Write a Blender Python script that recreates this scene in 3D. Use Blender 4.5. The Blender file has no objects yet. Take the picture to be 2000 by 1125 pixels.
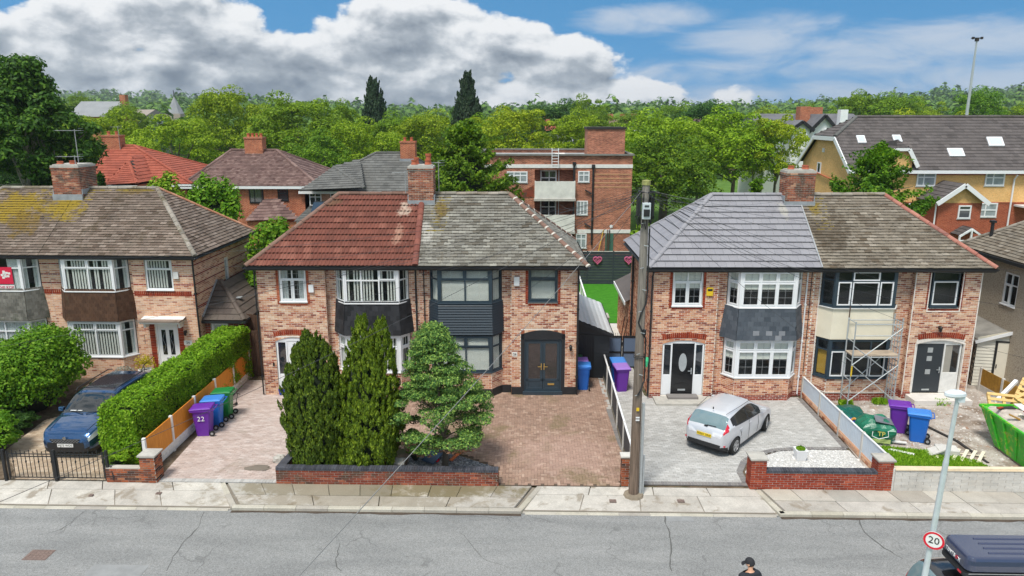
import bpy,math,random
import numpy as np
from mathutils import Vector,Matrix
R=math.radians
S=bpy.context.scene
COL=S.collection

# ------------------------------------------------------------------ camera, sky, sun, exposure
FPX=1435.0;PITCH=R(13.2);YAW=R(1.3);CAMH=11.0
cd_=bpy.data.cameras.new('camera');cam=bpy.data.objects.new('camera',cd_);COL.objects.link(cam)
cam.location=(0,0,CAMH);cam.rotation_euler=(R(90)-PITCH,0,YAW)
cd_.sensor_width=36;cd_.lens=36*FPX/2000;cd_.clip_start=.2;cd_.clip_end=6000
S.camera=cam
S.view_settings.view_transform='Standard';S.view_settings.look='None'
S.view_settings.gamma=1;S.view_settings.use_curve_mapping=False
S.view_settings.exposure=1.42
S.cycles.max_bounces=5;S.cycles.diffuse_bounces=3;S.cycles.glossy_bounces=2
S.cycles.transmission_bounces=2;S.cycles.transparent_max_bounces=6;S.cycles.volume_bounces=0
S.cycles.use_adaptive_sampling=True

SUN_EL,SUN_AZ=R(63),R(205)      # azimuth clockwise from +Y: behind the camera, a little to the left
sl=bpy.data.lights.new('sun','SUN');sun=bpy.data.objects.new('sun',sl);COL.objects.link(sun)
sl.energy=1.5;sl.angle=R(14);sl.color=(1,.95,.87)
sd=Vector((math.sin(SUN_AZ)*math.cos(SUN_EL),math.cos(SUN_AZ)*math.cos(SUN_EL),math.sin(SUN_EL)))
sun.rotation_euler=sd.to_track_quat('Z','Y').to_euler();sun.location=(0,0,60)

class NT:
 """tiny node-graph writer"""
 def __init__(s,tree):s.t=tree;tree.nodes.clear()
 def n(s,typ,**kw):
  nd=s.t.nodes.new(typ)
  for k,v in kw.items():setattr(nd,k,v)
  return nd
 def put(s,sock,v):
  if isinstance(v,bpy.types.NodeSocket):s.t.links.new(v,sock)
  elif v is not None:
   if isinstance(v,tuple) and len(v)==3 and sock.type=='RGBA':v=v+(1,)
   sock.default_value=v
 def m(s,op,a,b=0.0,c=0.0,clamp=False):
  nd=s.n('ShaderNodeMath',operation=op,use_clamp=clamp)
  for i,v in enumerate((a,b,c)):s.put(nd.inputs[i],v)
  return nd.outputs[0]
 def sm(s,x,a,b):      # smoothstep a..b
  nd=s.n('ShaderNodeMapRange',interpolation_type='SMOOTHSTEP')
  s.put(nd.inputs[0],x);nd.inputs[1].default_value=a;nd.inputs[2].default_value=b
  return nd.outputs[0]
 def lin(s,x,a,b,c=0.0,d=1.0):
  nd=s.n('ShaderNodeMapRange');s.put(nd.inputs[0],x)
  for i,v in enumerate((a,b,c,d)):nd.inputs[i+1].default_value=v
  return nd.outputs[0]
 def mix(s,f,a,b,mode='MIX'):
  nd=s.n('ShaderNodeMix',data_type='RGBA',blend_type=mode)
  s.put(nd.inputs[0],f);s.put(nd.inputs[6],a);s.put(nd.inputs[7],b)
  return nd.outputs[2]
 def noise(s,vec,scale,detail=3,rough=.55,dist=0.0,dim='3D'):
  nd=s.n('ShaderNodeTexNoise',noise_dimensions=dim)
  s.put(nd.inputs['Vector'],vec);nd.inputs['Scale'].default_value=scale
  nd.inputs['Detail'].default_value=detail;nd.inputs['Roughness'].default_value=rough
  nd.inputs['Distortion'].default_value=dist
  return nd.outputs[0]
 def xyz(s,x,y,z=0.0):
  nd=s.n('ShaderNodeCombineXYZ')
  for i,v in enumerate((x,y,z)):s.put(nd.inputs[i],v)
  return nd.outputs[0]
 def ramp(s,f,stops,interp='LINEAR'):
  nd=s.n('ShaderNodeValToRGB');s.put(nd.inputs[0],f);cr=nd.color_ramp;cr.interpolation=interp
  while len(cr.elements)<len(stops):cr.elements.new(.5)
  for e,(p,c) in zip(cr.elements,stops):e.position=p;e.color=tuple(c)+(1,)
  return nd.outputs[0]

world=bpy.data.worlds.new('World');S.world=world;world.use_nodes=True
w=NT(world.node_tree)
sky=w.n('ShaderNodeTexSky',sky_type='NISHITA',sun_disc=False,sun_elevation=SUN_EL,sun_rotation=SUN_AZ)
sky.air_density=1.0;sky.dust_density=.6;sky.ozone_density=2.0
tc=w.n('ShaderNodeTexCoord').outputs['Generated']
up=w.n('ShaderNodeVectorMath',operation='ADD');w.put(up.inputs[0],tc);up.inputs[1].default_value=(0,0,.42)   # deep blue lower in the sky, as the polarised photograph has it
upn=w.n('ShaderNodeVectorMath',operation='NORMALIZE');w.put(upn.inputs[0],up.outputs[0]);w.put(sky.inputs[0],upn.outputs[0])
sp=w.n('ShaderNodeSeparateXYZ');w.put(sp.inputs[0],tc)
DX,DY,DZ=sp.outputs
az=w.m('MULTIPLY',w.m('ARCTAN2',DX,DY),57.2958)          # degrees, clockwise from +Y
el=w.m('MULTIPLY',w.m('ARCSINE',DZ),57.2958)
def pix(px,py):                                               # degrees (azimuth, elevation) of a cloud read off the photograph
 return (px-1000)/1435*57.3*.96-1.3,(225-py)/1435*57.3
azs=w.m('MULTIPLY',az,.85)
cv=w.xyz(azs,w.m('MULTIPLY',el,1.25),0)
big=w.noise(cv,.12,3,.5,.2)
det=w.noise(w.xyz(azs,w.m('MULTIPLY',el,1.3),3.7),.26,8,.56,.1)
det_up=w.noise(w.xyz(w.m('ADD',azs,-.5),w.m('ADD',w.m('MULTIPLY',el,1.3),.9),3.7),.26,8,.56,.1)
relief=w.m('SUBTRACT',det,det_up)
# heaped clouds of the photograph: centre px, centre py, half width, half height
blobs=[(200,200,520,62),(900,215,460,60),(70,125,120,62),(235,130,130,90),(400,75,130,92),(560,150,130,70),(800,85,160,78),(960,100,130,58),
   (1110,140,130,62),(330,190,420,70),(820,200,460,70),(1180,185,150,40)]
wisps=[(1370,190,230,34),(1260,55,130,26),(1480,90,150,36),(1680,118,260,42),(1850,105,200,36),(1500,190,240,30),(1940,175,240,45),(1400,150,200,26)]
def field(lst,oa=0.0,oe=0.0):
 f=None
 for (px,py,sx,sy) in lst:
  a,e=pix(px,py);sx=sx/1435*57.3;sy=sy/1435*57.3
  dx=w.m('MULTIPLY',w.m('SUBTRACT',az,a-oa),1/sx);dy=w.m('MULTIPLY',w.m('SUBTRACT',el,e-oe),1/sy)
  d=w.m('SUBTRACT',1.0,w.m('ADD',w.m('MULTIPLY',dx,dx),w.m('MULTIPLY',dy,dy)))
  f=d if f is None else w.m('SMOOTH_MAX',f,d,.25)
 return w.m('MAXIMUM',f,-3.0)
fb=field(blobs)
blobrel=w.m('SUBTRACT',w.m('MAXIMUM',fb,-.3),w.m('MAXIMUM',field(blobs,-.4,.9),-.8))
# everywhere else the broken cloud goes on
away=w.sm(w.m('ADD',w.m('ABSOLUTE',w.m('ADD',az,1.3)),w.m('MULTIPLY',w.m('MAXIMUM',w.m('SUBTRACT',el,7.0),0.0),3.0)),38.,55.)
roll=w.m('SUBTRACT',w.m('MULTIPLY',w.noise(tc,3.2,5,.55,.2),6.0),2.7)
fb=w.m('ADD',w.m('MULTIPLY',fb,w.m('SUBTRACT',1.0,away)),w.m('MULTIPLY',roll,away))
fbn=w.m('ADD',w.m('ADD',fb,w.m('MULTIPLY',w.m('SUBTRACT',big,.5),2.0)),w.m('MULTIPLY',w.m('SUBTRACT',det,.5),2.6))
cover=w.sm(fbn,-.10,.18)
fw=w.m('ADD',field(wisps),w.m('MULTIPLY',w.m('SUBTRACT',w.noise(w.xyz(w.m('MULTIPLY',az,.3),el,9.1),.5,6,.62,.5),.5),4.2))
wcover=w.m('MULTIPLY',w.sm(fw,-.5,1.6),.72)
# shade: bright crowns, grey bellies
thick=w.sm(fbn,.15,1.75)
rel=w.m('ADD',w.m('MULTIPLY',relief,1.9),w.m('MULTIPLY',w.m('MINIMUM',w.m('MAXIMUM',blobrel,-.5),.9),.36))
left=w.sm(az,8.,-22.)
lum=w.m('SUBTRACT',.85,w.m('MULTIPLY',thick,w.m('ADD',.30,w.m('MULTIPLY',left,.36))))
lum=w.m('ADD',lum,rel)
lum=w.m('MINIMUM',w.m('MAXIMUM',lum,.16),.96)
ccol=w.ramp(lum,[(0.,(.06,.085,.12)),(.35,(.19,.235,.29)),(.62,(.40,.45,.50)),(.85,(.74,.77,.80)),(1.,(.9,.91,.92))])
skyb=w.mix(1.0,sky.outputs[0],(.42,.93,1.02),'MULTIPLY')
skyb=w.mix(1.0,skyb,(.07,.07,.07),'MULTIPLY')
CL=.40                                    # cloud radiance, in the scene's light units
cc=w.mix(1.0,ccol,(CL,CL,CL),'MULTIPLY')
wc=w.mix(1.0,(.62,.67,.74),(CL,CL,CL),'MULTIPLY')
out=w.mix(wcover,skyb,wc)
out=w.mix(cover,out,cc)
ground_mix=w.sm(el,-.2,-3.)
out=w.mix(ground_mix,out,(.05,.06,.05))
bg=w.n('ShaderNodeBackground');w.put(bg.inputs[0],out);bg.inputs[1].default_value=1.0
wo=w.n('ShaderNodeOutputWorld');w.t.links.new(bg.outputs[0],wo.inputs[0])
world.cycles.sampling_method='MANUAL';world.cycles.sample_map_resolution=512

# ------------------------------------------------------------------ helpers
_c,_s=math.cos(PITCH),math.sin(PITCH);_cy,_sy=math.cos(YAW),math.sin(YAW)
def ray(px,py):
 x=(px-1000)/FPX;y=-(py-562.5)/FPX
 d=(x,_c+y*_s,-_s+y*_c)
 return Vector((d[0]*_cy-d[1]*_sy,d[0]*_sy+d[1]*_cy,d[2]))
def gp(px,py,z=0.0):          # point of the photograph that stands at height z
 d=ray(px,py);t=(z-CAMH)/d.z;return Vector((d.x*t,d.y*t,z))
def vp(px,py,Y):              # point of the photograph that stands Y metres from the camera
 d=ray(px,py);t=Y/d.y;return Vector((d.x*t,Y,CAMH+d.z*t))

class MB:
 """collects shapes; build() links them as one mesh object"""
 def __init__(s,xf=None):s.v=[];s.f=[];s.mi=[];s.xf=xf;s.cur=0
 def add(s,vs,fs,mi=None):
  b=len(s.v);xf=s.xf
  for p in vs:s.v.append(tuple(xf(p)) if xf else tuple(p))
  for f in fs:s.f.append(tuple(b+i for i in f));s.mi.append(s.cur if mi is None else mi)
 def face(s,pts):s.add(pts,[tuple(range(len(pts)))])
 def box(s,x0,y0,z0,x1,y1,z1):
  s.add([(x0,y0,z0),(x1,y0,z0),(x1,y1,z0),(x0,y1,z0),(x0,y0,z1),(x1,y0,z1),(x1,y1,z1),(x0,y1,z1)],
    [(0,3,2,1),(4,5,6,7),(0,1,5,4),(1,2,6,5),(2,3,7,6),(3,0,4,7)])
 def beam(s,a,b,w,h,up=(0,0,1)):
  a=Vector(a);b=Vector(b);d=(b-a);
  if d.length<1e-6:return
  d.normalize();up=Vector(up)
  if abs(d.dot(up))>.98:up=Vector((0,1,0))
  r=d.cross(up).normalized();u=r.cross(d)
  r *= w/2;u *= h/2
  s.add([a-r-u,a+r-u,a+r+u,a-r+u,b-r-u,b+r-u,b+r+u,b-r+u],
    [(0,1,2,3),(7,6,5,4),(0,4,5,1),(1,5,6,2),(2,6,7,3),(3,7,4,0)])
 def prism(s,poly,axis,a,b):
  """poly of 2-D points pushed along an axis from a to b"""
  def P(p,t):return {'x':(t,p[0],p[1]),'y':(p[0],t,p[1]),'z':(p[0],p[1],t)}[axis]
  n=len(poly)
  s.add([P(p,a) for p in poly]+[P(p,b) for p in poly],
    [tuple(range(n)),tuple(range(2*n-1,n-1,-1))]+[(i,i+n,(i+1) % n+n,(i+1) % n) for i in range(n)])
 def tube(s,pts,r,n=6,caps=True):
  pts=[Vector(p) for p in pts];m=len(pts)
  rs=r if isinstance(r,(list,tuple)) else [r]*m
  vs=[];fs=[];up=Vector((0,0,1));prev=None
  for i,p in enumerate(pts):
   d=(pts[min(i+1,m-1)]-pts[max(i-1,0)]).normalized()
   if prev is None:
    u=d.orthogonal().normalized()
   else:
    u=(prev-d*prev.dot(d)).normalized()
   prev=u;v2=d.cross(u)
   for k in range(n):
    a=2*math.pi*k/n;vs.append(p+(u*math.cos(a)+v2*math.sin(a))*rs[i])
  for i in range(m-1):
   for k in range(n):
    fs.append((i*n+k,i*n+(k+1) % n,(i+1)*n+(k+1) % n,(i+1)*n+k))
  if caps:fs+=[tuple(range(n-1,-1,-1)),tuple((m-1)*n+k for k in range(n))]
  s.add(vs,fs)
 def lathe(s,c,prof,n=14,axis='z'):
  """prof: (radius, height) pairs"""
  vs=[];fs=[]
  for (r,h) in prof:
   for k in range(n):
    a=2*math.pi*k/n;x,y=r*math.cos(a),r*math.sin(a)
    p={'z':(x,y,h),'x':(h,x,y),'y':(x,h,y)}[axis]
    vs.append((c[0]+p[0],c[1]+p[1],c[2]+p[2]))
  for i in range(len(prof)-1):
   for k in range(n):fs.append((i*n+k,i*n+(k+1) % n,(i+1)*n+(k+1) % n,(i+1)*n+k))
  fs+=[tuple(range(n-1,-1,-1)),tuple((len(prof)-1)*n+k for k in range(n))]
  s.add(vs,fs)
 def mesh(s,name,mat,smooth=False):
  me=bpy.data.meshes.new(name);me.from_pydata(s.v,[],s.f)
  for m in (mat if isinstance(mat,(list,tuple)) else [mat]):me.materials.append(m)
  if isinstance(mat,(list,tuple)):me.polygons.foreach_set('material_index',s.mi)
  if smooth:me.polygons.foreach_set('use_smooth',[True]*len(s.f))
  return me
 def build(s,name,mat,parent=None,smooth=False,bevel=0,kind=None):
  return link(name,s.mesh(name,mat,smooth),parent,bevel,kind)
def link(name,me,parent=None,bevel=0,kind=None):
 o=bpy.data.objects.new(name,me);COL.objects.link(o)
 if parent:o.parent=parent
 if kind:o['kind']=kind
 if bevel:
  b=o.modifiers.new('bevel','BEVEL');b.width=bevel;b.segments=2;b.limit_method='ANGLE'
 return o
def tag(o,label=None,cat=None,group=None,kind=None):
 if label:o['label']=label
 if cat:o['category']=cat
 if group:o['group']=group
 if kind:o['kind']=kind
 return o
def thing(name,label,cat,loc=(0,0,0),rz=0.0,group=None):
 o=bpy.data.objects.new(name,None);COL.objects.link(o)
 o.location=loc;o.rotation_euler=(0,0,rz);o.empty_display_size=.3
 return tag(o,label,cat,group)
CH={}
def copy_tree(o,parent=None):
 c=o.copy();COL.objects.link(c)
 if parent:c.parent=parent
 for ch in [x for x in COL.objects if x.parent==o]:copy_tree(ch,c)
 return c
def text_mesh(txt,size,mat,name,parent,mtx,depth=.004,spacing=1.0,align='CENTER'):
 cu=bpy.data.curves.new(name,'FONT');cu.body=txt;cu.size=size;cu.extrude=depth;cu.align_x=align;cu.align_y='CENTER'
 cu.space_character=spacing;cu.resolution_u=2
 t=bpy.data.objects.new('tmp',cu);COL.objects.link(t)
 me=bpy.data.meshes.new_from_object(t.evaluated_get(bpy.context.evaluated_depsgraph_get()))
 bpy.data.objects.remove(t);me.materials.clear();me.materials.append(mat)
 o=link(name,me,parent);o.matrix_basis=mtx
 return o
def mtx(o,x,y,z=None):
 """matrix from origin, x axis, y axis"""
 x=Vector(x).normalized();y=Vector(y);z=x.cross(y).normalized();y=z.cross(x)
 m=Matrix((x,y,z)).transposed().to_4x4();m.translation=Vector(o);return m

# ------------------------------------------------------------------ materials
def srgb(r,g,b):
 f=lambda c:(c/255/12.92) if c<=10 else ((c/255+.055)/1.055)**2.4
 return (f(r),f(g),f(b))
def newmat(name):
 m=bpy.data.materials.new(name);m.use_nodes=True;t=NT(m.node_tree)
 b=t.n('ShaderNodeBsdfPrincipled');o=t.n('ShaderNodeOutputMaterial');t.t.links.new(b.outputs[0],o.inputs[0])
 return m,t,b,o
def piece_random(t):
 """one random number per built piece: single objects and pieces of joined meshes alike"""
 a=t.n('ShaderNodeObjectInfo').outputs['Random'];b=t.n('ShaderNodeNewGeometry').outputs['Random Per Island']
 return t.m('FRACT',t.m('ADD',a,b))
def pos(t):return t.n('ShaderNodeNewGeometry').outputs['Position']
def bump(t,b,h,strength=.4,dist=.01):
 n=t.n('ShaderNodeBump');n.inputs['Strength'].default_value=strength;n.inputs['Distance'].default_value=dist
 t.put(n.inputs['Height'],h);t.put(b.inputs['Normal'],n.outputs[0])
def plain(name,col,rough=.5,metal=0.0,var=.0,scale=3.0,bmp=0.0,spec=.5,coat=0.0):
 m,t,b,o=newmat(name)
 if var or bmp:
  n=t.noise(pos(t),scale,4,.6)
  if var:
   f=t.lin(n,.25,.75,1-var,1+var)
   t.put(b.inputs['Base Color'],t.mix(1.0,tuple(col),t.xyz(f,f,f),'MULTIPLY'))
  else:t.put(b.inputs['Base Color'],tuple(col))
  if bmp:bump(t,b,t.noise(pos(t),scale*9,3),bmp)
 else:t.put(b.inputs['Base Color'],tuple(col))
 b.inputs['Roughness'].default_value=rough;b.inputs['Metallic'].default_value=metal
 b.inputs['Specular IOR Level'].default_value=spec;b.inputs['Coat Weight'].default_value=coat
 return m
def pieces(name,stops,rough=.85,var=.25,scale=2.0,grain=60.,stain=None,bmp=.3,spec=.3,stain_scale=1.2,stain_at=.6,spots=None,patches=()):
 """a material whose pieces (bricks, tiles, slabs, pavers) each take their own colour, with weathering across them"""
 m,t,b,o=newmat(name)
 c=t.ramp(piece_random(t),stops,'LINEAR')
 p=pos(t)
 n=t.noise(p,scale,4,.6);f=t.lin(n,.25,.75,1-var,1+var)
 c=t.mix(1.0,c,t.xyz(f,f,f),'MULTIPLY')
 g=t.noise(p,grain,3,.7)
 gf=t.lin(g,.2,.8,.8,1.2);c=t.mix(1.0,c,t.xyz(gf,gf,gf),'MULTIPLY')
 if stain:
  s=t.sm(t.noise(p,stain_scale,5,.65,.4),stain_at,stain_at+.12)
  c=t.mix(t.m('MULTIPLY',s,.75),c,tuple(stain))
 if spots:      # (colour, noise scale, threshold)
  s=t.sm(t.noise(p,spots[1],3,.6),spots[2],spots[2]+.05);c=t.mix(s,c,tuple(spots[0]))
 for (cx,cy,cz,r,sx,col,k) in patches:     # growths and streaks with a place of their own: centre, radius, x stretch
  d=t.n('ShaderNodeVectorMath',operation='SUBTRACT');t.put(d.inputs[0],p);d.inputs[1].default_value=(cx,cy,cz)
  sc=t.n('ShaderNodeVectorMath',operation='MULTIPLY');t.put(sc.inputs[0],d.outputs[0]);sc.inputs[1].default_value=(1/sx,1,1)
  ln=t.n('ShaderNodeVectorMath',operation='LENGTH');t.put(ln.inputs[0],sc.outputs[0])
  q=t.m('ADD',t.m('SUBTRACT',1.0,t.m('DIVIDE',ln.outputs['Value'],r)),t.m('MULTIPLY',t.m('SUBTRACT',t.noise(p,2.1,6,.72,.3),.5),2.6))
  c=t.mix(t.m('MULTIPLY',t.sm(q,.05,.5),k),c,tuple(col))
 t.put(b.inputs['Base Color'],c)
 b.inputs['Roughness'].default_value=rough;b.inputs['Specular IOR Level'].default_value=spec
 if bmp:bump(t,b,g,bmp,.006)
 return m
def glassmat(name,tint=(.02,.025,.03),see=.45):
 m,t,b,o=newmat(name)
 b.inputs['Base Color'].default_value=tint+(1,);b.inputs['Roughness'].default_value=.04
 b.inputs['Specular IOR Level'].default_value=.8;b.inputs['IOR'].default_value=1.75
 tr=t.n('ShaderNodeBsdfTransparent');tr.inputs[0].default_value=(.96,.98,.98,1)
 mx=t.n('ShaderNodeMixShader');mx.inputs[0].default_value=see
 t.t.links.new(b.outputs[0],mx.inputs[1]);t.t.links.new(tr.outputs[0],mx.inputs[2]);t.t.links.new(mx.outputs[0],o.inputs[0])
 return m
def leafmat(name,cols,trans=.38,objvar=.07,rough=.6):
 m,t,b,o=newmat(name)
 g=t.n('ShaderNodeNewGeometry')
 c=t.ramp(g.outputs['Random Per Island'],cols)
 oi=t.n('ShaderNodeObjectInfo').outputs['Random']
 k=t.lin(oi,0,1,1-objvar,1+objvar);k2=t.lin(t.m('FRACT',t.m('MULTIPLY',oi,7.3)),0,1,1-objvar,1+objvar)
 c=t.mix(1.0,c,t.xyz(k2,k,k),'MULTIPLY')
 t.put(b.inputs['Base Color'],c);b.inputs['Roughness'].default_value=rough;b.inputs['Specular IOR Level'].default_value=.25
 tr=t.n('ShaderNodeBsdfTranslucent');t.put(tr.inputs[0],c)
 mx=t.n('ShaderNodeMixShader');mx.inputs[0].default_value=trans
 t.t.links.new(b.outputs[0],mx.inputs[1]);t.t.links.new(tr.outputs[0],mx.inputs[2]);t.t.links.new(mx.outputs[0],o.inputs[0])
 return m

M={}
M['white']=plain('white_upvc',(.78,.79,.80),.35,var=.04)
M['white_rough']=plain('white_paint',(.72,.71,.68),.7,var=.12,scale=5)
M['navy']=plain('blue_grey_upvc',(.028,.048,.066),.4,var=.05)
M['black']=plain('black_paint',(.012,.013,.015),.45,var=.15)
M['blackp']=plain('black_plastic',(.014,.015,.017),.5)
M['rubber']=plain('rubber',(.014,.014,.014),.8)
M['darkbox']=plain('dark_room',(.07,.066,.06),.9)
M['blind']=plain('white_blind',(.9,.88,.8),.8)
M['curtain']=plain('pale_curtain',(.74,.76,.74),.9,var=.15,scale=9)
M['glass']=glassmat('window_glass',see=.90)
M['glass_dark']=glassmat('dark_glass',see=.08)
M['mortar']=plain('mortar',(.78,.72,.64),.95,var=.2,scale=2)
M['mortar_grey']=plain('mortar_grey',(.46,.42,.37),.95,var=.2,scale=2)
PINK=[(0,srgb(150,90,64)),(.12,srgb(132,68,48)),(.2,srgb(198,150,120)),(.45,srgb(212,172,140)),(.6,srgb(188,126,94)),(.78,srgb(224,196,168)),(.9,srgb(156,80,56)),(1,srgb(198,138,104))]
CREAM=[(0,srgb(206,150,118)),(.1,srgb(160,92,66)),(.17,srgb(212,166,134)),(.5,srgb(224,184,152)),(.75,srgb(204,148,114)),(.92,srgb(220,186,158)),(1,srgb(174,112,84))]
REDB=[(0,srgb(122,46,28)),(.3,srgb(150,62,36)),(.6,srgb(134,50,30)),(.85,srgb(168,80,50)),(1,srgb(104,42,30))]
M['brick_pink']=pieces('pink_brick',PINK,var=.14)
M['brick_orange']=pieces('orange_pink_brick',[(p,(c[0],c[1]*.88,c[2]*.8)) for p,c in PINK],var=.14,stain=(.34,.13,.07),stain_scale=2.5,stain_at=.66)
M['brick_cream']=pieces('cream_brick',CREAM,var=.12)
M['brick_red']=pieces('red_brick',REDB)
M['brick_wall_red']=pieces('garden_wall_brick',[(0,srgb(126,48,30)),(.5,srgb(154,66,42)),(.8,srgb(134,54,34)),(1,srgb(176,88,60))],var=.15)
M['brick_old']=pieces('weathered_wall_brick',[(0,srgb(108,50,36)),(.4,srgb(144,72,50)),(.7,srgb(120,60,44)),(.9,srgb(170,100,72)),(1,srgb(90,52,42))],stain=(.07,.055,.035),stain_scale=1.6,stain_at=.52)
M['brick_pier']=pieces('pier_brick',[(0,srgb(60,48,44)),(.35,srgb(170,96,60)),(.6,srgb(150,80,50)),(.8,srgb(70,52,46)),(1,srgb(186,120,80))])
M['brick_chimney']=pieces('chimney_brick',[(0,srgb(104,60,44)),(.4,srgb(170,104,76)),(.7,srgb(134,76,56)),(1,srgb(196,150,120))],stain=(.07,.055,.04),stain_scale=2.2,stain_at=.50)
M['coping']=pieces('blue_brick_coping',[(0,srgb(60,62,70)),(.6,srgb(84,86,94)),(1,srgb(70,70,76))],rough=.5)
M['grey']=plain('grey_metal',(.36,.37,.38),.45,.3,var=.08)
M['galv']=plain('galvanised_steel',(.46,.49,.50),.45,.35,var=.12,scale=8)
M['lead']=plain('lead_flashing',(.30,.32,.34),.55,.2,var=.25,scale=4)
M['concrete']=plain('concrete',(.42,.40,.36),.9,var=.2,scale=4,bmp=.2)
M['conc_light']=plain('pale_concrete',(.56,.54,.50),.9,var=.16,scale=3,bmp=.2)
M['terracotta']=plain('terracotta',(.42,.11,.05),.7,var=.2,scale=6)
M['wood']=plain('brown_timber',(.075,.038,.022),.7,var=.3,scale=6)
M['moss']=plain('dark_moss',(.035,.03,.018),1.0,var=.5,scale=9)
M['moss_y']=plain('yellow_moss',(.20,.145,.02),1.0,var=.5,scale=7)
M['red']=plain('signal_red',(.55,.012,.03),.5)
M['brass']=plain('brass',(.7,.5,.16),.3,.8)
M['yellow']=plain('yellow_plastic',(.75,.5,.02),.4)

# ------------------------------------------------------------------ laying many alike pieces
def fast_mesh(name,V,loops,starts,mat,smooth=False):
 me=bpy.data.meshes.new(name)
 me.vertices.add(len(V));me.vertices.foreach_set('co',np.asarray(V,dtype=np.float32).ravel())
 me.loops.add(len(loops));me.loops.foreach_set('vertex_index',np.asarray(loops,dtype=np.int32))
 me.polygons.add(len(starts));me.polygons.foreach_set('loop_start',np.asarray(starts,dtype=np.int32))
 if smooth:me.polygons.foreach_set('use_smooth',np.ones(len(starts),dtype=bool))
 else:me.polygons.foreach_set('use_smooth',np.zeros(len(starts),dtype=bool))
 me.update(calc_edges=True);me.materials.append(mat)
 return me
def batch(name,tmpl,mats,mat,smooth=False):
 tv=np.array(tmpl.v,dtype=np.float64);n=len(tv);N=len(mats)
 A=np.array([np.array(m) for m in mats])
 V=np.einsum('nij,kj->nki',A[:,:3,:3],tv)+A[:,None,:3,3]
 lp=np.concatenate([np.array(f) for f in tmpl.f]);ln=np.array([len(f) for f in tmpl.f])
 st=np.concatenate([[0],np.cumsum(ln)[:-1]])
 loops=(lp[None,:]+(np.arange(N)*n)[:,None]).ravel()
 starts=(st[None,:]+(np.arange(N)*len(lp))[:,None]).ravel()
 return fast_mesh(name,V.reshape(-1,3),loops,starts,mat,smooth)
def lay(name,tmpl,mats,mat,parent,single=300,smooth=False):
 """the first pieces as objects sharing one mesh, the rest joined in one part"""
 if not mats:return
 me=tmpl.mesh(name,mat,smooth)
 for m in mats[:single]:
  o=bpy.data.objects.new(name,me);COL.objects.link(o);o.parent=parent;o.matrix_basis=m
 rest=mats[single:]
 if rest:link(name+'_field',batch(name+'_field',tmpl,rest,mat,smooth),parent,kind='stuff')
def M4(x,y,z,ang=0.0,sx=1.0,sy=1.0,sz=1.0):
 c,s=math.cos(ang),math.sin(ang)
 return Matrix(((c*sx,-s*sy,0,x),(s*sx,c*sy,0,y),(0,0,sz,z),(0,0,0,1)))
def inside(p,poly):
 x,y=p[0],p[1];r=False;n=len(poly)
 for i in range(n):
  x1,y1=poly[i][0],poly[i][1];x2,y2=poly[(i+1) % n][0],poly[(i+1) % n][1]
  if (y1>y) != (y2>y) and x<(x2-x1)*(y-y1)/(y2-y1)+x1:r=not r
 return r
def clip_row(poly,y):
 """x intervals of the polygon at height y"""
 xs=[];n=len(poly)
 for i in range(n):
  x1,y1=poly[i][0],poly[i][1];x2,y2=poly[(i+1) % n][0],poly[(i+1) % n][1]
  if (y1>y) != (y2>y):xs.append((x2-x1)*(y-y1)/(y2-y1)+x1)
 xs.sort();return [(xs[i],xs[i+1]) for i in range(0,len(xs)-1,2)]

# ------------------------------------------------------------------ ground
RND=random.Random(7)
def sheet(name,poly,z,mat,kind='structure',parent=None):
 b=MB();b.face([(p[0],p[1],z) for p in poly]);return b.build(name,mat,parent,kind=kind)
def groundmat(name,a,bcol,sc,rough=.95,bm=.4,c=None):
 m,t,b,o=newmat(name);p=pos(t)
 f=t.sm(t.noise(p,sc,6,.65),.38,.62);cc=t.mix(f,tuple(a),tuple(bcol))
 if c:cc=t.mix(t.sm(t.noise(p,sc*.4,4,.6,.4),.52,.66),cc,tuple(c))
 g=t.noise(p,sc*14,3,.7);gf=t.lin(g,.25,.75,.7,1.3)
 cc=t.mix(1.0,cc,t.xyz(gf,gf,gf),'MULTIPLY')
 t.put(b.inputs['Base Color'],cc);b.inputs['Roughness'].default_value=rough;b.inputs['Specular IOR Level'].default_value=.2
 bump(t,b,g,bm,.02);return m
M['grass']=groundmat('grass_ground',(.05,.10,.018),(.09,.15,.03),1.4)
M['soil']=groundmat('garden_soil',(.10,.07,.045),(.17,.13,.09),2.5,c=(.06,.07,.03))
M['rubble']=groundmat('rubble_ground',(.34,.29,.25),(.46,.42,.38),1.6,c=(.22,.17,.13))
sheet('ground',[(-3000,-200),(3000,-200),(3000,4000),(-3000,4000)],-.14,M['grass'])
sheet('back_gardens',[(-80,30.2),(80,30.2),(80,61),(-80,61)],-.03,M['grass'])
sheet('front_yards',[(-60,20.5),(60,20.5),(60,30.2),(-60,30.2)],-.03,M['soil'])

# worn asphalt
m,t,b,o=newmat('worn_asphalt');p=pos(t)
sc=t.n('ShaderNodeVectorMath',operation='MULTIPLY');t.put(sc.inputs[0],p);sc.inputs[1].default_value=(.35,1.4,1)
band=t.noise(sc.outputs[0],.9,5,.6,.3)
c=t.ramp(band,[(.3,(.19,.192,.19)),(.5,(.23,.232,.228)),(.7,(.27,.27,.265))])
g=t.noise(p,34,4,.8);gf=t.lin(g,.3,.7,.5,1.5);c=t.mix(1.0,c,t.xyz(gf,gf,gf),'MULTIPLY')
vo=t.n('ShaderNodeTexVoronoi',feature='DISTANCE_TO_EDGE');vo.inputs['Scale'].default_value=.55
wv=t.n('ShaderNodeVectorMath',operation='ADD');nz=t.n('ShaderNodeTexNoise');nz.inputs['Scale'].default_value=1.4;t.put(nz.inputs['Vector'],p)
t.put(wv.inputs[0],p);t.put(wv.inputs[1],nz.outputs['Color']);t.put(vo.inputs['Vector'],wv.outputs[0])
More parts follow.
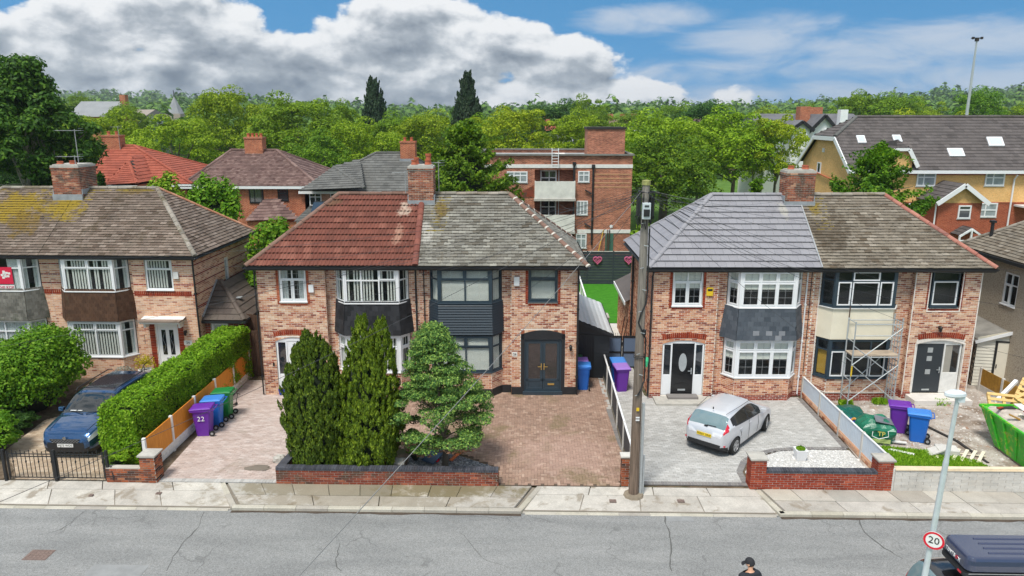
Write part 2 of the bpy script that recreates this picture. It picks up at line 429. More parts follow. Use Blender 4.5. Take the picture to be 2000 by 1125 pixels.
ck=t.m('MULTIPLY',t.sm(vo.outputs['Distance'],.022,.004),t.sm(t.noise(p,.5,2),.52,.6))
c=t.mix(t.m('MULTIPLY',ck,.3),c,(.05,.05,.048))
pale=t.sm(t.noise(p,2.2,4,.7,.8),.66,.72);c=t.mix(t.m('MULTIPLY',pale,.3),c,(.34,.34,.33))
t.put(b.inputs['Base Color'],c);b.inputs['Roughness'].default_value=.85;b.inputs['Specular IOR Level'].default_value=.3
bump(t,b,g,.5,.01);M['asphalt']=m
road=sheet('road',[(-60,13.1),(60,13.1),(60,19.02),(-60,19.02)],-.10,M['asphalt'])
M['patch']=plain('asphalt_patch',(.25,.255,.255),.9,var=.15,scale=4,bmp=.4)
M['crackfill']=plain('crack',(.10,.10,.095),1)
M['iron']=plain('rusty_iron',(.19,.135,.115),.8,var=.3,scale=20)
for (a,b_) in (((158,1104),(292,1130)),((1303,1004),(1350,1018)),((1425,1001),(1560,1007))):
 p0=gp(a[0],b_[1],-.1);p1=gp(b_[0],a[1],-.1)
 q=MB();q.box(p0.x,p0.y,-.11,p1.x,p1.y,-.094);q.build('repair_patch',M['patch'],road)
def crack(pts,wd=.012):
 b=MB();P_=[gp(x,y,-.1) for x,y in pts];Q=[]
 for i in range(len(P_)-1):
  n=max(2,int((P_[i+1]-P_[i]).length/.18))
  for k in range(n):
   q=P_[i].lerp(P_[i+1],k/n);Q.append((q.x+RND.uniform(-.035,.035),q.y+RND.uniform(-.02,.02),RND.uniform(.4,1.5)*wd))
 for i in range(len(Q)-1):
  a,c=Q[i],Q[i+1]
  b.face([(a[0]-a[2],a[1],-.096),(a[0]+a[2],a[1],-.096),(c[0]+c[2],c[1],-.096),(c[0]-c[2],c[1],-.096)])
 b.build('road_crack',M['crackfill'],road)
crack([(400,1000),(388,1030),(350,1070),(318,1125)]);crack([(1297,1004),(1306,1040),(1312,1080),(1309,1124)],.016)
crack([(1672,1008),(1690,1040),(1725,1070),(1775,1098)],.016);crack([(165,1000),(120,1035),(60,1050)]);crack([(662,1060),(655,1100),(668,1124)])
crack([(1820,1030),(1900,1070)]);crack([(900,1040),(940,1090),(1010,1115)],.008)
def manhole(px,py,w_,d_,z,parent,name='manhole_cover'):
 c=gp(px,py,z);b=MB()
 b.box(c.x-w_/2,c.y-d_/2,z-.02,c.x+w_/2,c.y+d_/2,z+.006)
 nx=max(2,int(w_/.09));ny=max(2,int(d_/.09))
 for i in range(nx):
  for j in range(ny):
   x=c.x-w_/2+(i+.5)*w_/nx;y=c.y-d_/2+(j+.5)*d_/ny
   b.box(x-w_/nx*.33,y-d_/ny*.33,z+.006,x+w_/nx*.33,y+d_/ny*.33,z+.014)
 b.build(name,M['iron'],parent)
manhole(76,1084,.62,.46,-.1,road)

# pavement: concrete slabs and panels, kerb stones
SLAB=[(0,(.33,.30,.26)),(.3,(.44,.41,.36)),(.55,(.30,.29,.26)),(.8,(.48,.44,.37)),(1,(.38,.36,.32))]
M['slab']=pieces('paving_slab',SLAB,stain=(.17,.12,.07),stain_scale=.8,stain_at=.60,var=.12,grain=30,patches=[(-5.2,20.2,0,2.3,2.2,(.16,.125,.06),.6),(-2.2,20.3,0,1.2,2.0,(.15,.12,.05),.6)])
M['panel']=pieces('concrete_panel',[(0,(.38,.35,.31)),(.5,(.50,.47,.42)),(1,(.43,.40,.36))],var=.2,grain=24,stain=(.24,.20,.15),stain_scale=1.6,stain_at=.54,patches=[(-5.0,19.9,0,1.7,3.0,(.19,.15,.09),.5)])
M['kerb']=pieces('kerb_stone',[(0,(.40,.37,.30)),(.5,(.48,.45,.38)),(1,(.35,.32,.28))],var=.15,grain=25)
pav=sheet('pavement',[(-60,19.1),(60,19.1),(60,20.5),(-60,20.5)],-.075,plain('pavement_bed',(.24,.21,.17),1,var=.2))
kL0,kL1=gp(430,945),gp(452,991);kM0,kM1=gp(1052,950),gp(1018,994);kR0,kR1=gp(1475,957),gp(1524,1003)
def slab(poly,zs,mat,name='slab',th=.06):
 """poly: corners (x, y); zs: height of each corner"""
 b=MB();n=len(poly)
 cx=sum(p[0] for p in poly)/n;cy=sum(p[1] for p in poly)/n
 top=[(p[0]+(cx-p[0])*.012,p[1]+(cy-p[1])*.012,z) for p,z in zip(poly,zs)]
 bot=[(p[0],p[1],z-th) for p,z in zip(poly,zs)]
 b.add(top+bot,[tuple(range(n))]+[(i+n,(i+1) % n+n,(i+1) % n,i) for i in range(n)])
 return b.build(name,mat,pav)
def raised(xa0,xa1,xb0,xb1,rows=((19.17,19.74,1.9),(19.75,20.44,.92))):
 """raised pavement: left edge runs from xa1 (kerb) to xa0 (wall), right edge from xb1 to xb0"""
 for (y0,y1,wd) in rows:
  e=lambda y,w1,w0:w1+(w0-w1)*(y-19.15)/1.3
  l0,l1=e(y0,xa1,xa0),e(y1,xa1,xa0);r0,r1=e(y0,xb1,xb0),e(y1,xb1,xb0)
  n=max(1,round((r0-l0)/wd));cuts=[0]+[(i+RND.uniform(-.09,.09))/n for i in range(1,n)]+[1]
  skew=RND.uniform(-.04,.04)
  for i in range(n):
   a,c=cuts[i],cuts[i+1];z=RND.uniform(-.006,.006)
   P_=[(l0+(r0-l0)*a,y0),(l0+(r0-l0)*c-.008,y0),(l1+(r1-l1)*c-.008,y1),(l1+(r1-l1)*a,y1)]
   slab(P_,[z+RND.uniform(-.003,.003) for _ in range(4)],M['slab'] if wd<1.5 else M['panel'])
raised(kL0.x+.2,kL1.x+.2,kM0.x-.2,kM1.x-.2);raised(kR0.x+.2,kR1.x+.2,26,26);raised(-40,-40,-16.6,-15.95)
def crossing(xa0,xa1,xb0,xb1,n):
 for (y0,y1) in ((19.05,20.0),(20.01,20.46)):
  e=lambda y,w1,w0:w1+(w0-w1)*(y-19.0)/1.45
  l0,l1=e(y0,xa1,xa0),e(y1,xa1,xa0);r0,r1=e(y0,xb1,xb0),e(y1,xb1,xb0)
  cuts=[0]+[(i+RND.uniform(-.15,.15))/n for i in range(1,n)]+[1]
  for i in range(n):
   a,c=cuts[i],cuts[i+1];zf=lambda y:-.085+.08*(y-19.0)/1.45
   slab([(l0+(r0-l0)*a,y0),(l0+(r0-l0)*c-.01,y0),(l1+(r1-l1)*c-.01,y1),(l1+(r1-l1)*a,y1)],[zf(y0),zf(y0),zf(y1),zf(y1)],M['panel'])
crossing(-16.5,-15.85,kL0.x,kL1.x,4);crossing(kM0.x,kM1.x,kR0.x,kR1.x,4)
def kerb_line(x0,y0,x1,y1,top0,top1,ln=.91,wd=.15):
 d=Vector((x1-x0,y1-y0,0));L=d.length;d.normalize();n=max(1,round(L/ln));nrm=Vector((-d.y,d.x,0))
 for i in range(n):
  a,c=i*L/n+.005,(i+1)*L/n-.005
  za,zc=top0+(top1-top0)*a/L,top0+(top1-top0)*c/L
  A=Vector((x0,y0,0))+d*a;C=Vector((x0,y0,0))+d*c;j=RND.uniform(-.006,.006)
  b=MB();ch=.02
  prof=[(0+j,-.2),(0+j,-ch),(ch+j,0),(wd,0),(wd,-.2)]
  vs=[A+nrm*u+Vector((0,0,za+h)) for u,h in prof]+[C+nrm*u+Vector((0,0,zc+h)) for u,h in prof]
  b.add(vs,[(0,1,2,3,4)[::-1],(5,6,7,8,9)]+[(k,(k+1) % 5,(k+1) % 5+5,k+5) for k in range(5)])
  b.build('kerb_stone',M['kerb'],pav)
kerb_line(kL1.x,19.0,kM1.x,19.0,.004,.004);kerb_line(kR1.x,19.0,25,19.0,.004,.004);kerb_line(-30,19.0,-15.85,19.0,.004,.004)
kerb_line(kM1.x+.02,19.02,kM0.x+.1,20.4,.004,.0,.7);kerb_line(kL0.x-.02,20.4,kL1.x-.02,19.02,.0,.004,.7);kerb_line(kR0.x,20.35,kR1.x,19.0,.004,.004,.7)
kerb_line(-16.6,20.35,-15.85,19.0,.004,.004,.7)
kerb_line(-15.8,18.97,kL1.x-.1,18.97,-.075,-.075);kerb_line(kM1.x+.1,18.97,kR1.x-.1,18.97,-.075,-.075)
manhole(178,967,.12,.09,-.02,pav,'stopcock_cover');manhole(310,963,.16,.1,-.02,pav,'stopcock_cover');manhole(1197,978,.2,.15,-.02,pav,'stopcock_cover');manhole(1330,978,.2,.14,-.02,pav,'stopcock_cover')
b=MB();b.box(-60,9,-.2,60,12.95,0);b.build('near_pavement',M['conc_light'],kind='structure')
b=MB();b.box(-60,12.95,-.2,60,13.1,.004);b.build('near_kerb',M['conc_light'],kind='structure')

def dirt(x0,x1):
 b=MB();n=int((x1-x0)/.3);up=[];lo=[]
 for i in range(n+1):x=x0+(x1-x0)*i/n;up.append((x,18.995,-.094));lo.append((x,18.93-RND.uniform(0,.07),-.094))
 b.add(up+lo,[(i,n+1+i,n+2+i,i+1) for i in range(n)]);b.build('gutter_dirt',M['gutterdirt'],road)
M['gutterdirt']=plain('gutter_dirt',(.075,.055,.04),1,var=.4,scale=6)
dirt(kL1.x,kM1.x);dirt(kR1.x,25)
# front gardens and drives
LANE=29.9
def drive(name,poly,mat,bed,pattern='stretcher',z=.012,single=300):
 base=sheet(name,poly,-.012,bed)
 xs=[p[0] for p in poly];ys=[p[1] for p in poly];b=MB();b.box(-.0965,-.0465,-.03,.0965,.0465,0)
 ms=[]
 if pattern=='stretcher':
  j=0;y=min(ys)+.05
  while y<max(ys):
   for (a,c) in clip_row(poly,y):
    x=a+.1-(.1 if j % 2 else 0)
    while x<c+.05:
     l,r=max(a,x-.0965),min(c,x+.0965)
     if r-l>.03:ms.append((y,M4((l+r)/2,y,z+RND.uniform(-.003,.003),RND.uniform(-.012,.012),(r-l)/.193)))
     x+=.2
   y+=.1;j+=1
 else:                                      # herringbone
  Y0,X0=min(ys),min(xs);nx=int((max(xs)-X0)/.1)+2;ny=int((max(ys)-Y0)/.1)+2
  for r_ in range(ny):
   for c_ in range(nx):
    q=(c_-r_) % 4
    if q==0:cx,cy,an=X0+(c_+1)*.1,Y0+(r_+.5)*.1,0.0       # lies over cells c, c+1
    elif q==3:cx,cy,an=X0+(c_+.5)*.1,Y0+(r_+1)*.1,math.pi/2   # stands over rows r, r+1
    else:continue
    if inside((cx,cy),poly):ms.append((cy,M4(cx,cy,z+RND.uniform(-.004,.004),an+RND.uniform(-.02,.02))))
 ms.sort(key=lambda q:q[0])
 lay('paver',b,[q[1] for q in ms],mat,base,single)
 return base
M['pav_pink']=pieces('pink_grey_paver',[(0,(.40,.31,.27)),(.4,(.50,.41,.37)),(.7,(.44,.35,.31)),(1,(.54,.46,.42))],var=.12,stain=(.30,.24,.19),stain_scale=.6,stain_at=.6)
M['pav_brown']=pieces('brown_paver',[(0,(.24,.155,.115)),(.35,(.34,.225,.17)),(.7,(.29,.19,.14)),(1,(.41,.29,.225))],var=.2,stain=(.20,.15,.085),stain_scale=.55,stain_at=.52,patches=[(-3.9,24.2,0,1.2,1.6,(.46,.32,.25),.6),(1.2,22.6,0,1.8,1.3,(.42,.28,.23),.45)])
M['pav_grey']=pieces('grey_paver',[(0,(.36,.35,.33)),(.4,(.46,.45,.43)),(.7,(.40,.39,.37)),(1,(.52,.51,.49))],var=.12,stain=(.28,.27,.25),stain_scale=.6,stain_at=.6)
M['pav_tan']=pieces('tan_paver',[(0,(.34,.25,.17)),(.4,(.44,.34,.25)),(.7,(.38,.29,.20)),(1,(.50,.41,.31))],var=.15)
M['pav_edge']=pieces('dark_edge_paver',[(0,(.17,.16,.16)),(.5,(.23,.22,.21)),(1,(.20,.18,.17))],var=.1)
bedc=plain('joint_sand',(.20,.17,.13),1,var=.2);bedg=plain('grey_joint',(.19,.185,.175),1,var=.2)
bedb=plain('brown_joint',(.10,.075,.055),1,var=.2)
XF0=gp(308,918);XF1=gp(487,748)
d22=drive('pink_block_driveway',[(-11.45,20.47),(-7.72,20.47),(-7.5,22.25),(-5.0,22.8),(-5.0,28.2),(-11.35,29.4),(-11.95,29.4)],M['pav_pink'],bedc)
d26=drive('brown_herringbone_driveway',[(-4.98,22.8),(-4,23.05),(-2.25,22.65),(-.9,21.6),(-.86,20.5),(2.84,20.5),(2.84,20.8),(3.17,20.85),(3.18,29.9),(3.4,30),(3.4,33.0),(1.6,33.0),(1.6,28.3),(-4.98,28.2)],M['pav_brown'],bedb,'herring')
wb0=gp(1564,762);wb1=gp(1722,932)
W28=[(3.35,20.62),(6.72,20.62),(6.8,21.5),(7.15,22.2),(7.7,22.7),(8.4,23.05),(9.3,23.2),(10.82,23.2),(10.86,27.9),(4.9,27.9),(4.7,28.0),(4.7,28.2),(4.7,33.5),(3.0,33.5),(3.05,26)]
d28=drive('grey_block_driveway',W28,M['pav_grey'],bedg)
d24=drive('tan_block_driveway',[(-15.9,20.5),(-12.7,20.5),(-12.9,30.3),(-15.5,30.3),(-16.0,27.5),(-17.9,25.0),(-17.6,22.5),(-16.4,21.2)],M['pav_tan'],bedc)
# dark edging courses
def edging(parent,pts,mat=None,n=None):
 b=MB();b.box(-.0465,-.0965,-.03,.0465,.0965,0);ms=[]
 for i in range(len(pts)-1):
  A=Vector((pts[i][0],pts[i][1],0));C=Vector((pts[i+1][0],pts[i+1][1],0));L=(C-A).length;k=max(1,int(L/.1));a=math.atan2(C.y-A.y,C.x-A.x)
  for j in range(k):q=A.lerp(C,(j+.5)/k);ms.append(M4(q.x,q.y,.018,a))
 lay('edge_paver',b,ms,mat or M['pav_edge'],parent,60)
edging(d28,[(3.4,20.7),(6.75,20.7)]);edging(d28,[(3.5,20.7),(3.2,23.5),(3.12,26.5)])
edging(d28,[(6.7,20.75),(6.72,21.5),(7.08,22.25),(7.65,22.78),(8.35,23.12),(9.3,23.26),(10.78,23.26)])
edging(d28,[(10.8,23.3),(10.84,27.8)]);edging(d22,[(-11.5,20.56),(-7.75,20.56)],M['pav_grey'])
# beds
M['pebble']=groundmat('white_pebbles',(.44,.43,.41),(.60,.59,.57),9,bm=1.0)
M['slatechip']=groundmat('grey_chippings',(.10,.11,.12),(.34,.35,.37),12,bm=1.0)
wf=sheet('pebble_bed',[(6.9,20.6),(10.86,20.6),(10.86,23.15),(9.3,23.15),(8.45,23.0),(7.8,22.65),(7.25,22.15),(6.9,21.5)],.0,M['pebble'])
sheet('front_planting_bed',[(-7.6,20.5),(-.9,20.5),(-.95,21.6),(-2.3,22.6),(-4,23.0),(-7.45,22.2)],.0,M['soil'])
sheet('chippings_bed',[(-3.9,20.55),(-.95,20.55),(-1.0,21.6),(-2.35,22.5),(-3.9,22.9)],.004,M['slatechip'])
sheet('front_garden_soil',[(-30,20.5),(-16.3,20.5),(-16.4,21.2),(-17.7,22.6),(-18.0,25.0),(-16.2,27.5),(-15.6,30.2),(-30,30.2)],-.004,M['soil'])
sheet('rubble_yard',[(10.75,20.55),(26,20.55),(26,34),(wb0.x+.05,34),(wb0.x+.05,wb0.y)],.0,M['rubble'])
def bits(name,mat,n,x0,x1,y0,y1,s0,s1,z=0.0,parent=None,test=None,flat=.6,seed=3):
 """loose stones as one mesh of small uneven lumps"""
 r=random.Random(seed);tmp=MB();tmp.add([(1,0,0),(.2,.9,0),(-.8,.5,0),(-.7,-.6,0),(.3,-1,0),(.1,.1,1)],[(0,1,5),(1,2,5),(2,3,5),(3,4,5),(4,0,5)]);ms=[]
 while len(ms)<n:
  x,y=r.uniform(x0,x1),r.uniform(y0,y1)
  if test and not inside((x,y),test):continue
  s=r.uniform(s0,s1)*(2.5 if r.random()<.04 else 1);ms.append(M4(x,y,z,r.uniform(0,6.3),s,s*r.uniform(.6,1),s*flat))
 o=link(name,batch(name,tmp,ms,mat),parent,kind='stuff');return o
pebm=pieces('pebble_lumps',[(0,(.42,.41,.40)),(.5,(.6,.59,.57)),(1,(.78,.77,.75))],var=.05)
tag(bits('white_pebbles',pebm,6500,6.9,10.86,20.6,23.2,.012,.024,0,test=[(6.9,20.6),(10.86,20.6),(10.86,23.15),(9.3,23.15),(8.45,23.0),(7.8,22.65),(7.25,22.15),(6.9,21.5)]),'white pebbles spread over the bed behind the low red brick wall','pebbles')
chipm=pieces('chipping_lumps',[(0,(.06,.065,.075)),(.6,(.2,.21,.23)),(1,(.5,.5,.5))],var=.05)
tag(bits('grey_chippings',chipm,3500,-4,-.9,20.5,23,.015,.03,0,test=[(-3.9,20.55),(-.95,20.55),(-1.0,21.6),(-2.35,22.5),(-3.9,22.9)]),'dark grey slate chippings under the spreading conifer','gravel')
rubm=pieces('rubble_lumps',[(0,(.30,.16,.10)),(.3,(.38,.33,.28)),(.7,(.5,.46,.42)),(1,(.62,.6,.57))],var=.1)
tag(bits('rubble',rubm,4200,11.2,22,21.5,29,.015,.05,0),'broken brick and mortar rubble scattered over the unfinished front yard','rubble')
# far gardens and park
M['turf']=groundmat('artificial_turf',(.035,.17,.008),(.05,.21,.012),3,bm=.3)
lw=sheet('back_garden_lawn',[(2.9,38.6),(7.0,38.6),(7.0,48.1),(2.9,48.1)],.02,M['turf'])
sheet('back_patio',[(2.2,33.2),(7.2,33.2),(7.2,38.58),(2.2,38.58)],.0,M['conc_light'])
sheet('park_grass',[(-120,62),(120,62),(120,190),(-120,190)],-.1,groundmat('park_turf',(.07,.15,.02),(.11,.20,.035),.6))

# ------------------------------------------------------------------ house building blocks
BRK=MB();BRK.add([(-.1075,-.006,-.0285),(.1075,-.006,-.0285),(.1075,.03,-.0285),(-.1075,.03,-.0285),(-.1075,-.006,.0285),(.1075,-.006,.0285),(.1075,.03,.0285),(-.1075,.03,.0285)],
  [(0,3,2,1),(4,5,6,7),(0,1,5,4),(1,2,6,5),(3,0,4,7)])
class Seg:
 """a wall plane from (x0, y0) to (x1, y1); outside lies to the right of that direction"""
 def __init__(s,x0,y0,x1,y1):
  s.o=Vector((x0,y0,0));d=Vector((x1-x0,y1-y0,0));s.L=d.length;s.d=d.normalized();s.n=Vector((s.d.y,-s.d.x,0));s.a=math.atan2(s.d.y,s.d.x)
 def pt(s,p):             # (along, inward, up) -> house coordinates
  q=s.o+s.d*p[0]-s.n*p[1];return (q.x,q.y,p[2])
 def m4(s,u,y,z,sx=1,sz=1,rot=0.0):
  q=s.pt((u,y,z));m=Matrix.Translation(q) @ Matrix.Rotation(s.a,4,'Z')
  if rot:m=m @ Matrix.Rotation(rot,4,'Y')
  return m @ Matrix.Diagonal((sx,1,sz,1))
class House:
 def __init__(s,name,label,cat,origin,rz,off=0.0,group=None):
  w_=Vector((off,0,0));w_.rotate(Matrix.Rotation(rz,3,'Z'))
  s.root=thing(name,label,cat,Vector(origin)+w_,rz,group);s.off=off;s.bricks=300
 def mb(s,seg=None):
  if seg is None:return MB(lambda p:(p[0]-s.off,p[1],p[2]))
  def f(p):
   q=seg.pt(p);return (q[0]-s.off,q[1],q[2])
  return MB(f)
 def mm(s,m):return Matrix.Translation((-s.off,0,0)) @ m
def skin(b,seg,z0,z1,holes,depth=.1):
 """flat wall face with real openings and their reveals"""
 us=sorted({0,seg.L} | {h[0] for h in holes} | {h[1] for h in holes});zs=sorted({z0,z1} | {max(z0,h[2]) for h in holes} | {min(z1,h[3]) for h in holes})
 for i in range(len(us)-1):
  for j in range(len(zs)-1):
   cu,cz=(us[i]+us[i+1])/2,(zs[j]+zs[j+1])/2
   if any(h[0]<cu<h[1] and h[2]<cz<h[3] for h in holes):continue
   b.face([(us[i],0,zs[j]),(us[i+1],0,zs[j]),(us[i+1],0,zs[j+1]),(us[i],0,zs[j+1])])
 for h in holes:
  a,c,e,f=h[:4]
  for p,q in (((a,e),(a,f)),((c,e),(c,f)),((a,f),(c,f)),((a,e),(c,e))):
   b.face([(p[0],0,p[1]),(q[0],0,q[1]),(q[0],depth,q[1]),(p[0],depth,p[1])])
def brick_matrices(H,seg,z0,z1,holes,bands=(),shift=0.0,rnd=RND):
 """courses of stretchers cut round the openings; bands: (z0, z1) courses laid in a second colour"""
 out,band=[],[];j=0;z=z0+.0375
 while z<z1:
  cuts=[(h[0],h[1]) for h in holes if h[2]<z+.03 and h[3]>z-.03]
  spans=[(0,seg.L)]
  for (a,c) in cuts:
   ns=[]
   for (p,q) in spans:
    if a>p:ns.append((p,min(q,a)))
    if c<q:ns.append((max(p,c),q))
   spans=[(p,q) for p,q in ns if q-p>.03]
  dst=band if any(b0<=z<=b1 for b0,b1 in bands) else out
  for (p,q) in spans:
   x=-.1125*(j % 2)+shift
   while x<q:
    l,r=max(x,p)+.007,min(x+.225,q)-.007
    if r-l>.035:dst.append(H.mm(seg.m4((l+r)/2,rnd.uniform(-.0025,.002),z,(r-l)/.215)))
    x+=.225
  z+=.075;j+=1
 return out,band
def build_walls(H,segs,mat,mortar,band_mat=None,plinth=None):
 """segs: list of (Seg, z0, z1, holes, bands)"""
 b=H.mb();all_,bnd=[],[]
 for (sg,z0,z1,holes,bands) in segs:
  t=H.mb(sg);skin(t,sg,z0,z1,holes);b.add([(v[0]+H.off,v[1],v[2]) for v in t.v],t.f)
  o,k=brick_matrices(H,sg,z0,z1,holes,bands);all_+=o;bnd+=k
 wl=b.build('wall',mortar,H.root)
 n=max(0,H.bricks-min(120,len(bnd)))
 lay('brick',BRK,all_,mat,wl,n)
 if bnd:lay('band_brick',BRK,bnd,band_mat,wl,120)
 return wl
def soldiers(H,seg,u0,u1,z,rise,mat,parent,h=.215,n=None,y=-.012):
 """a row of upright bricks over an opening, arched if rise > 0"""
 n=n or int((u1-u0)/.078)
 for i in range(n):
  f=(i+.5)/n;x=u0+(u1-u0)*f;k=1-(2*f-1)**2
  ang=-(2*f-1)*2*rise/(u1-u0)*2 if rise else 0
  o=bpy.data.objects.new('arch_brick',SOLD[mat.name]);COL.objects.link(o);o.parent=parent
  o.matrix_basis=H.mm(seg.m4(x,y,z+rise*k+h/2,1,h/.215,-ang*.9))
SOLD={}
def sold_mesh(mat):
 b=MB();b.box(-.0335,0,-.1075,.0335,.05,.1075);SOLD[mat.name]=b.mesh('arch_brick',mat)
M['brick_hdr']=pieces('header_brick',[(0,srgb(128,44,26)),(.5,srgb(156,64,38)),(1,srgb(110,40,28))],var=.1)
M['brick_hdr2']=pieces('pale_header_brick',[(0,srgb(150,70,44)),(.5,srgb(190,110,78)),(1,srgb(140,64,40))],var=.1)
sold_mesh(M['brick_hdr']);sold_mesh(M['brick_hdr2'])

def window(H,seg,u0,u1,z0,z1,cols,trans,mat,blind='none',fw=.055,y=.02,name='window',label=None,sash=(),sill=True,leads=None,parent=None,room=.55,glass=None,sashmat=None,blindcol=None):
 """cols: fractions of the width where mullions stand; trans: fraction of the height of the transom (0 for none); sash: (col, row) lights with an opening frame of their own"""
 b=H.mb(seg);dp=.075;W=u1-u0;Hh=z1-z0
 b.box(u0,y,z0,u1,y+dp,z0+fw);b.box(u0,y,z1-fw,u1,y+dp,z1)
 b.box(u0,y,z0+fw,u0+fw,y+dp,z1-fw);b.box(u1-fw,y,z0+fw,u1,y+dp,z1-fw)
 ce=[0]+list(cols)+[1];iu0,iu1,iz0,iz1=u0+fw,u1-fw,z0+fw,z1-fw
 X=lambda f:iu0+(iu1-iu0)*f
 zt=iz0+(iz1-iz0)*trans if trans else None;hw=fw*.42
 for c in cols:b.box(X(c)-hw,y+.004,iz0,X(c)+hw,y+dp-.004,iz1)
 if trans:
  for i in range(len(ce)-1):
   l=X(ce[i])+(hw if i else 0);r=X(ce[i+1])-(hw if i<len(ce)-2 else 0);b.box(l,y+.006,zt-hw,r,y+dp-.006,zt+hw)
 lights=[]
 for i in range(len(ce)-1):
  l=X(ce[i])+(hw if i else 0);r=X(ce[i+1])-(hw if i<len(ce)-2 else 0)
  rows=[(iz0,zt-hw),(zt+hw,iz1)] if trans else [(iz0,iz1)]
  for k,(a,c) in enumerate(rows):lights.append((i,k,l,r,a,c))
 fr=b.build(name,mat,H.root,bevel=.006) if parent is None else b.build(name,mat,parent)
 if label:fr['label']=label
 for (i,k,l,r,a,c) in lights:
  if sash=='all' or (i,k) in sash:
   q=H.mb(seg);t=.042;yy=y-.014
   q.box(l,yy,a,r,yy+.05,a+t);q.box(l,yy,c-t,r,yy+.05,c);q.box(l,yy,a+t,l+t,yy+.05,c-t);q.box(r-t,yy,a+t,r,yy+.05,c-t)
   q.build('sash',sashmat or mat,fr);l+=t;r-=t;a+=t;c-=t
  q=H.mb(seg);q.box(l,y+.034,a,r,y+.042,c);q.build('pane',glass or M['glass'],fr)
  if leads:
   q=H.mb(seg);nx,nz=leads
   if k==1:nz=max(1,nz // 2)
   for g in range(1,nx+0 if nx<1 else nx):q.box(l+(r-l)*g/nx-.005,y+.026,a,l+(r-l)*g/nx+.005,y+.033,c)
   for g in range(1,nz):q.box(l,y+.026,a+(c-a)*g/nz-.005,r,y+.033,a+(c-a)*g/nz+.005)
   if q.v:q.build('glazing_bar',M['grey'],fr)
 yb=y+.06
 if blind=='vertical':
  q=H.mb(seg);x=iu0+.03;r_=random.Random(int(u0*100+z0*10))
  while x<iu1-.03:
   if r_.random()>.05:
    q.face([(x,yb,iz0+.02),(x+.062,yb+.02,iz0+.02),(x+.062,yb+.02,iz1),(x,yb,iz1)])
   x+=.118
  q.build('vertical_blind',blindcol or M['blind'],fr)
 elif blind=='venetian':
  q=H.mb(seg);z=iz0+.02
  while z<iz1-.02:
   q.face([(iu0+.01,yb,z),(iu1-.01,yb,z),(iu1-.01,yb+.025,z+.03),(iu0+.01,yb+.025,z+.026)]);z+=.045
  for f in (.2,.5,.8):q.box(X(f)-.006,yb-.004,iz0,X(f)+.006,yb-.001,iz1)
  q.build('venetian_blind',blindcol or M['blind'],fr)
 elif blind=='roller':
  q=H.mb(seg);zz=iz0+(iz1-iz0)*.5;q.box(iu0+.01,yb,zz,iu1-.01,yb+.008,iz1);q.box(iu0+.01,yb-.006,zz-.02,iu1-.01,yb+.012,zz);q.build('roller_blind',M['blind'],fr)
 elif blind in ('curtain','full_curtain'):
  q=H.mb(seg);r_=random.Random(int(u0*37+z0))
  for (a,c) in (((iu0,iu0+W*.24),(iu1-W*.24,iu1)) if blind=='curtain' else ((iu0,iu1),)):
   n=max(4,int((c-a)/.05));xs=[a+(c-a)*i/n for i in range(n+1)]
   for i in range(n):q.face([(xs[i],yb+.03*(i % 2),iz0),(xs[i+1],yb+.03*((i+1) % 2),iz0),(xs[i+1],yb+.03*((i+1) % 2),iz1),(xs[i],yb+.03*(i % 2),iz1)])
  q.build('curtain',M['curtain'],fr)
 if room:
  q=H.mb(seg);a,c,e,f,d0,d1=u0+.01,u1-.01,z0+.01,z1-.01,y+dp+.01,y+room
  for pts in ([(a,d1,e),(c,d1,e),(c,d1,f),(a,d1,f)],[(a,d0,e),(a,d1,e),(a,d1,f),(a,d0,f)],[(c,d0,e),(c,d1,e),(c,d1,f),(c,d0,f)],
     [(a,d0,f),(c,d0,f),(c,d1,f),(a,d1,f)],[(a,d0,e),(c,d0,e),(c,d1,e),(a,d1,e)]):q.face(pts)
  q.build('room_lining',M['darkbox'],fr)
 if sill:
  q=H.mb(seg);q.box(u0-.04,-.06,z0-.045,u1+.04,y+.05,z0-.001);q.build('sill',mat,fr,bevel=.005)
 return fr

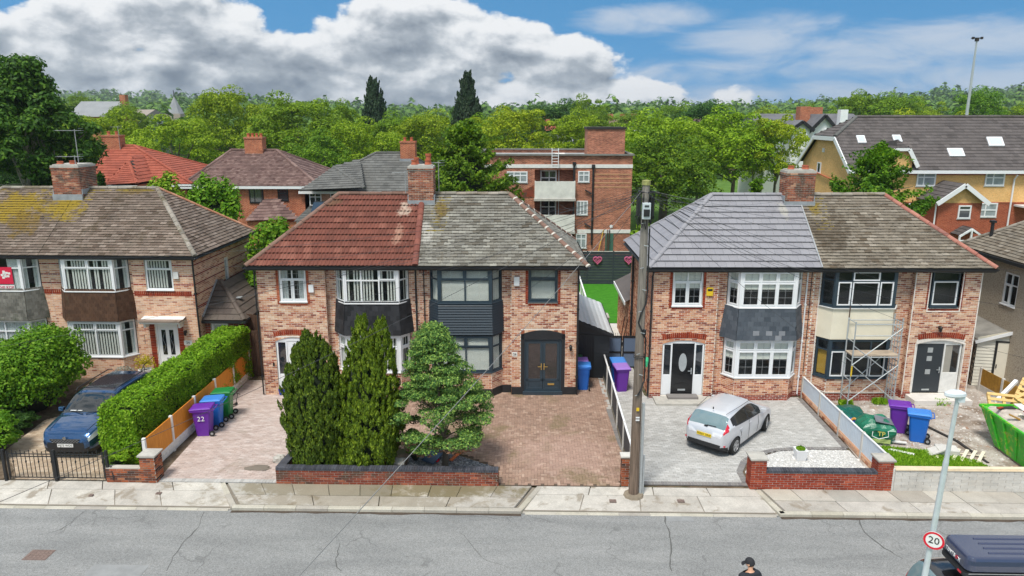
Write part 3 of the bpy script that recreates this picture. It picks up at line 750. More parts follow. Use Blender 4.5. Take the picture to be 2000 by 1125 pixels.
def bay(H,bx0,bx1,fx0,fx1,z0,z1,mat,cols,trans,blind,sash=(),side_trans=None,leads=None,label=None,fw=.06,sashmat=None,side_blind=None,lip=True,glass=None,blindcol=None):
 """three faced bay window as ONE part: front frame with the two slanted sides and the shared head and sill board"""
 segs=[Seg(bx0,.25,fx0,-.25),Seg(fx0,-.25,fx1,-.25),Seg(fx1,-.25,bx1,.25)]
 b=H.mb()
 off=.05
 plan=[(bx0-off,.25),(fx0-off*.4,-.25-off),(fx1+off*.4,-.25-off),(bx1+off,.25)]
 if lip:b.prism([plan[0],plan[1],plan[2],plan[3]],'z',z0-.05,z0-.002)
 for (x,y) in ((fx0,-.25),(fx1,-.25)):b.box(x-.035,y-.012,z0,x+.035,y+.05,z1)
 root=b.build('bay_window',mat,H.root,bevel=.006)
 if label:root['label']=label
 for k,sg in enumerate(segs):
  e=.035
  if k==1:window(H,sg,e,sg.L-e,z0,z1,cols,trans,mat,blind,fw,y=.0,name='front_frame',sash=sash,sill=False,leads=leads,parent=root,room=0,sashmat=sashmat,glass=glass,blindcol=blindcol)
  else:window(H,sg,e,sg.L-e,z0,z1,[],trans if side_trans is None else side_trans,mat,side_blind or blind,fw,y=.0,name='side_frame',sash=sash if sash=='all' else (),sill=False,leads=leads,parent=root,room=0,sashmat=sashmat,glass=glass,blindcol=blindcol)
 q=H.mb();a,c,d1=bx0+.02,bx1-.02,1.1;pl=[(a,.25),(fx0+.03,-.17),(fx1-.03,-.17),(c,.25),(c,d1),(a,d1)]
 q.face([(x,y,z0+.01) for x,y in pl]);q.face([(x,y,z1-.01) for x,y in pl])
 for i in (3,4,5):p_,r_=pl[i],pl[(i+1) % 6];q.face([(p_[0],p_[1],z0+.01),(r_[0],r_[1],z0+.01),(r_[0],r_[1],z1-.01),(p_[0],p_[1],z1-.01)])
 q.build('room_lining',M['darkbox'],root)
 return root
def flatten(root):
 """keep the tree at three levels: thing > part > sub-part"""
 for f in [o for o in COL.objects if o.parent==root]:
  for g in [o for o in COL.objects if o.parent==f]:g.parent=root

def half_profile(D):
 yr=D/2;return yr
ER=5.36
class RoofGeo:
 def __init__(s,D,rx0=2.75,rx1=9.85,W=12.6,rz=7.82,ov=.3,ez=ER):
  s.D,s.W,s.ov,s.ez,s.rz,s.rx0,s.rx1=D,W,ov,ez,rz,rx0,rx1;s.yr=D/2
  s.e=[Vector((-ov,-ov,ez)),Vector((W+ov,-ov,ez)),Vector((W+ov,D+ov,ez)),Vector((-ov,D+ov,ez))]
  s.r0=Vector((rx0,s.yr,rz));s.r1=Vector((rx1,s.yr,rz))
def plane_poly(o,u,v,pts):return [((p-o).dot(u),(p-o).dot(v)) for p in pts]
def tile_plane(H,pts,w_,g,tmpl,mat,parent,name='roof_tile',single=300,jit=.004,order=None,half=True,lift=.0,rnd=RND):
 """pts: eave left, eave right, then the rest of the roof face, in house coordinates"""
 o=pts[0];u=(pts[1]-pts[0]).normalized();n=u.cross(pts[2]-pts[0]).normalized()
 if n.z<0:n=-n
 v=n.cross(u).normalized()
 if v.z<0:v=-v
 poly=plane_poly(o,u,v,pts);vmax=max(p[1] for p in poly);ms=[];j=0;y=0.0
 base=Matrix((u,v,n)).transposed().to_4x4()
 while y<vmax-g*.35:
  for (a,c) in clip_row(poly,min(y+g*.5,vmax-.01)):
   x=a if not half else math.floor(a/w_)*w_-(w_/2 if j % 2 else 0)
   while x<c:
    l,r=max(x,a)+.006,min(x+w_,c)-.006
    if r-l>.03:
     q=o+u*((l+r)/2+0)+v*(y+rnd.uniform(-jit,jit))+n*(lift+rnd.uniform(0,jit))
     m=base.copy();m.translation=q;m=m @ Matrix.Rotation(rnd.uniform(-jit,jit)*2.2,4,'Z') @ Matrix.Diagonal(((r-l)/(w_-.012),1,1,1))
     ms.append(H.mm(m))
    x+=w_
  y+=g;j+=1
 lay(name,tmpl,ms,mat,parent,single)
 return poly,o,u,v,n
def flat_tile(w_,g,th=.018,lap=1.18,up=.03):
 b=MB();x=w_/2-.003
 b.add([(-x,0,up),(x,0,up),(x,lap*g,-.004),(-x,lap*g,-.004),(-x,0,up+th*.6),(x,0,up+th*.6),(x,lap*g,th*.6-.004),(-x,lap*g,th*.6-.004)],
   [(4,5,6,7),(0,1,5,4),(1,2,6,5),(3,0,4,7)]);return b
def pan_tile(w_,g,th=.045,lap=1.12):
 """interlocking tile with two rounded rolls"""
 b=MB();prof=[(-.5,.0),(-.42,.0),(-.34,.7),(-.26,1.),(-.18,.7),(-.10,.05),(.08,.05),(.16,.7),(.24,1.),(.32,.7),(.40,0.),(.5,.0)]
 n=len(prof);vs=[]
 for (yy,zz) in ((0,.012),(lap*g,-.012)):
  for (f,h) in prof:vs.append((f*(w_-.004),yy,zz+(.04 if yy==0 else .012)+h*th*.7))
 for (f,h) in prof:vs.append((f*(w_-.004),.0,.03+h*th*.5))
 fs=[(i,i+1,n+i+1,n+i) for i in range(n-1)]+[(2*n+i,2*n+i+1,i+1,i) for i in range(n-1)]
 b.add(vs,fs);return b
def ridge_run(H,a,b_,r,ln,mat,parent,name='ridge_tile',joint=None,nseg=7):
 """half-round tiles end to end from a to b"""
 a=Vector(a);b_=Vector(b_);d=(b_-a);L=d.length;d.normalize();k=max(1,round(L/ln));side=d.cross(Vector((0,0,1))).normalized();up=side.cross(d).normalized()
 def seg_mesh(l0,l1,rr0,rr1,nm,mt):
  t=MB();vs=[]
  for (x,rr) in ((l0,rr0),(l1,rr1)):
   for i in range(nseg+1):
    q=math.pi*(i/nseg)*1.1-math.pi*.05;vs.append((x,math.cos(q)*rr,math.sin(q)*rr*.8-.02))
  m_=nseg+1
  t.add(vs,[(i,i+1,m_+i+1,m_+i) for i in range(nseg)]+[tuple(range(m_))[::-1],tuple(range(m_,2*m_))]);return t.mesh(nm,mt)
 me=seg_mesh(0,L/k-.008,r,r*.93,name,mat);jm=seg_mesh(-.035,.035,r*1.06,r*1.06,'mortar_joint',joint) if joint else None
 base=Matrix((d,side,up)).transposed().to_4x4()
 for i in range(k):
  m=base.copy();m.translation=a+d*(i*L/k)+Vector((0,0,RND.uniform(-.008,.008)));o=bpy.data.objects.new(name,me);COL.objects.link(o);o.parent=parent;o.matrix_basis=H.mm(m @ Matrix.Rotation(RND.uniform(-.02,.02),4,'Z'))
  if jm:o=bpy.data.objects.new('mortar_joint',jm);COL.objects.link(o);o.parent=parent;o.matrix_basis=H.mm(m)
def moss_lumps(H,frame,n,g,mat,parent,mask,seed=1,s0=.015,s1=.05,name='moss_tuft'):
 poly,o,u,v,nn=frame;r=random.Random(seed);ms=[]
 t=MB();t.add([(1,0,0),(.3,.9,0),(-.8,.6,0),(-.9,-.5,0),(.2,-1,0),(0,0,.8)],[(0,1,5),(1,2,5),(2,3,5),(3,4,5),(4,0,5)])
 base=Matrix((u,v,nn)).transposed().to_4x4();xs=[p[0] for p in poly];vm=max(p[1] for p in poly);tries=0
 while len(ms)<n and tries<n*40:
  tries+=1;y=(r.randrange(int(vm/g)))*g-.005;x=r.uniform(min(xs),max(xs))
  if not inside((x,max(y,.03)),poly):continue
  p=o+u*x+v*y
  if r.random()>mask(p.x,p.z):continue
  m=base.copy();m.translation=p+nn*.018;s=r.uniform(s0,s1)*(1.8 if r.random()<.06 else 1);ms.append(H.mm(m @ Matrix.Diagonal((s*r.uniform(1,2.0),s*.7,s*.7,1))))
 if ms:link(name,batch(name,t,ms,mat),parent,kind='stuff')
def roof_half(H,G_,side,kind,mats,single=300,xp=6.3):
 """side: 'L' or 'R' half of the hipped roof; returns frames of the tiled faces"""
 L=side=='L';dx=.004 if L else -.004;xp-=dx
 e,r0,r1=G_.e,G_.r0,G_.r1
 if L:front=[e[0],Vector((xp,-G_.ov,G_.ez)),Vector((xp,G_.yr,G_.rz)),r0];hip=[e[3],e[0],r0];back=[Vector((xp,G_.D+G_.ov,G_.ez)),e[3],r0,Vector((xp,G_.yr,G_.rz))]
 else:front=[Vector((xp,-G_.ov,G_.ez)),e[1],r1,Vector((xp,G_.yr,G_.rz))];hip=[e[1],e[2],r1];back=[e[2],Vector((xp,G_.D+G_.ov,G_.ez)),Vector((xp,G_.yr,G_.rz)),r1]
 b=H.mb()
 for f in (front,hip,back):b.face(f)
 so=.14
 if L:sof=[(e[0].x,e[0].y),(xp,e[0].y),(xp,e[2].y),(e[0].x,e[2].y)]
 else:sof=[(xp,e[0].y),(e[1].x,e[0].y),(e[1].x,e[2].y),(xp,e[2].y)]
 b.face([(x,y,G_.ez-so) for x,y in sof])
 for i in range(4):
  a,c=sof[i],sof[(i+1) % 4];b.face([(a[0],a[1],G_.ez-so),(c[0],c[1],G_.ez-so),(c[0],c[1],G_.ez),(a[0],a[1],G_.ez)])
 rf=b.build('roof',mats['deck'],H.root)
 if kind=='plain':w_,g=.28,.155;t=flat_tile(w_,g)
 elif kind=='pan':w_,g=.30,.325;t=pan_tile(w_,g)
 else:w_,g=.33,.325;t=flat_tile(w_,g,.03,1.1,.05)
 jit={'plain':.006,'pan':.003,'smooth':.0015}[kind]
 fr=tile_plane(H,front,w_,g,t,mats['tile'],rf,single=single,jit=jit,half=kind != 'pan')
 fh=tile_plane(H,hip,w_,g,t,mats['tile'],rf,single=0,jit=jit,half=kind != 'pan',name='side_tile')
 tile_plane(H,back,w_,g,t,mats['tile'],rf,single=0,name='rear_tile',half=kind != 'pan')
 up=Vector((0,0,.03));r=mats.get('ridge_r',.11)
 A,B_=(r0,e[0]) if L else (r1,e[1]);A2=e[3] if L else e[2]
 ridge_run(H,B_+up,A+up,r,mats.get('hip_len',.40),mats.get('hip',mats['ridge']),rf,name='hip_tile',joint=mats.get('hip_joint'))
 ridge_run(H,A2+up,A+up,r,mats.get('hip_len',.40),mats.get('hip2',mats.get('hip',mats['ridge'])),rf,name='hip_tile',joint=mats.get('hip_joint'))
 ra=Vector((xp,G_.yr,G_.rz));ridge_run(H,A+up,ra+up,r,.42,mats['ridge'],rf)
 # gutter and fascia
 g_=H.mb();y=e[0].y-.06;z=G_.ez-.05
 xs=(e[0].x,xp) if L else (xp,e[1].x)
 vs=[];m_=6
 for x in xs:
  for i in range(m_+1):q=math.pi+math.pi*i/m_;vs.append((x,y+.06*math.cos(q),z+.06*math.sin(q)))
 g_.add(vs,[(i,i+1,m_+2+i,m_+1+i) for i in range(m_)])
 g_.box(xs[0],e[0].y-.004,G_.ez-.16,xs[1],e[0].y+.02,G_.ez-.012)
 sx=e[0].x if L else e[1].x;s_=-1 if L else 1
 vs=[]
 for yy in (e[0].y,e[2].y):
  for i in range(m_+1):q=math.pi+math.pi*i/m_;vs.append((sx+s_*.06+.06*math.cos(q),yy,z+.06*math.sin(q)))
 g_.add(vs,[(i,i+1,m_+2+i,m_+1+i) for i in range(m_)])
 g_.build('gutter',M['blackp'],H.root)
 return rf,fr,fh
def pipe(H,pts,r,mat,name='downpipe'):
 b=H.mb();b.tube(pts,r,8)
 for i in range(len(pts)-1):
  a,c=Vector(pts[i]),Vector(pts[i+1])
  if abs(a.z-c.z)>1.5:
   k=int(abs(a.z-c.z)/1.6)
   for j in range(1,k+1):q=a.lerp(c,j/(k+.5));b.box(q.x-r*1.3,q.y-r*1.3,q.z-.03,q.x+r*1.3,q.y+r*1.6,q.z+.03)
 return b.build(name,mat,H.root,smooth=False)
def pot(b,x,y,z,h,r):b.lathe((x,y,z),[(r*.95,0),(r*1.05,.04),(r*.9,.06),(r*.8,h*.75),(r*.95,h*.8),(r*.98,h),(r*.7,h),(r*.68,h*.6)],12)
def chimney(H,x0,x1,y0,y1,z0,z1,mat,pots,flash=True,name='chimney',mortar=None,aerial=True,cap=.0,n=120):
 b=H.mb();b.box(x0+.006,y0+.006,z0,x1-.006,y1-.006,z1)
 st=b.build(name,mortar or M['mortar_grey'],H.root)
 allm=[]
 for (sg) in (Seg(x0,y0,x1,y0),Seg(x1,y0,x1,y1),Seg(x0,y1,x0,y0),Seg(x1,y1,x0,y1)):
  o,_=brick_matrices(H,sg,z0,z1-.15,[],shift=-.05);allm+=o
 for g_,(dx,zz) in enumerate(((.03,z1-.15),(.0,z1-.075))):
  for sg in (Seg(x0-dx,y0-dx,x1+dx,y0-dx),Seg(x1+dx,y0-dx,x1+dx,y1+dx),Seg(x0-dx,y1+dx,x0-dx,y0-dx),Seg(x1+dx,y1+dx,x0-dx,y1+dx)):
   o,_=brick_matrices(H,sg,zz,zz+.07,[]);allm+=o
 lay('brick',BRK,allm,mat,st,n)
 q=H.mb();q.box(x0-.01,y0-.01,z1-.155,x1+.01,y1+.01,z1+.012);q.box(x0+.06,y0+.06,z1+.01,x1-.06,y1-.06,z1+.06);q.build('chimney_cap',M['concrete'],st)
 for (px_,py_,h,r) in pots:
  q=H.mb();pot(q,px_,py_,z1+.04,h,r);q.build('chimney_pot',M['terracotta'],st,smooth=False)
 if flash:
  q=H.mb();q.box(x0-.05,y0-.05,z0,x1+.05,y0+.02,z0+.30);q.box(x0-.05,y0+.02,z0+.3,x0+.01,y1,z0+.52);q.box(x1-.01,y0+.02,z0+.3,x1+.05,y1,z0+.52)
  q.build('lead_flashing',M['lead'],st)
 return st
def aerial(H,x,y,z0,h,yaw,n=7,parent=None,size=1.0,vert=False):
 b=H.mb() if H else MB();b.tube([(x,y,z0),(x,y,z0+h)],.018,6);c,s=math.cos(yaw),math.sin(yaw)
 zt=z0+h-.06;L=.55*size
 b.tube([(x-c*L*.4,y-s*L*.4,zt),(x+c*L*1.2,y+s*L*1.2,zt)],.012,5)
 for i in range(n):
  t=-.35+1.5*i/(n-1);a=.22*size*(1.1-.5*i/n);p=(x+c*L*t,y+s*L*t,zt)
  b.tube([(p[0]-s*a,p[1]+c*a,p[2]),(p[0]+s*a,p[1]-c*a,p[2])] if not vert else [(p[0],p[1],p[2]-a),(p[0],p[1],p[2]+a)],.008,4)
 t=-.38;p=(x+c*L*t,y+s*L*t,zt)
 for dz in (-.1,0,.1):b.tube([(p[0]-s*.2,p[1]+c*.2,p[2]+dz),(p[0]+s*.2,p[1]-c*.2,p[2]+dz)],.009,4)
 return b.build('aerial',M['grey'],parent)

# ------------------------------------------------------------------ the semi-detached houses along the street
def apron(H,bx0,bx1,fx0,fx1,z0,z1,kind,mat,back,name='bay_panel',flare=.09,w_=.2,g=.17,single=120,odd=None,label=None):
 segs=[Seg(bx0-.03,.25,fx0-.02,-.25),Seg(fx0-.02,-.25,fx1+.02,-.25),Seg(fx1+.02,-.25,bx1+.03,.25)]
 b=H.mb()
 P0=[(bx0-.03-flare,.25),(fx0-.02-flare*.5,-.25-flare),(fx1+.02+flare*.5,-.25-flare),(bx1+.03+flare,.25)]
 P1=[(bx0-.02,.25),(fx0-.01,-.24),(fx1+.01,-.24),(bx1+.02,.25)]
 b.add([(x,y,z0) for x,y in P0]+[(x,y,z1) for x,y in P1],[(0,1,5,4),(1,2,6,5),(2,3,7,6),(0,3,2,1),(4,5,6,7)])
 root=b.build(name,back,H.root)
 if label:root['label']=label
 if kind=='render':return root
 if kind=='boards':
  z=z0;k=0
  while z<z1-.02:
   q=H.mb();f=1-(z-z0)/(z1-z0)
   def ring(zz,o):
    f_=1-(zz-z0)/(z1-z0);A=[tuple(np.array(P1[i])+(np.array(P0[i])-np.array(P1[i]))*f_) for i in range(4)]
    return [(A[0][0]-o,A[0][1],zz),(A[1][0]-o*.5,A[1][1]-o,zz),(A[2][0]+o*.5,A[2][1]-o,zz),(A[3][0]+o,A[3][1],zz)]
   r=ring(z,.05)+ring(min(z+g-.016,z1),.008)+ring(z,0)
   q.add(r,[(0,1,5,4),(1,2,6,5),(2,3,7,6),(8,9,1,0),(9,10,2,1),(10,11,3,2)]);q.build('board',mat,root);z+=g
  return root
 t=MB();x=w_/2-.003
 t.add([(-x,-.026,0),(x,-.026,0),(x,-.008,g*1.1),(-x,-.008,g*1.1),(-x,0,0),(x,0,0)],[(0,1,2,3),(4,5,1,0),(0,3,4),(1,5,2)])
 ms,oddm=[],[];z=z0-.01;j=0
 while z<z1-.03:
  f=max(0,1-(z-z0)/(z1-z0))
  for si,sg0 in enumerate(segs):
   A=[tuple(np.array(P1[i])+(np.array(P0[i])-np.array(P1[i]))*f) for i in range(4)]
   sg=Seg(A[si][0],A[si][1],A[si+1][0],A[si+1][1])
   x=-(w_/2 if j % 2 else 0)
   while x<sg.L:
    l,r=max(x,0),min(x+w_,sg.L)
    if r-l>.03:
     m=H.mm(sg.m4((l+r)/2,-.004,z+RND.uniform(-.006,.006),(r-l)/w_,rot=RND.uniform(-.012,.012)) @ Matrix.Rotation(.03,4,'X'))
     (oddm if odd and si==1 and odd((l+r)/2/sg.L,(z-z0)/(z1-z0),j) else ms).append(m)
    x+=w_
  z+=g;j+=1
 lay('shingle',t,ms,mat,root,single)
 if oddm:lay('pale_shingle',t,oddm,M['slate_pale'],root,50)
 return root
def bay_base(H,bx0,bx1,fx0,fx1,z1,mat,mortar,plinth=None,pl_h=.3,bands=(),bandmat=None):
 a,f,c,d=(bx0,.25),(fx0,-.25),(fx1,-.25),(bx1,.25)
 out=[(Seg(*a,*f),0,z1,[],bands),(Seg(*f,*c),0,z1,[],bands),(Seg(*c,*d),0,z1,[],bands)]
 return out
def plinth_run(H,segs,h,mat,t=.014,name='plinth',skip=()):
 b=H.mb();last=None
 for s_ in segs:
  if last is not None and (Vector(s_.pt((0,0,0)))-last).length>.05:b.build(name,mat,H.root);b=H.mb()
  last=Vector(s_.pt((s_.L,0,0)))
  p=[s_.pt((0,-t,0)),s_.pt((s_.L,-t,0)),s_.pt((s_.L,-t,h)),s_.pt((0,-t,h)),s_.pt((0,0,h+.012)),s_.pt((s_.L,0,h+.012))]
  b.add(p,[(0,1,2,3),(3,2,5,4)])
 b.build(name,mat,H.root)
def panel_door(H,seg,u0,u1,z0,z1,leaf,frame,side=0.0,arch=.0,y=.03,leafmat=None,fill=None):
 """frame round a door; side: width of glazed sidelights (left, right)"""
 b=H.mb(seg);t=.06;y0,y1=y,y+.08
 sl_,sr_=side if isinstance(side,tuple) else (side,side)
 b.box(u0,y0,z0,u0+t,y1,z1);b.box(u1-t,y0,z0,u1,y1,z1);b.box(u0+t,y0,z1-t-arch,u1-t,y1,z1)
 if sl_:b.box(u0+sl_,y0,z0,u0+sl_+t,y1,z1-t-arch);b.box(u0+t,y0+.01,z0,u0+sl_,y1-.01,z0+.85);b.box(u0+t,y0+.01,z1-t-arch-.06,u0+sl_,y1-.01,z1-t-arch)
 if sr_:b.box(u1-sr_-t,y0,z0,u1-sr_,y1,z1-t-arch);b.box(u1-sr_,y0+.01,z0,u1-t,y1-.01,z0+.85);b.box(u1-sr_,y0+.01,z1-t-arch-.06,u1-t,y1-.01,z1-t-arch)
 f=b.build('door_frame',frame,H.root,bevel=.006)
 for (a,c,on) in ((u0+t,u0+sl_,sl_),(u1-sr_,u1-t,sr_)):
  if on:q=H.mb(seg);q.box(a,y+.045,z0+.85,c,y+.052,z1-t-arch-.06);q.build('sidelight_pane',M['glass_dark'],f)
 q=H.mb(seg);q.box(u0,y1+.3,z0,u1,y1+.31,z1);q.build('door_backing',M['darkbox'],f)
 a=u0+t+(sl_ if sl_ else 0)+(0 if not sl_ else 0);c=u1-t-(sr_ if sr_ else 0)
 q=H.mb(seg);q.box(a+.006,y+.02,z0+.03,c-.006,y+.065,z1-t-arch-.006)
 d=q.build('door',leafmat or leaf,H.root,bevel=.006)
 return f,d,a,c
def arch_fill(H,seg,u0,u1,z,rise,mat,parent_name='arch_spandrel',y=.0,depth=.1):
 """brick-coloured corners that turn a square opening into a segmental arch"""
 b=H.mb(seg);n=12
 for i in range(n):
  f0,f1=i/n,(i+1)/n;k=lambda f:z+rise*(1-(2*f-1)**2)
  a,c=u0+(u1-u0)*f0,u0+(u1-u0)*f1
  b.add([(a,y,k(f0)),(c,y,k(f1)),(c,y,z+rise),(a,y,z+rise),(a,y+depth,k(f0)),(c,y+depth,k(f1))],[(0,1,2,3),(4,5,1,0)])
 return b.build(parent_name,mat,H.root)
def wall_light(H,u,z,seg,mat=None):
 b=H.mb(seg);b.box(u-.04,-.02,z-.06,u+.04,0,z+.06);b.tube([(u,-.02,z+.04),(u,-.10,z+.08),(u,-.12,z+.02)],.01,5)
 c=seg.pt((u,-.12,z-.12));q=MB(lambda p:(p[0]-H.off,p[1],p[2]))
 b2=H.mb();b2.lathe(c,[(.03,-.03),(.05,0),(.065,.13),(.08,.14),(.02,.19),(.01,.22)],8)
 o=b.build('wall_light',mat or M['black'],H.root);b2.build('lantern',mat or M['black'],o)
def box_on_wall(H,seg,u,z,w_,h,d,mat,name,bevel=.01):
 b=H.mb(seg);b.box(u-w_/2,-d,z-h/2,u+w_/2,0,z+h/2);return b.build(name,mat,H.root,bevel=bevel)
def frame_bricks(H,seg,u0,u1,z0,z1,mat,w_=.11,sides=True,head=False,foot=True):
 """brick surround standing proud beside a window"""
 b=MB();b.add([(-.5,-.014,-.5),(.5,-.014,-.5),(.5,.02,-.5),(-.5,.02,-.5),(-.5,-.014,.5),(.5,-.014,.5),(.5,.02,.5),(-.5,.02,.5)],[(0,3,2,1),(4,5,6,7),(0,1,5,4),(1,2,6,5),(3,0,4,7)])
 ms=[]
 if sides:
  z=z0-(.08 if foot else 0)+.0375
  while z<z1:
   for u in (u0-w_/2,u1+w_/2):ms.append(H.mm(seg.m4(u,0,z) @ Matrix.Diagonal((w_-.01,1,.065,1))))
   z+=.075
 if foot:
  n=int((u1-u0)/.225)
  for i in range(n):ms.append(H.mm(seg.m4(u0+(i+.5)*(u1-u0)/n,0,z0-.09) @ Matrix.Diagonal(((u1-u0)/n-.01,1,.065,1))))
 lay('surround_brick',b,ms,mat,H.root,80)
def letters(H,seg,u,z,txt,size,mat,parent,y=-.03,name='number'):
 c=seg.pt((u,y,z));return text_mesh(txt,size,mat,name,parent,mtx((c[0]-H.off,c[1],c[2]),(seg.d.x,seg.d.y,0),(0,0,1)),.004)

D1=5.6
M['tile_grey']=pieces('lichened_grey_tile',[(0,(.12,.11,.09)),(.3,(.21,.20,.172)),(.6,(.165,.155,.135)),(.85,(.27,.26,.225)),(1,(.095,.08,.06))],var=.22,scale=1.4,stain=(.12,.10,.07),stain_scale=1.3,stain_at=.6,patches=[(-3.6,30.1,7.2,.75,.45,(.13,.085,.02),.8),(-4.05,29.2,6.4,.8,.4,(.44,.42,.38),.6)])
M['tile_brown']=pieces('mossy_brown_tile',[(0,(.10,.07,.052)),(.3,(.19,.145,.115)),(.6,(.145,.11,.088)),(.85,(.24,.19,.155)),(1,(.08,.058,.04))],var=.25,scale=1.2,stain=(.09,.065,.04),stain_scale=1.0,stain_at=.56,
 patches=[(-22.6,31.9,7.1,1.25,1.1,(.25,.17,.012),.95),(-20.4,31.8,7.15,1.0,1.1,(.26,.18,.012),.95),(-21.8,31.0,6.5,1.0,.9,(.16,.10,.014),.8),(-24.6,32.7,7.7,.5,2.0,(.22,.15,.015),.8),(-17.8,32.8,7.75,.4,2.2,(.14,.09,.02),.8)])
M['tile_stone']=pieces('lichened_buff_tile',[(0,(.12,.095,.07)),(.3,(.21,.18,.14)),(.6,(.165,.14,.11)),(.85,(.27,.235,.19)),(1,(.10,.075,.05))],var=.24,scale=1.2,stain=(.075,.055,.035),stain_scale=1.1,stain_at=.58,
 patches=[(11.6,30.2,7.1,.7,.55,(.20,.14,.02),.85),(11.9,29.2,6.3,1.2,.9,(.07,.05,.03),.7)])
M['tile_red']=pieces('red_concrete_tile',[(0,(.135,.048,.034)),(.4,(.18,.062,.043)),(.8,(.155,.054,.038)),(1,(.22,.085,.06))],var=.16,scale=1.6,bmp=.2,stain=(.11,.045,.035),stain_scale=1.2,stain_at=.62,spots=((.42,.36,.30),11,.735),patches=[(-5.1,30.0,7.1,.55,.55,(.50,.40,.32),.75),(-5.2,28.9,6.2,.7,.4,(.42,.25,.18),.6),(-8.2,30.2,7.5,.3,2.2,(.12,.075,.04),.6)])
M['tile_slategrey']=pieces('new_grey_tile',[(0,(.235,.23,.25)),(.5,(.27,.265,.285)),(1,(.25,.245,.265))],rough=.5,var=.05,bmp=.1,patches=[(10.3,30.0,7.1,.6,.45,(.40,.38,.33),.7)])
M['tile_dark']=pieces('brown_interlocking_tile',[(0,(.085,.065,.055)),(.5,(.115,.09,.075)),(1,(.10,.08,.065))],rough=.7,var=.12)
M['deck']=plain('roof_deck',(.03,.027,.025),1)
M['ridge_stone']=pieces('stone_ridge',[(0,(.2,.18,.15)),(.5,(.3,.27,.23)),(1,(.24,.2,.16))],var=.25,stain=(.10,.08,.04),stain_at=.5)
M['ridge_red']=pieces('red_ridge',[(0,(.18,.06,.045)),(.6,(.24,.085,.06)),(1,(.15,.055,.045))],var=.2)
M['ridge_brown']=pieces('brown_ridge',[(0,(.17,.10,.075)),(.6,(.22,.13,.10)),(1,(.14,.08,.06))],var=.2)
M['ridge_pink']=pieces('pink_ridge',[(0,(.42,.19,.14)),(.6,(.34,.13,.10)),(1,(.26,.12,.10))],var=.2)
M['ridge_orange']=pieces('orange_ridge',[(0,(.52,.25,.15)),(.6,(.44,.19,.11)),(1,(.55,.30,.2))],var=.2)
M['ridge_grey']=pieces('grey_ridge',[(0,(.25,.245,.265)),(1,(.29,.285,.305))],rough=.5,var=.06)
M['ridge_mort']=plain('pale_mortar',(.56,.52,.46),.95,var=.15,scale=8)
M['shingle_black']=pieces('black_shingle',[(0,(.012,.013,.015)),(.5,(.04,.041,.046)),(1,(.02,.021,.024))],rough=.6,var=.1)
M['shingle_brown']=pieces('brown_cedar_shingle',[(0,(.06,.03,.018)),(.5,(.10,.052,.03)),(1,(.075,.036,.02))],rough=.8,var=.25,scale=4,stain=(.06,.055,.03),stain_at=.6)
M['shingle_grey']=pieces('weathered_shingle',[(0,(.11,.105,.09)),(.5,(.20,.19,.165)),(1,(.14,.13,.11))],rough=.9,var=.3,scale=5,stain=(.07,.08,.05),stain_at=.52)
M['slate_blue']=pieces('blue_grey_slate',[(0,(.05,.062,.078)),(.5,(.10,.115,.135)),(1,(.07,.082,.10))],rough=.55,var=.08,bmp=.1)
M['slate_pale']=pieces('pale_slate',[(0,(.19,.20,.22)),(1,(.25,.26,.28))],rough=.6,var=.08)
M['board_navy']=plain('navy_board',(.022,.036,.05),.45,var=.08)
M['render_cream']=plain('cream_board',(.72,.66,.52),.8,var=.06,scale=2)
M['plaster_edge']=plain('white_sealant',(.74,.68,.62),.9,var=.2,scale=6)
M['blackrender']=plain('black_masonry_paint',(.016,.017,.02),.6,var=.2)
M['door_white']=plain('white_door',(.80,.81,.82),.35);M['door_black']=plain('gloss_black_door',(.01,.011,.013),.2,spec=.6)
M['door_slate']=plain('anthracite_door',(.028,.036,.044),.4)
M['wood_yellow']=plain('yellow_board',(.62,.36,.05),.7,var=.1)
G1=RoofGeo(D1)
def mats_roof(**k):return dict(deck=M['deck'],**k)
def sides(H,which,mat,mortar,holes=(),bands=(),D=D1,z1=ER):
 """gable-side and rear walls"""
 if which=='L':return [(Seg(0,D,0,0),0,z1,list(holes),bands)]
 return [(Seg(12.6,0,12.6,D),0,z1,list(holes),bands)]
def rear(H,x0,x1,D=D1):
 b=H.mb();b.box(x0+.02,D-.15,0,x1-.02,D,ER);b.build('rear_wall',M['brick_red'],H.root)

PAIR=[('mid',(-10.6,27.75,0),R(1.3)),('right',(4.85,27.75,0),R(1.0)),('left',(-26.6,29.85,0),R(-.6))]
# ===== house 22: red roof
H=House('semi_detached_house','house with red concrete tile roof and black shingle bay panel, behind the tall conifers','house',PAIR[0][1],PAIR[0][2],0)
BX=(3.03,5.90,3.46,5.55)
S1,S2,S3,S4=Seg(0,0,2.66,0),Seg(2.66,0,2.66,.25),Seg(2.66,.25,BX[0],.25),Seg(BX[1],.25,6.297,.25)
segs=[(S1,0,ER,[(.86,1.93,3.86,5.25),(.55,1.95,.0,2.42)],()),(S2,0,ER,[],()),(S3,0,ER,[],()),(S4,0,ER,[],())]+bay_base(H,*BX,1.02,None,None)
wl=build_walls(H,segs+sides(H,'L',None,None),M['brick_pink'],M['mortar'])
frame_bricks(H,S1,.86,1.93,3.86,5.25,M['brick_hdr2']);soldiers(H,S1,.5,2.0,2.44,.10,M['brick_hdr'],H.root)
arch_fill(H,S1,.55,1.95,2.26,.16,M['brick_pink'])
window(H,S1,.88,1.91,3.9,5.24,[.48],.68,M['white'],'curtain',sash=((0,0),(1,0)),leads=(3,4))
bay(H,*BX,3.9,5.27,M['white'],[.3,.66],.66,'vertical',sash=((2,1),))
flat_bays=[]
apron(H,*BX,2.62,3.84,'shingle',M['shingle_black'],M['blackrender'],flare=.10,w_=.24,g=.19)
bay(H,*BX,1.06,2.56,M['white'],[.33,.67],.68,'vertical',sash='all')
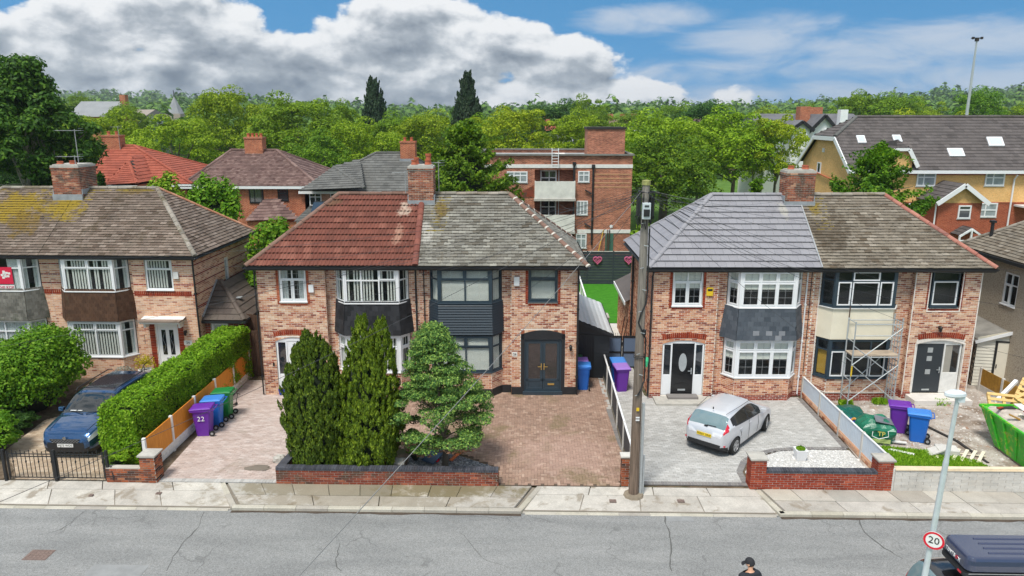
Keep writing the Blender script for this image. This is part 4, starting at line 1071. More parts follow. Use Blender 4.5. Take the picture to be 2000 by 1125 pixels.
f,d,a,c=panel_door(H,S1,.57,1.93,.02,2.38,M['door_white'],M['door_white'],(.36,0),arch=.06)
b=H.mb(S1);cx,cz=(a+c)/2,1.55
b.add([(cx+.2*math.cos(i*math.pi/8),.045,cz+.42*math.sin(i*math.pi/8)) for i in range(16)],[tuple(range(16))]);b.build('door_glass',M['glass_dark'],d)
b=H.mb(S1);b.box(c-.12,.02,1.05,c-.06,.05,1.3);b.build('handle',M['grey'],d)
rf,fr,fh=roof_half(H,G1,'L','pan',mats_roof(tile=M['tile_red'],ridge=M['ridge_brown'],hip=M['ridge_brown'],hip_len=.42,ridge_r=.12))
ridge_run(H,(6.24,-.32,ER+.05),(6.24,G1.yr,G1.rz+.07),.13,.335,M['ridge_red'],rf,name='party_ridge_tile')
moss_lumps(H,fr,500,.325,M['moss'],rf,lambda x,z:.35+(.6 if z>7.5 else 0),4,.012,.035)
chimney(H,5.72,6.74,2.3,3.15,7.3,8.98,M['brick_chimney'],[(5.95,2.55,.22,.13),(6.0,2.9,.3,.12),(6.5,2.6,.22,.13),(6.5,2.9,.45,.13)],mortar=M['conc_light'])
aerial(H,6.9,3.0,7.9,1.25,R(150),5,H.root,.8);aerial(H,5.6,2.3,7.9,.9,R(200),4,H.root,.8)
box_on_wall(H,S1,2.12,4.42,.2,.3,.08,M['white'],'alarm_box');box_on_wall(H,S1,.42,1.3,.07,.14,.03,M['black'],'doorbell')
pipe(H,[(6.18,.2,5.3),(6.18,.2,.1)],.035,M['blackp']);pipe(H,[(-.05,-.08,5.25),(-.05,-.08,.05)],.03,M['blackp'])
rear(H,0,6.297)
# ===== house 26: grey roof, navy bay
H=House('semi_detached_house','house with lichened grey roof, navy boarded bay and navy double front doors','house',PAIR[0][1],PAIR[0][2],6.3)
BX=(6.73,9.57,7.12,9.16)
S1,S2,S3,S4=Seg(6.303,.25,BX[0],.25),Seg(BX[1],.25,9.95,.25),Seg(9.95,.25,9.95,0),Seg(9.95,0,12.6,0)
wo_=(10.6-9.95,11.76-9.95,3.86,5.25);do_=(10.32-9.95,12.08-9.95,0,2.72)
segs=[(S4,0,ER,[wo_,do_],()),(S1,0,ER,[],()),(S2,0,ER,[],()),(S3,0,ER,[],())]+bay_base(H,*BX,1.02,None,None)
wl=build_walls(H,segs+sides(H,'R',None,None),M['brick_pink'],M['mortar'])
frame_bricks(H,S4,wo_[0],wo_[1],wo_[2],wo_[3],M['brick_hdr'])
window(H,S4,wo_[0]+.02,wo_[1]-.02,3.9,5.24,[],.68,M['navy'],'venetian',sash='all')
bay(H,*BX,3.9,5.27,M['navy'],[.5],.68,'venetian',sash=((0,1),(1,1)))
apron(H,*BX,2.62,3.84,'boards',M['board_navy'],M['blackrender'],g=.105,flare=.02)
bay(H,*BX,1.06,2.56,M['navy'],[.5],.70,'venetian',sash=((0,1),(1,1)))
arch_fill(H,S4,do_[0],do_[1],2.52,.2,M['brick_pink'])
b=H.mb(S4);t=.13      # black painted surround
for (u0,u1,z0,z1) in ((do_[0],do_[0]+t,0,2.56),(do_[1]-t,do_[1],0,2.56)):b.box(u0,-.02,z0,u1,.09,z1)
n=12;u0,u1=do_[0],do_[1]
for i in range(n):
 f0,f1=i/n,(i+1)/n;k=lambda f:2.54+.18*(1-(2*f-1)**2);a_,c_=u0+(u1-u0)*f0,u0+(u1-u0)*f1
 b.add([(a_,-.02,2.34),(c_,-.02,2.34),(c_,-.02,k(f1)),(a_,-.02,k(f0)),(a_,.09,2.34),(c_,.09,2.34),(c_,.09,k(f1)),(a_,.09,k(f0))],[(0,1,2,3),(4,5,1,0),(7,6,5,4),(3,2,6,7)])
b.build('door_surround',M['blackrender'],H.root)
dx0,dx1=do_[0]+t,do_[1]-t;b=H.mb(S4);b.box(dx0,.03,.1,dx0+.07,.1,2.36);b.box(dx1-.07,.03,.1,dx1,.1,2.36);b.box(dx0+.07,.03,2.28,dx1-.07,.1,2.36);b.box(dx0-.05,-.08,0,dx1+.05,.1,.16)
fr_=b.build('door_frame',M['navy'],H.root,bevel=.006)
q=H.mb(S4);q.box(dx0,.25,.1,dx1,.26,2.3);q.build('door_backing',M['darkbox'],fr_)
mid_=(dx0+dx1)/2
for (a_,c_,hs) in ((dx0+.08,mid_-.006,1),(mid_+.006,dx1-.08,-1)):
 q=H.mb(S4);t2=.10
 q.box(a_,.04,.17,c_,.09,.30);q.box(a_,.04,.56,c_,.09,.66);q.box(a_,.04,2.15,c_,.09,2.27);q.box(a_,.04,.3,a_+t2,.09,2.15);q.box(c_-t2,.04,.3,c_,.09,2.15);q.box(a_+t2,.055,.3,c_-t2,.085,.56)
 dd=q.build('double_door',M['navy'],H.root,bevel=.006)
 q=H.mb(S4);q.box(a_+t2,.06,.66,c_-t2,.068,2.15);q.build('door_pane',M['glass_dark'],dd)
 q=H.mb(S4);hx=c_-.05 if hs>0 else a_+.05;q.box(hx-.018,.02,1.05,hx+.018,.04,1.32);q.box(min(hx,hx-hs*.14),-.02,1.18,max(hx,hx-hs*.14),.0,1.205);q.box(hx-.01,-.02,1.18,hx+.01,.04,1.205);q.build('handle',M['brass'],dd)
 if hs<0:q=H.mb(S4);q.box(a_+.2,.028,.40,c_-.2,.056,.47);q.build('letter_plate',M['brass'],dd)
box_on_wall(H,S4,.2,4.72,.22,.36,.09,M['white'],'alarm_box');wall_light(H,12.3-9.95,2.05,S4)
p_=box_on_wall(H,S4,.13,1.72,.2,.2,.015,M['white_rough'],'number_plaque');letters(H,S4,.13,1.72,'26',.13,M['black'],p_,-.02)
plinth_run(H,[Seg(6.303,.25,BX[0],.25),Seg(BX[0],.25,BX[2],-.25),Seg(BX[2],-.25,BX[3],-.25),Seg(BX[3],-.25,BX[1],.25),S2,Seg(9.95,.25,9.95,-.0),Seg(9.95,0,10.32,0),Seg(12.08,0,12.6,0)],.33,M['blackrender'],.02)
rf,fr,fh=roof_half(H,G1,'R','plain',mats_roof(tile=M['tile_grey'],ridge=M['ridge_stone'],hip=M['ridge_brown'],hip_joint=M['ridge_mort'],hip_len=.42))
moss_lumps(H,fr,2200,.155,M['moss'],rf,lambda x,z:.3+.4*math.exp(-((x-8.4)**2)/3),5,.012,.035)
moss_lumps(H,fr,160,.155,M['moss_y'],rf,lambda x,z:1.0 if abs(x-7.1+(7.6-z)*.15)<.35 and z>6.5 else .0,6,.02,.05,'yellow_moss_tuft')
pipe(H,[(12.52,-.3,5.25),(12.56,-.09,5.0),(12.56,-.09,.1)],.04,M['blackp']);pipe(H,[(6.5,.2,5.3),(6.5,.2,.3)],.02,M['blackp'],'cable_pipe')
rear(H,6.303,12.6)
# ===== house 28: smooth grey roof
H=House('semi_detached_house','house with new smooth grey roof, slate bay panel and black oval-glazed door behind silver car','house',PAIR[1][1],PAIR[1][2],0)
BX=(2.9,5.80,3.28,5.42)
S1,S2,S3,S4=Seg(0,0,2.5,0),Seg(2.5,0,2.5,.25),Seg(2.5,.25,BX[0],.25),Seg(BX[1],.25,6.297,.25)
segs=[(S1,0,ER,[(.72,1.9,3.76,5.22),(.45,2.12,0.1,2.4)],()),(S2,0,ER,[],()),(S3,0,ER,[],()),(S4,0,ER,[],())]+bay_base(H,*BX,.92,None,None,bands=((0,.26),))
segs=[(a_,b_,c_,d_,((0,.26),)) for a_,b_,c_,d_,e_ in segs]
wl=build_walls(H,segs+sides(H,'L',None,None,holes=[(3.4,3.9,1.2,2.4)]),M['brick_orange'],M['mortar'],M['brick_hdr'])
frame_bricks(H,S1,.72,1.9,3.8,5.22,M['brick_hdr']);soldiers(H,S1,.42,2.15,2.42,.09,M['brick_hdr'],H.root);arch_fill(H,S1,.45,2.12,2.26,.14,M['brick_orange'])
window(H,S1,.74,1.88,3.82,5.2,[.5],.7,M['white'],'roller',sash=((0,0),(1,0)),leads=(2,3))
window(H,Seg(0,D1,0,0),3.42,3.88,1.25,2.38,[],0,M['white'],'none')
bay(H,*BX,3.82,5.24,M['white'],[.333,.667],.7,'roller',sash='all',leads=(2,3))
apron(H,*BX,2.54,3.76,'shingle',M['slate_blue'],M['blackrender'],flare=.14,w_=.25,g=.18,odd=lambda u,v,j:(j==1 and (.30<u<.42 or .46<u<.56 or .66<u<.80)) or (j==0 and .70<u<.80) or (j==2 and .4<u<.49))
bay(H,*BX,.98,2.48,M['white'],[.333,.667],.74,'roller',sash='all',leads=(2,3))
f,d,a,c=panel_door(H,S1,.47,2.10,.12,2.38,M['door_black'],M['door_white'],.32,arch=.05,leafmat=M['door_black'])
b=H.mb(S1);cx,cz=(a+c)/2,1.48
b.add([(cx+.16*math.cos(i*math.pi/10),.044,cz+.38*math.sin(i*math.pi/10)) for i in range(20)],[tuple(range(20))]);b.build('oval_glass',M['galv'],d)
b=H.mb(S1)
for sg_ in (1,-1):
 for off_,r_ in ((.0,.22),(.04,.26)):
  pts=[(cx+r_*math.cos(q),.042,cz+.47*sg_*math.sin(q)+sg_*off_) for q in [math.pi*(.12+.76*i/10) for i in range(11)]];b.tube(pts,.009,4)
b.tube([(cx-.3,.042,.55),(cx-.08,.042,.62),(cx+.08,.042,.62),(cx+.3,.042,.55)],.008,4);b.build('door_moulding',M['door_black'],d)
b=H.mb(S1);b.box(cx-.15,.035,.30,cx+.15,.05,.37);b.build('letter_plate',M['galv'],d);b=H.mb(S1);b.box(c-.1,.02,1.0,c-.065,.05,1.25);b.box(c-.22,.0,1.12,c-.065,.02,1.145);b.build('handle',M['galv'],d)
al=box_on_wall(H,S1,2.16,4.38,.26,.34,.08,M['yellow'],'alarm_box',.03)
b=H.mb(S1);b.box(2.07,-.088,4.42,2.25,-.082,4.5);b.build('alarm_label',M['black'],al)
for k in range(2):
 b=H.mb();w2=1.15-k*.55;b.box(1.28-w2,-.85+k*.45,0+.0,1.28+w2,-.02,.10+k*.09);b.build('door_step',M['concrete'] if k==0 else M['pav_edge'],H.root,bevel=.01)
rf,fr,fh=roof_half(H,G1,'L','smooth',mats_roof(tile=M['tile_slategrey'],ridge=M['ridge_grey'],hip=M['ridge_grey'],hip_len=.4))
b=H.mb();b.beam((6.28,-.34,ER+.05),(6.28,G1.yr,G1.rz+.05),.05,.05);b.build('party_flashing',M['grey'],rf)
chimney(H,5.62,6.78,2.3,3.1,7.3,8.82,M['brick_chimney'],[(5.85,2.6,.16,.13),(6.0,2.95,.14,.12),(6.45,2.6,.16,.13),(6.55,2.95,.16,.13)])
pipe(H,[(-.08,-.3,5.2),(-.08,-.1,5.0),(-.08,-.1,.1)],.035,M['blackp']);pipe(H,[(-.08,4.6,5.25),(-.08,4.6,.05)],.05,M['blackp']);pipe(H,[(5.98,.2,5.3),(5.98,.2,.1)],.03,M['white'])
b=H.mb();b.tube([(-.16,-.12,1.75),(-.18,-.14,1.6),(-.17,-.14,1.35)],[.05,.075,.03],7);b.build('hanging_bag',plain('green_bag',(.05,.5,.22),.5),H.root)
pipe(H,[(6.15,.22,5.2),(6.15,.22,1.0)],.015,M['blackp'],'cable');rear(H,0,6.297)
# ===== house 30: being renovated
H=House('semi_detached_house','house being renovated, with plain cream bay panel, scaffold tower and pink hip tiles','house',PAIR[1][1],PAIR[1][2],6.3)
BX=(6.55,9.50,6.9,9.2)
S1,S2,S3,S4=Seg(6.303,.25,BX[0],.25),Seg(BX[1],.25,10.05,.25),Seg(10.05,.25,10.05,0),Seg(10.05,0,12.6,0)
wo_=(.55,1.85,3.72,5.22);do_=(.35,2.22,.2,2.42)
segs=[(S4,0,ER,[wo_,do_],()),(S1,0,ER,[],()),(S2,0,ER,[],()),(S3,0,ER,[],())]+bay_base(H,*BX,.9,None,None)
segs=[(a_,b_,c_,d_,((0,.3),)) for a_,b_,c_,d_,e_ in segs]
wl=build_walls(H,segs+sides(H,'R',None,None),M['brick_pink'],M['mortar'],M['brick_hdr'])
frame_bricks(H,S4,wo_[0]+.05,wo_[1]-.05,wo_[2]+.04,wo_[3],M['brick_hdr']);soldiers(H,S4,.38,2.2,2.44,.1,M['brick_hdr'],H.root);arch_fill(H,S4,do_[0],do_[1],2.26,.16,M['plaster_edge'],y=-.006)
white_in=M['white']
window(H,S4,.68,1.72,3.8,5.2,[],.74,M['navy'],'none',sash=((0,0),),sashmat=M['white']);
br=bay(H,*BX,3.84,5.27,M['navy'],[.25,.75],.72,'none',sash=((0,0),(1,0),(2,0),(1,1)),sashmat=M['white'],side_trans=.74)
apron(H,*BX,2.54,3.76,'render',None,M['render_cream'],flare=.03)
b=H.mb();b.prism([(6.47,.25),(6.86,-.31),(9.26,-.31),(9.6,.25)],'z',3.765,3.80);b.build('bay_sill',M['white_rough'],H.root)
br=bay(H,*BX,.96,2.5,M['navy'],[.25,.72],.74,'none',sash=((0,0),(1,0),(2,0)),sashmat=M['white'],side_trans=.74)
b=H.mb(Seg(BX[0],.25,BX[2],-.25));b.box(.08,.10,1.05,.55,.12,2.05);b.build('board_behind_window',M['wood_yellow'],H.root)
b=H.mb();b.box(6.9,.3,.92,9.25,.32,2.5);b.build('plastic_sheet',plain('black_sheeting',(.06,.06,.065),.3,bmp=.6,scale=1.5),H.root)
f,d,a,c=panel_door(H,S4,.38,2.18,.22,2.38,M['door_slate'],M['white_rough'],(0,.62),arch=.05,y=.06,leafmat=M['door_slate'])
for zz in (.55,1.1,1.65,2.0)[1:]:
 b=H.mb(S4);cx=(a+c)/2;b.box(cx-.1,.07,zz-.1,cx+.1,.079,zz+.1);b.build('door_light',M['galv'],d)
b=H.mb(S4);b.box(cx-.15,.065,.32,cx+.15,.08,.38);b.build('letter_plate',M['galv'],d);b=H.mb(S4);b.box(c-.1,.05,1.05,c-.065,.08,1.3);b.box(c-.2,.03,1.18,c-.065,.05,1.2);b.build('handle',M['galv'],d)
b=H.mb(S4);b.box(c+.065,.1,.25,c+.35,.12,2.2);b.build('side_panel',plain('grey_board',(.32,.30,.26),.9,var=.1),f)
b=H.mb();b.box(10.2,-.75,0,12.45,-.02,.2);b.build('door_step',plain('new_cement',(.66,.62,.58),.9,var=.12,bmp=.3),H.root,bevel=.01)
# sealant lines left by the new render beads
for (x,y) in ((12.58,-.012),(10.06,-.012),(10.62,-.012),(11.88,-.012),(6.5,.236)):
 b=H.mb();z0=3.6 if x in (10.62,11.88) else .2;b.box(x-.02,y-.01,z0,x+.02,y+.01,5.2);b.build('corner_bead',M['plaster_edge'],H.root)
for q_ in ((.55,-.02,3.58,1.85,.0,3.62),(.3,-.02,.3,.34,0,2.3),(2.22,-.02,.3,2.26,0,2.3)):b=H.mb(S4);b.box(*q_);b.build('corner_bead',M['plaster_edge'],H.root)
wall_light(H,1.15,2.95,S4)
b=H.mb()
for a_,c_ in (((BX[0],.25),(BX[2],-.25)),((BX[2],-.25),(BX[3],-.25)),((BX[3],-.25),(BX[1],.25))):b.beam((a_[0],a_[1]-.02,.36),(c_[0],c_[1]-.02,.36),.03,.035);b.build('render_stop',M['plaster_edge'],H.root);b=H.mb()
rf,fr,fh=roof_half(H,G1,'R','plain',mats_roof(tile=M['tile_stone'],ridge=M['ridge_stone'],hip=M['ridge_pink'],hip_len=.42,ridge_r=.12))
moss_lumps(H,fr,2600,.155,M['moss'],rf,lambda x,z:.18+.8*math.exp(-((x-7.4)**2)/1.6-((z-6.4)**2)/1.2)+.3*(z<6.0),8,.012,.04)
moss_lumps(H,fr,120,.155,M['moss_y'],rf,lambda x,z:1.0 if abs(x-6.95)<.35 and z>6.6 else .0,9,.02,.05,'yellow_moss_tuft')
rear(H,6.303,12.6)
# ===== house 24
D2=6.2;G2=RoofGeo(D2)
H=House('semi_detached_house','house with brown shingle bay panel and canopied white door, right of the mossy chimney','house',PAIR[2][1],PAIR[2][2],6.3)
BX=(6.75,9.75,7.2,9.32)
S1,S2,S3,S4=Seg(6.303,.25,BX[0],.25),Seg(BX[1],.25,10.0,.25),Seg(10.0,.25,10.0,0),Seg(10.0,0,12.6,0)
wo_=(.55,1.72,3.83,5.22);do_=(.72,1.68,.35,2.4)
bnd=[(3.6,3.69),(4.05,4.12),(4.45,4.52),(4.9,4.97)]
segs=[(S4,0,ER,[wo_,do_],bnd),(S1,0,ER,[],bnd),(S2,0,ER,[],bnd),(S3,0,ER,[],bnd)]+bay_base(H,*BX,.94,None,None)
wl=build_walls(H,segs+sides(H,'R',None,None,holes=[(3.1,3.5,3.0,4.6)],bands=[(3.0,3.15),(3.6,3.69),(4.05,4.12),(4.45,4.52),(4.9,4.97)],D=D2),M['brick_cream'],M['mortar'],M['brick_hdr'])
soldiers(H,S4,0,2.45,3.6,0,M['brick_hdr'],H.root);soldiers(H,S1,0,S1.L,3.6,0,M['brick_hdr'],H.root,n=5)
window(H,S4,.58,1.7,3.87,5.2,[],.66,M['white'],'vertical',sash=((0,1),))
window(H,Seg(12.6,0,12.6,D2),3.12,3.48,3.05,4.58,[],0,M['white'],'full_curtain')
bay(H,*BX,3.85,5.25,M['white'],[.5],.70,'vertical',sash=((0,1),(1,1)),side_blind='curtain')
apron(H,*BX,2.58,3.8,'shingle',M['shingle_brown'],M['wood'],flare=.10,w_=.16,g=.15)
bay(H,*BX,.98,2.52,M['white'],[.5],.76,'vertical',sash=((0,1),(1,1)),side_blind='curtain')
f,d,a,c=panel_door(H,S4,do_[0],do_[1],.37,2.38,M['door_white'],M['white'],0,leafmat=M['door_white'])
for sx_ in (-.17,.17):
 b=H.mb(S4);cx=(a+c)/2+sx_;b.box(cx-.09,.04,1.0,cx+.09,.049,2.1);b.build('door_glass',M['glass_dark'],d)
 b=H.mb(S4);b.tube([(cx-.05,.036,1.1),(cx+.05,.036,1.4),(cx-.05,.036,1.7),(cx+.05,.036,2.0)],.008,4);b.build('leading',M['grey'],d)
b=H.mb(S4);cx=(a+c)/2;b.box(cx-.14,.03,.8,cx+.14,.05,.86);b.build('letter_plate',M['grey'],d)
b=H.mb(S4);b.box(.35,-.55,2.52,2.05,.0,2.60);b.add([(.3,-.6,2.6),(2.1,-.6,2.6),(2.1,0,2.72),(.3,0,2.72)],[(0,1,2,3)]);b.box(.42,-.35,2.3,.5,-.01,2.52);b.box(1.9,-.35,2.3,1.98,-.01,2.52);b.build('door_canopy',M['white_rough'],H.root)
q=H.mb(S4);q.box(.3,-.62,2.601,2.1,-.0,2.66);q.build('canopy_tiles',M['tile_brown'],H.root)
frame_bricks(H,S4,do_[0]-.02,do_[1]+.02,.4,2.4,M['brick_hdr'],w_=.24,foot=False)
b=H.mb();b.box(10.5,-1.1,0,12.0,-.02,.34);b.box(10.5,-1.4,0,12.0,-1.1,.17);b.build('door_step',M['pav_tan'],H.root)
for x in (10.55,11.95):b=H.mb();b.tube([(x,-.06,.95),(x,-.9,.85),(x,-1.35,.55),(x,-1.35,.0)],.02,6);b.tube([(x,-.9,.85),(x,-.9,.3)],.015,5);b.build('handrail',M['black'],H.root)
p_=box_on_wall(H,S4,2.08,1.55,.36,.2,.015,M['white_rough'],'number_plaque');letters(H,S4,2.08,1.55,'24',.15,M['black'],p_,-.02)
wall_light(H,2.05,2.05,S4);box_on_wall(H,S4,1.88,4.5,.22,.3,.08,M['white_rough'],'alarm_box')
b=H.mb(S4);b.tube([(.33,-.02,1.9),(.33,-.2,1.95),(.33,-.22,1.55)],.01,5)
b.build('hanging_bracket',M['black'],H.root)
rf,fr,fh=roof_half(H,G2,'R','plain',mats_roof(tile=M['tile_brown'],ridge=M['ridge_stone'],hip=M['ridge_stone'],hip2=M['ridge_orange'],hip_len=.3))
fn=lambda x,z:.25+(.5 if x<8.5 and z>6.6 else 0)
moss_lumps(H,fr,2600,.155,M['moss'],rf,fn,10,.012,.04);moss_lumps(H,fr,500,.155,M['moss_y'],rf,lambda x,z:1.0 if (z>6.75-.3*math.sin(x*3) and x<7.1) or (z>7.65 and x<9.8) else 0,11,.02,.055,'yellow_moss_tuft')
pipe(H,[(12.66,-.1,5.2),(12.66,-.1,3.0),(12.7,-.1,.1)],.04,M['blackp']);rear(H,6.303,12.6,D2)
# ===== far left half
H=House('semi_detached_house','house with weathered grey shingle bay and red window poster, cut by the left edge','house',PAIR[2][1],PAIR[2][2],0)
BX=(2.85,5.9,3.3,5.42)
S1,S2,S3,S4=Seg(0,0,2.6,0),Seg(2.6,0,2.6,.25),Seg(2.6,.25,BX[0],.25),Seg(BX[1],.25,6.297,.25)
H.bricks=120
segs=[(S4,0,ER,[],bnd),(S3,0,ER,[],bnd),(S2,0,ER,[],()),(S1,0,ER,[(.7,1.85,3.83,5.22)],bnd)]+bay_base(H,*BX,.94,None,None)
build_walls(H,segs+sides(H,'L',None,None,D=D2),M['brick_cream'],M['mortar'],M['brick_hdr'])
soldiers(H,S4,0,S4.L,3.6,0,M['brick_hdr'],H.root,n=5)
window(H,S1,.72,1.83,3.87,5.2,[],.66,M['white'],'curtain')
bay(H,*BX,3.85,5.25,M['white'],[.5],.70,'curtain')
apron(H,*BX,2.58,3.8,'shingle',M['shingle_grey'],M['wood'],flare=.12,w_=.16,g=.15);bay(H,*BX,.98,2.52,M['white'],[.5],.72,'full_curtain')
ps=vp(12,541,29.55);pl=ps-Vector(PAIR[2][1]);pl.rotate(Matrix.Rotation(-PAIR[2][2],3,'Z'));px_,pz_=pl.x,pl.z
SF=Seg(BX[2],-.25,BX[3],-.25);u=px_-BX[2]
q=H.mb(SF);q.box(u-.36,.0,pz_-.3,u+.28,.012,pz_+.42);po=q.build('poster',plain('red_poster',(.62,.01,.05),.5),H.root)
q=H.mb(SF)
for k in range(9):a_=.2*math.cos(k*2.4)*(k/9)**.5;c_=.16*math.sin(k*2.4)*(k/9)**.5;q.box(u-.03+a_-.055,-.006,pz_+.1+c_-.045,u-.03+a_+.055,-.001,pz_+.1+c_+.045)
q.build('poster_print',M['white_rough'],po)
q=H.mb(SF);q.box(u-.45,.0,pz_-.56,u+.3,.01,pz_-.34);pk=q.build('poster_strip',M['white_rough'],H.root);letters(H,SF,u-.07,pz_-.45,'THE KOP',.17,plain('poster_red_ink',(.55,.01,.08),.6),pk,-.004,'lettering')
rf,fr,fh=roof_half(H,G2,'L','plain',mats_roof(tile=M['tile_brown'],ridge=M['ridge_stone'],hip=M['ridge_stone'],hip_len=.3),single=120)
moss_lumps(H,fr,2000,.155,M['moss'],rf,lambda x,z:.5 if x>3 else .1,12,.012,.04)
moss_lumps(H,fr,300,.155,M['moss_y'],rf,lambda x,z:1.0 if (z>6.6 and x>4.4) or (z>7.6 and x<3.6) else .0,13,.02,.055,'yellow_moss_tuft')
chimney(H,5.5,6.75,2.45,3.75,7.3,8.85,M['brick_chimney'],[(5.75,2.8,.14,.14),(6.0,3.3,.14,.14),(6.35,2.8,.1,.14)],n=120)
aerial(H,5.9,3.9,7.8,2.6,R(185),5,H.root,1.3);aerial(H,6.5,2.7,8.8,.5,R(180),5,H.root,1.2)
rear(H,0,6.297,D2)
for r_ in [o for o in COL.objects if o.name.startswith('bay_window')]:
 for f in list(r_.children):
  for g in list(f.children):g.parent=r_

# ------------------------------------------------------------------ buildings behind
def farbrick(name,c1,c2,mortar,var=.25,scale=4.2,squash=1.0):
 m,t,b,o=newmat(name);p=pos(t);s_=t.n('ShaderNodeSeparateXYZ');t.put(s_.inputs[0],p)
 v=t.xyz(t.m('ADD',s_.outputs[0],t.m('MULTIPLY',s_.outputs[1],.97)),s_.outputs[2])
 br=t.n('ShaderNodeTexBrick');t.put(br.inputs['Vector'],v)
 for k,c in (('Color1',c1),('Color2',c2),('Mortar',mortar)):br.inputs[k].default_value=tuple(c)+(1,)
 br.inputs['Scale'].default_value=1.0;br.inputs['Brick Width'].default_value=.235;br.inputs['Row Height'].default_value=.078;br.inputs['Mortar Size'].default_value=.010;br.inputs['Bias'].default_value=.0
 n=t.noise(p,1.1,5,.65);f=t.lin(n,.25,.75,1-var,1+var);c=t.mix(1.0,br.outputs['Color'],t.xyz(f,f,f),'MULTIPLY')
 n2=t.noise(p,9,2,.8);f=t.lin(n2,.2,.8,.78,1.22);c=t.mix(1.0,c,t.xyz(f,f,f),'MULTIPLY')
 t.put(b.inputs['Base Color'],c);b.inputs['Roughness'].default_value=.9;b.inputs['Specular IOR Level'].default_value=.2
 bump(t,b,br.outputs['Fac'],-.4,.01);return m
M['fb_red']=farbrick('far_red_brick',srgb(150,66,42),srgb(182,100,66),srgb(176,150,124))
M['fb_flat']=farbrick('flats_brick',srgb(132,66,50),srgb(186,112,84),srgb(168,146,126),.34)
M['fb_pink']=farbrick('far_pink_brick',srgb(180,130,104),srgb(160,96,72),srgb(190,170,150))
M['fb_yellow']=farbrick('yellow_brick',srgb(224,172,104),srgb(234,186,122),srgb(214,180,130),.1)
M['fb_crimson']=farbrick('apartment_red_brick',srgb(146,66,46),srgb(170,84,58),srgb(172,120,94),.15)
def fartile(name,stops,**k):return pieces(name,stops,var=.2,scale=.9,bmp=.1,grain=20,**k)
M['ft_red']=fartile('far_red_tile',[(0,(.26,.065,.04)),(.5,(.34,.09,.055)),(1,(.30,.08,.05))])
M['ft_brown']=fartile('far_brown_tile',[(0,(.10,.055,.05)),(.4,(.19,.12,.105)),(.7,(.14,.085,.075)),(1,(.24,.16,.14))],stain=(.11,.08,.05),stain_scale=.5)
M['ft_grey']=fartile('far_grey_tile',[(0,(.095,.095,.09)),(.5,(.14,.14,.132)),(1,(.12,.12,.113))])
M['ft_dark']=fartile('far_dark_tile',[(0,(.075,.065,.062)),(.5,(.115,.10,.095)),(1,(.095,.083,.08))])
M['glass_far']=glassmat('far_glass',(.03,.036,.042),.0);M['pale_pane']=plain('net_curtained_pane',(.30,.34,.35),.2,var=.35,scale=2)
def far_roof_face(H,pts,mat,parent,w_=.34,g=.34,th=.03,name='roof_tile'):
 t=flat_tile(w_,g,th,1.12);tile_plane(H,[Vector(p) for p in pts],w_,g,t,mat,parent,name=name,single=0,jit=.004)
def hip_house(name,label,cat,eL,eR,rL,rR,Yf,Yr,wallmat,tilemat,ridgemat,wins=(),depth=None,fascia='white',group=None,gable_r=False):
 """a hipped house from its eave and ridge as seen: eL, eR front eave corners, rL, rR ridge ends"""
 a,c=vp(*eL,Yf),vp(*eR,Yf);ez=(a.z+c.z)/2;r0,r1=vp(*rL,Yr),vp(*rR,Yr);rz=(r0.z+r1.z)/2
 x0,x1=a.x,c.x;D=2*(Yr-Yf)
 H=House(name,label,cat,(x0,Yf,0),0,0,group);W=x1-x0
 E_=[Vector((0,0,ez)),Vector((W,0,ez)),Vector((W,D,ez)),Vector((0,D,ez))];q0,q1=Vector((r0.x-x0,D/2,rz)),Vector((r1.x-x0,D/2,rz))
 b=H.mb();ov=.3;b.box(ov,ov,-.1,W-ov,D-ov,ez-.05);b.build('wall',wallmat,H.root)
 b=H.mb();faces=[[E_[0],E_[1],q1,q0],[E_[3],E_[0],q0],[E_[1],E_[2],q1],[E_[2],E_[3],q0,q1]]
 for f in faces:b.face(f)
 b.face([E_[i] for i in (0,3,2,1)]);rf=b.build('roof',M['deck'],H.root)
 for f in faces:far_roof_face(H,f,tilemat,rf,*((.2,.2) if tilemat==M['ft_brown'] else (.34,.34)))
 up=Vector((0,0,.05))
 for (p,q) in ((q0,q1),(E_[0],q0),(E_[1],q1),(E_[3],q0),(E_[2],q1)):ridge_run(H,p+up,q+up,.13,.9,ridgemat,rf,nseg=5)
 b=H.mb();t=.05;z0=ez-.2
 b.box(-t,-t,z0,W+t,0-.002,ez-.01);b.box(-t,0,z0,0-.002,D,ez-.01);b.box(W+.002,0,z0,W+t,D,ez-.01);b.build('fascia',M[fascia],H.root)
 sg=Seg(0,ov,W,ov)
 for (l,tp,r,bt,cols,trans,mt) in wins:
  p=vp(l,tp,Yf+ov);q=vp(r,bt,Yf+ov)
  window(H,sg,p.x-x0,q.x-x0,q.z,p.z,cols,trans,M[mt],'none',fw=.07,y=-.07,room=.0,glass=M['glass_far'])
 return H,rf,(ez,rz,W,D)
def far_chimney(H,px0,py0,px1,Y,zb,mat,pots=3,d=.9):
 p=vp(px0,py0,Y);q=vp(px1,py0,Y);ox=H.root.location.x;oy=H.root.location.y
 x0,x1=p.x-ox,q.x-ox;y0=Y-oy
 b=H.mb();b.box(x0,y0,zb,x1,y0+d,p.z-.12);b.box(x0-.04,y0-.04,p.z-.12,x1+.04,y0+d+.04,p.z);ch=b.build('chimney',mat,H.root)
 b=H.mb();b.box(x0-.06,y0-.06,zb,x1+.06,y0,zb+.35);b.build('lead_flashing',M['lead'],ch)
 for i in range(pots):b=H.mb();pot(b,x0+(i+.6)*(x1-x0)/(pots+.2),y0+d*.5,p.z-.02,.32,.13);b.build('chimney_pot',M['terracotta'],ch)
 return ch
H,rf,g_=hip_house('detached_house','house with bright red tiled roof behind the left pair of houses','house',(168,362),(376,357),(214,285),(262,285),54,58.5,M['fb_red'],M['ft_red'],M['ft_red'])
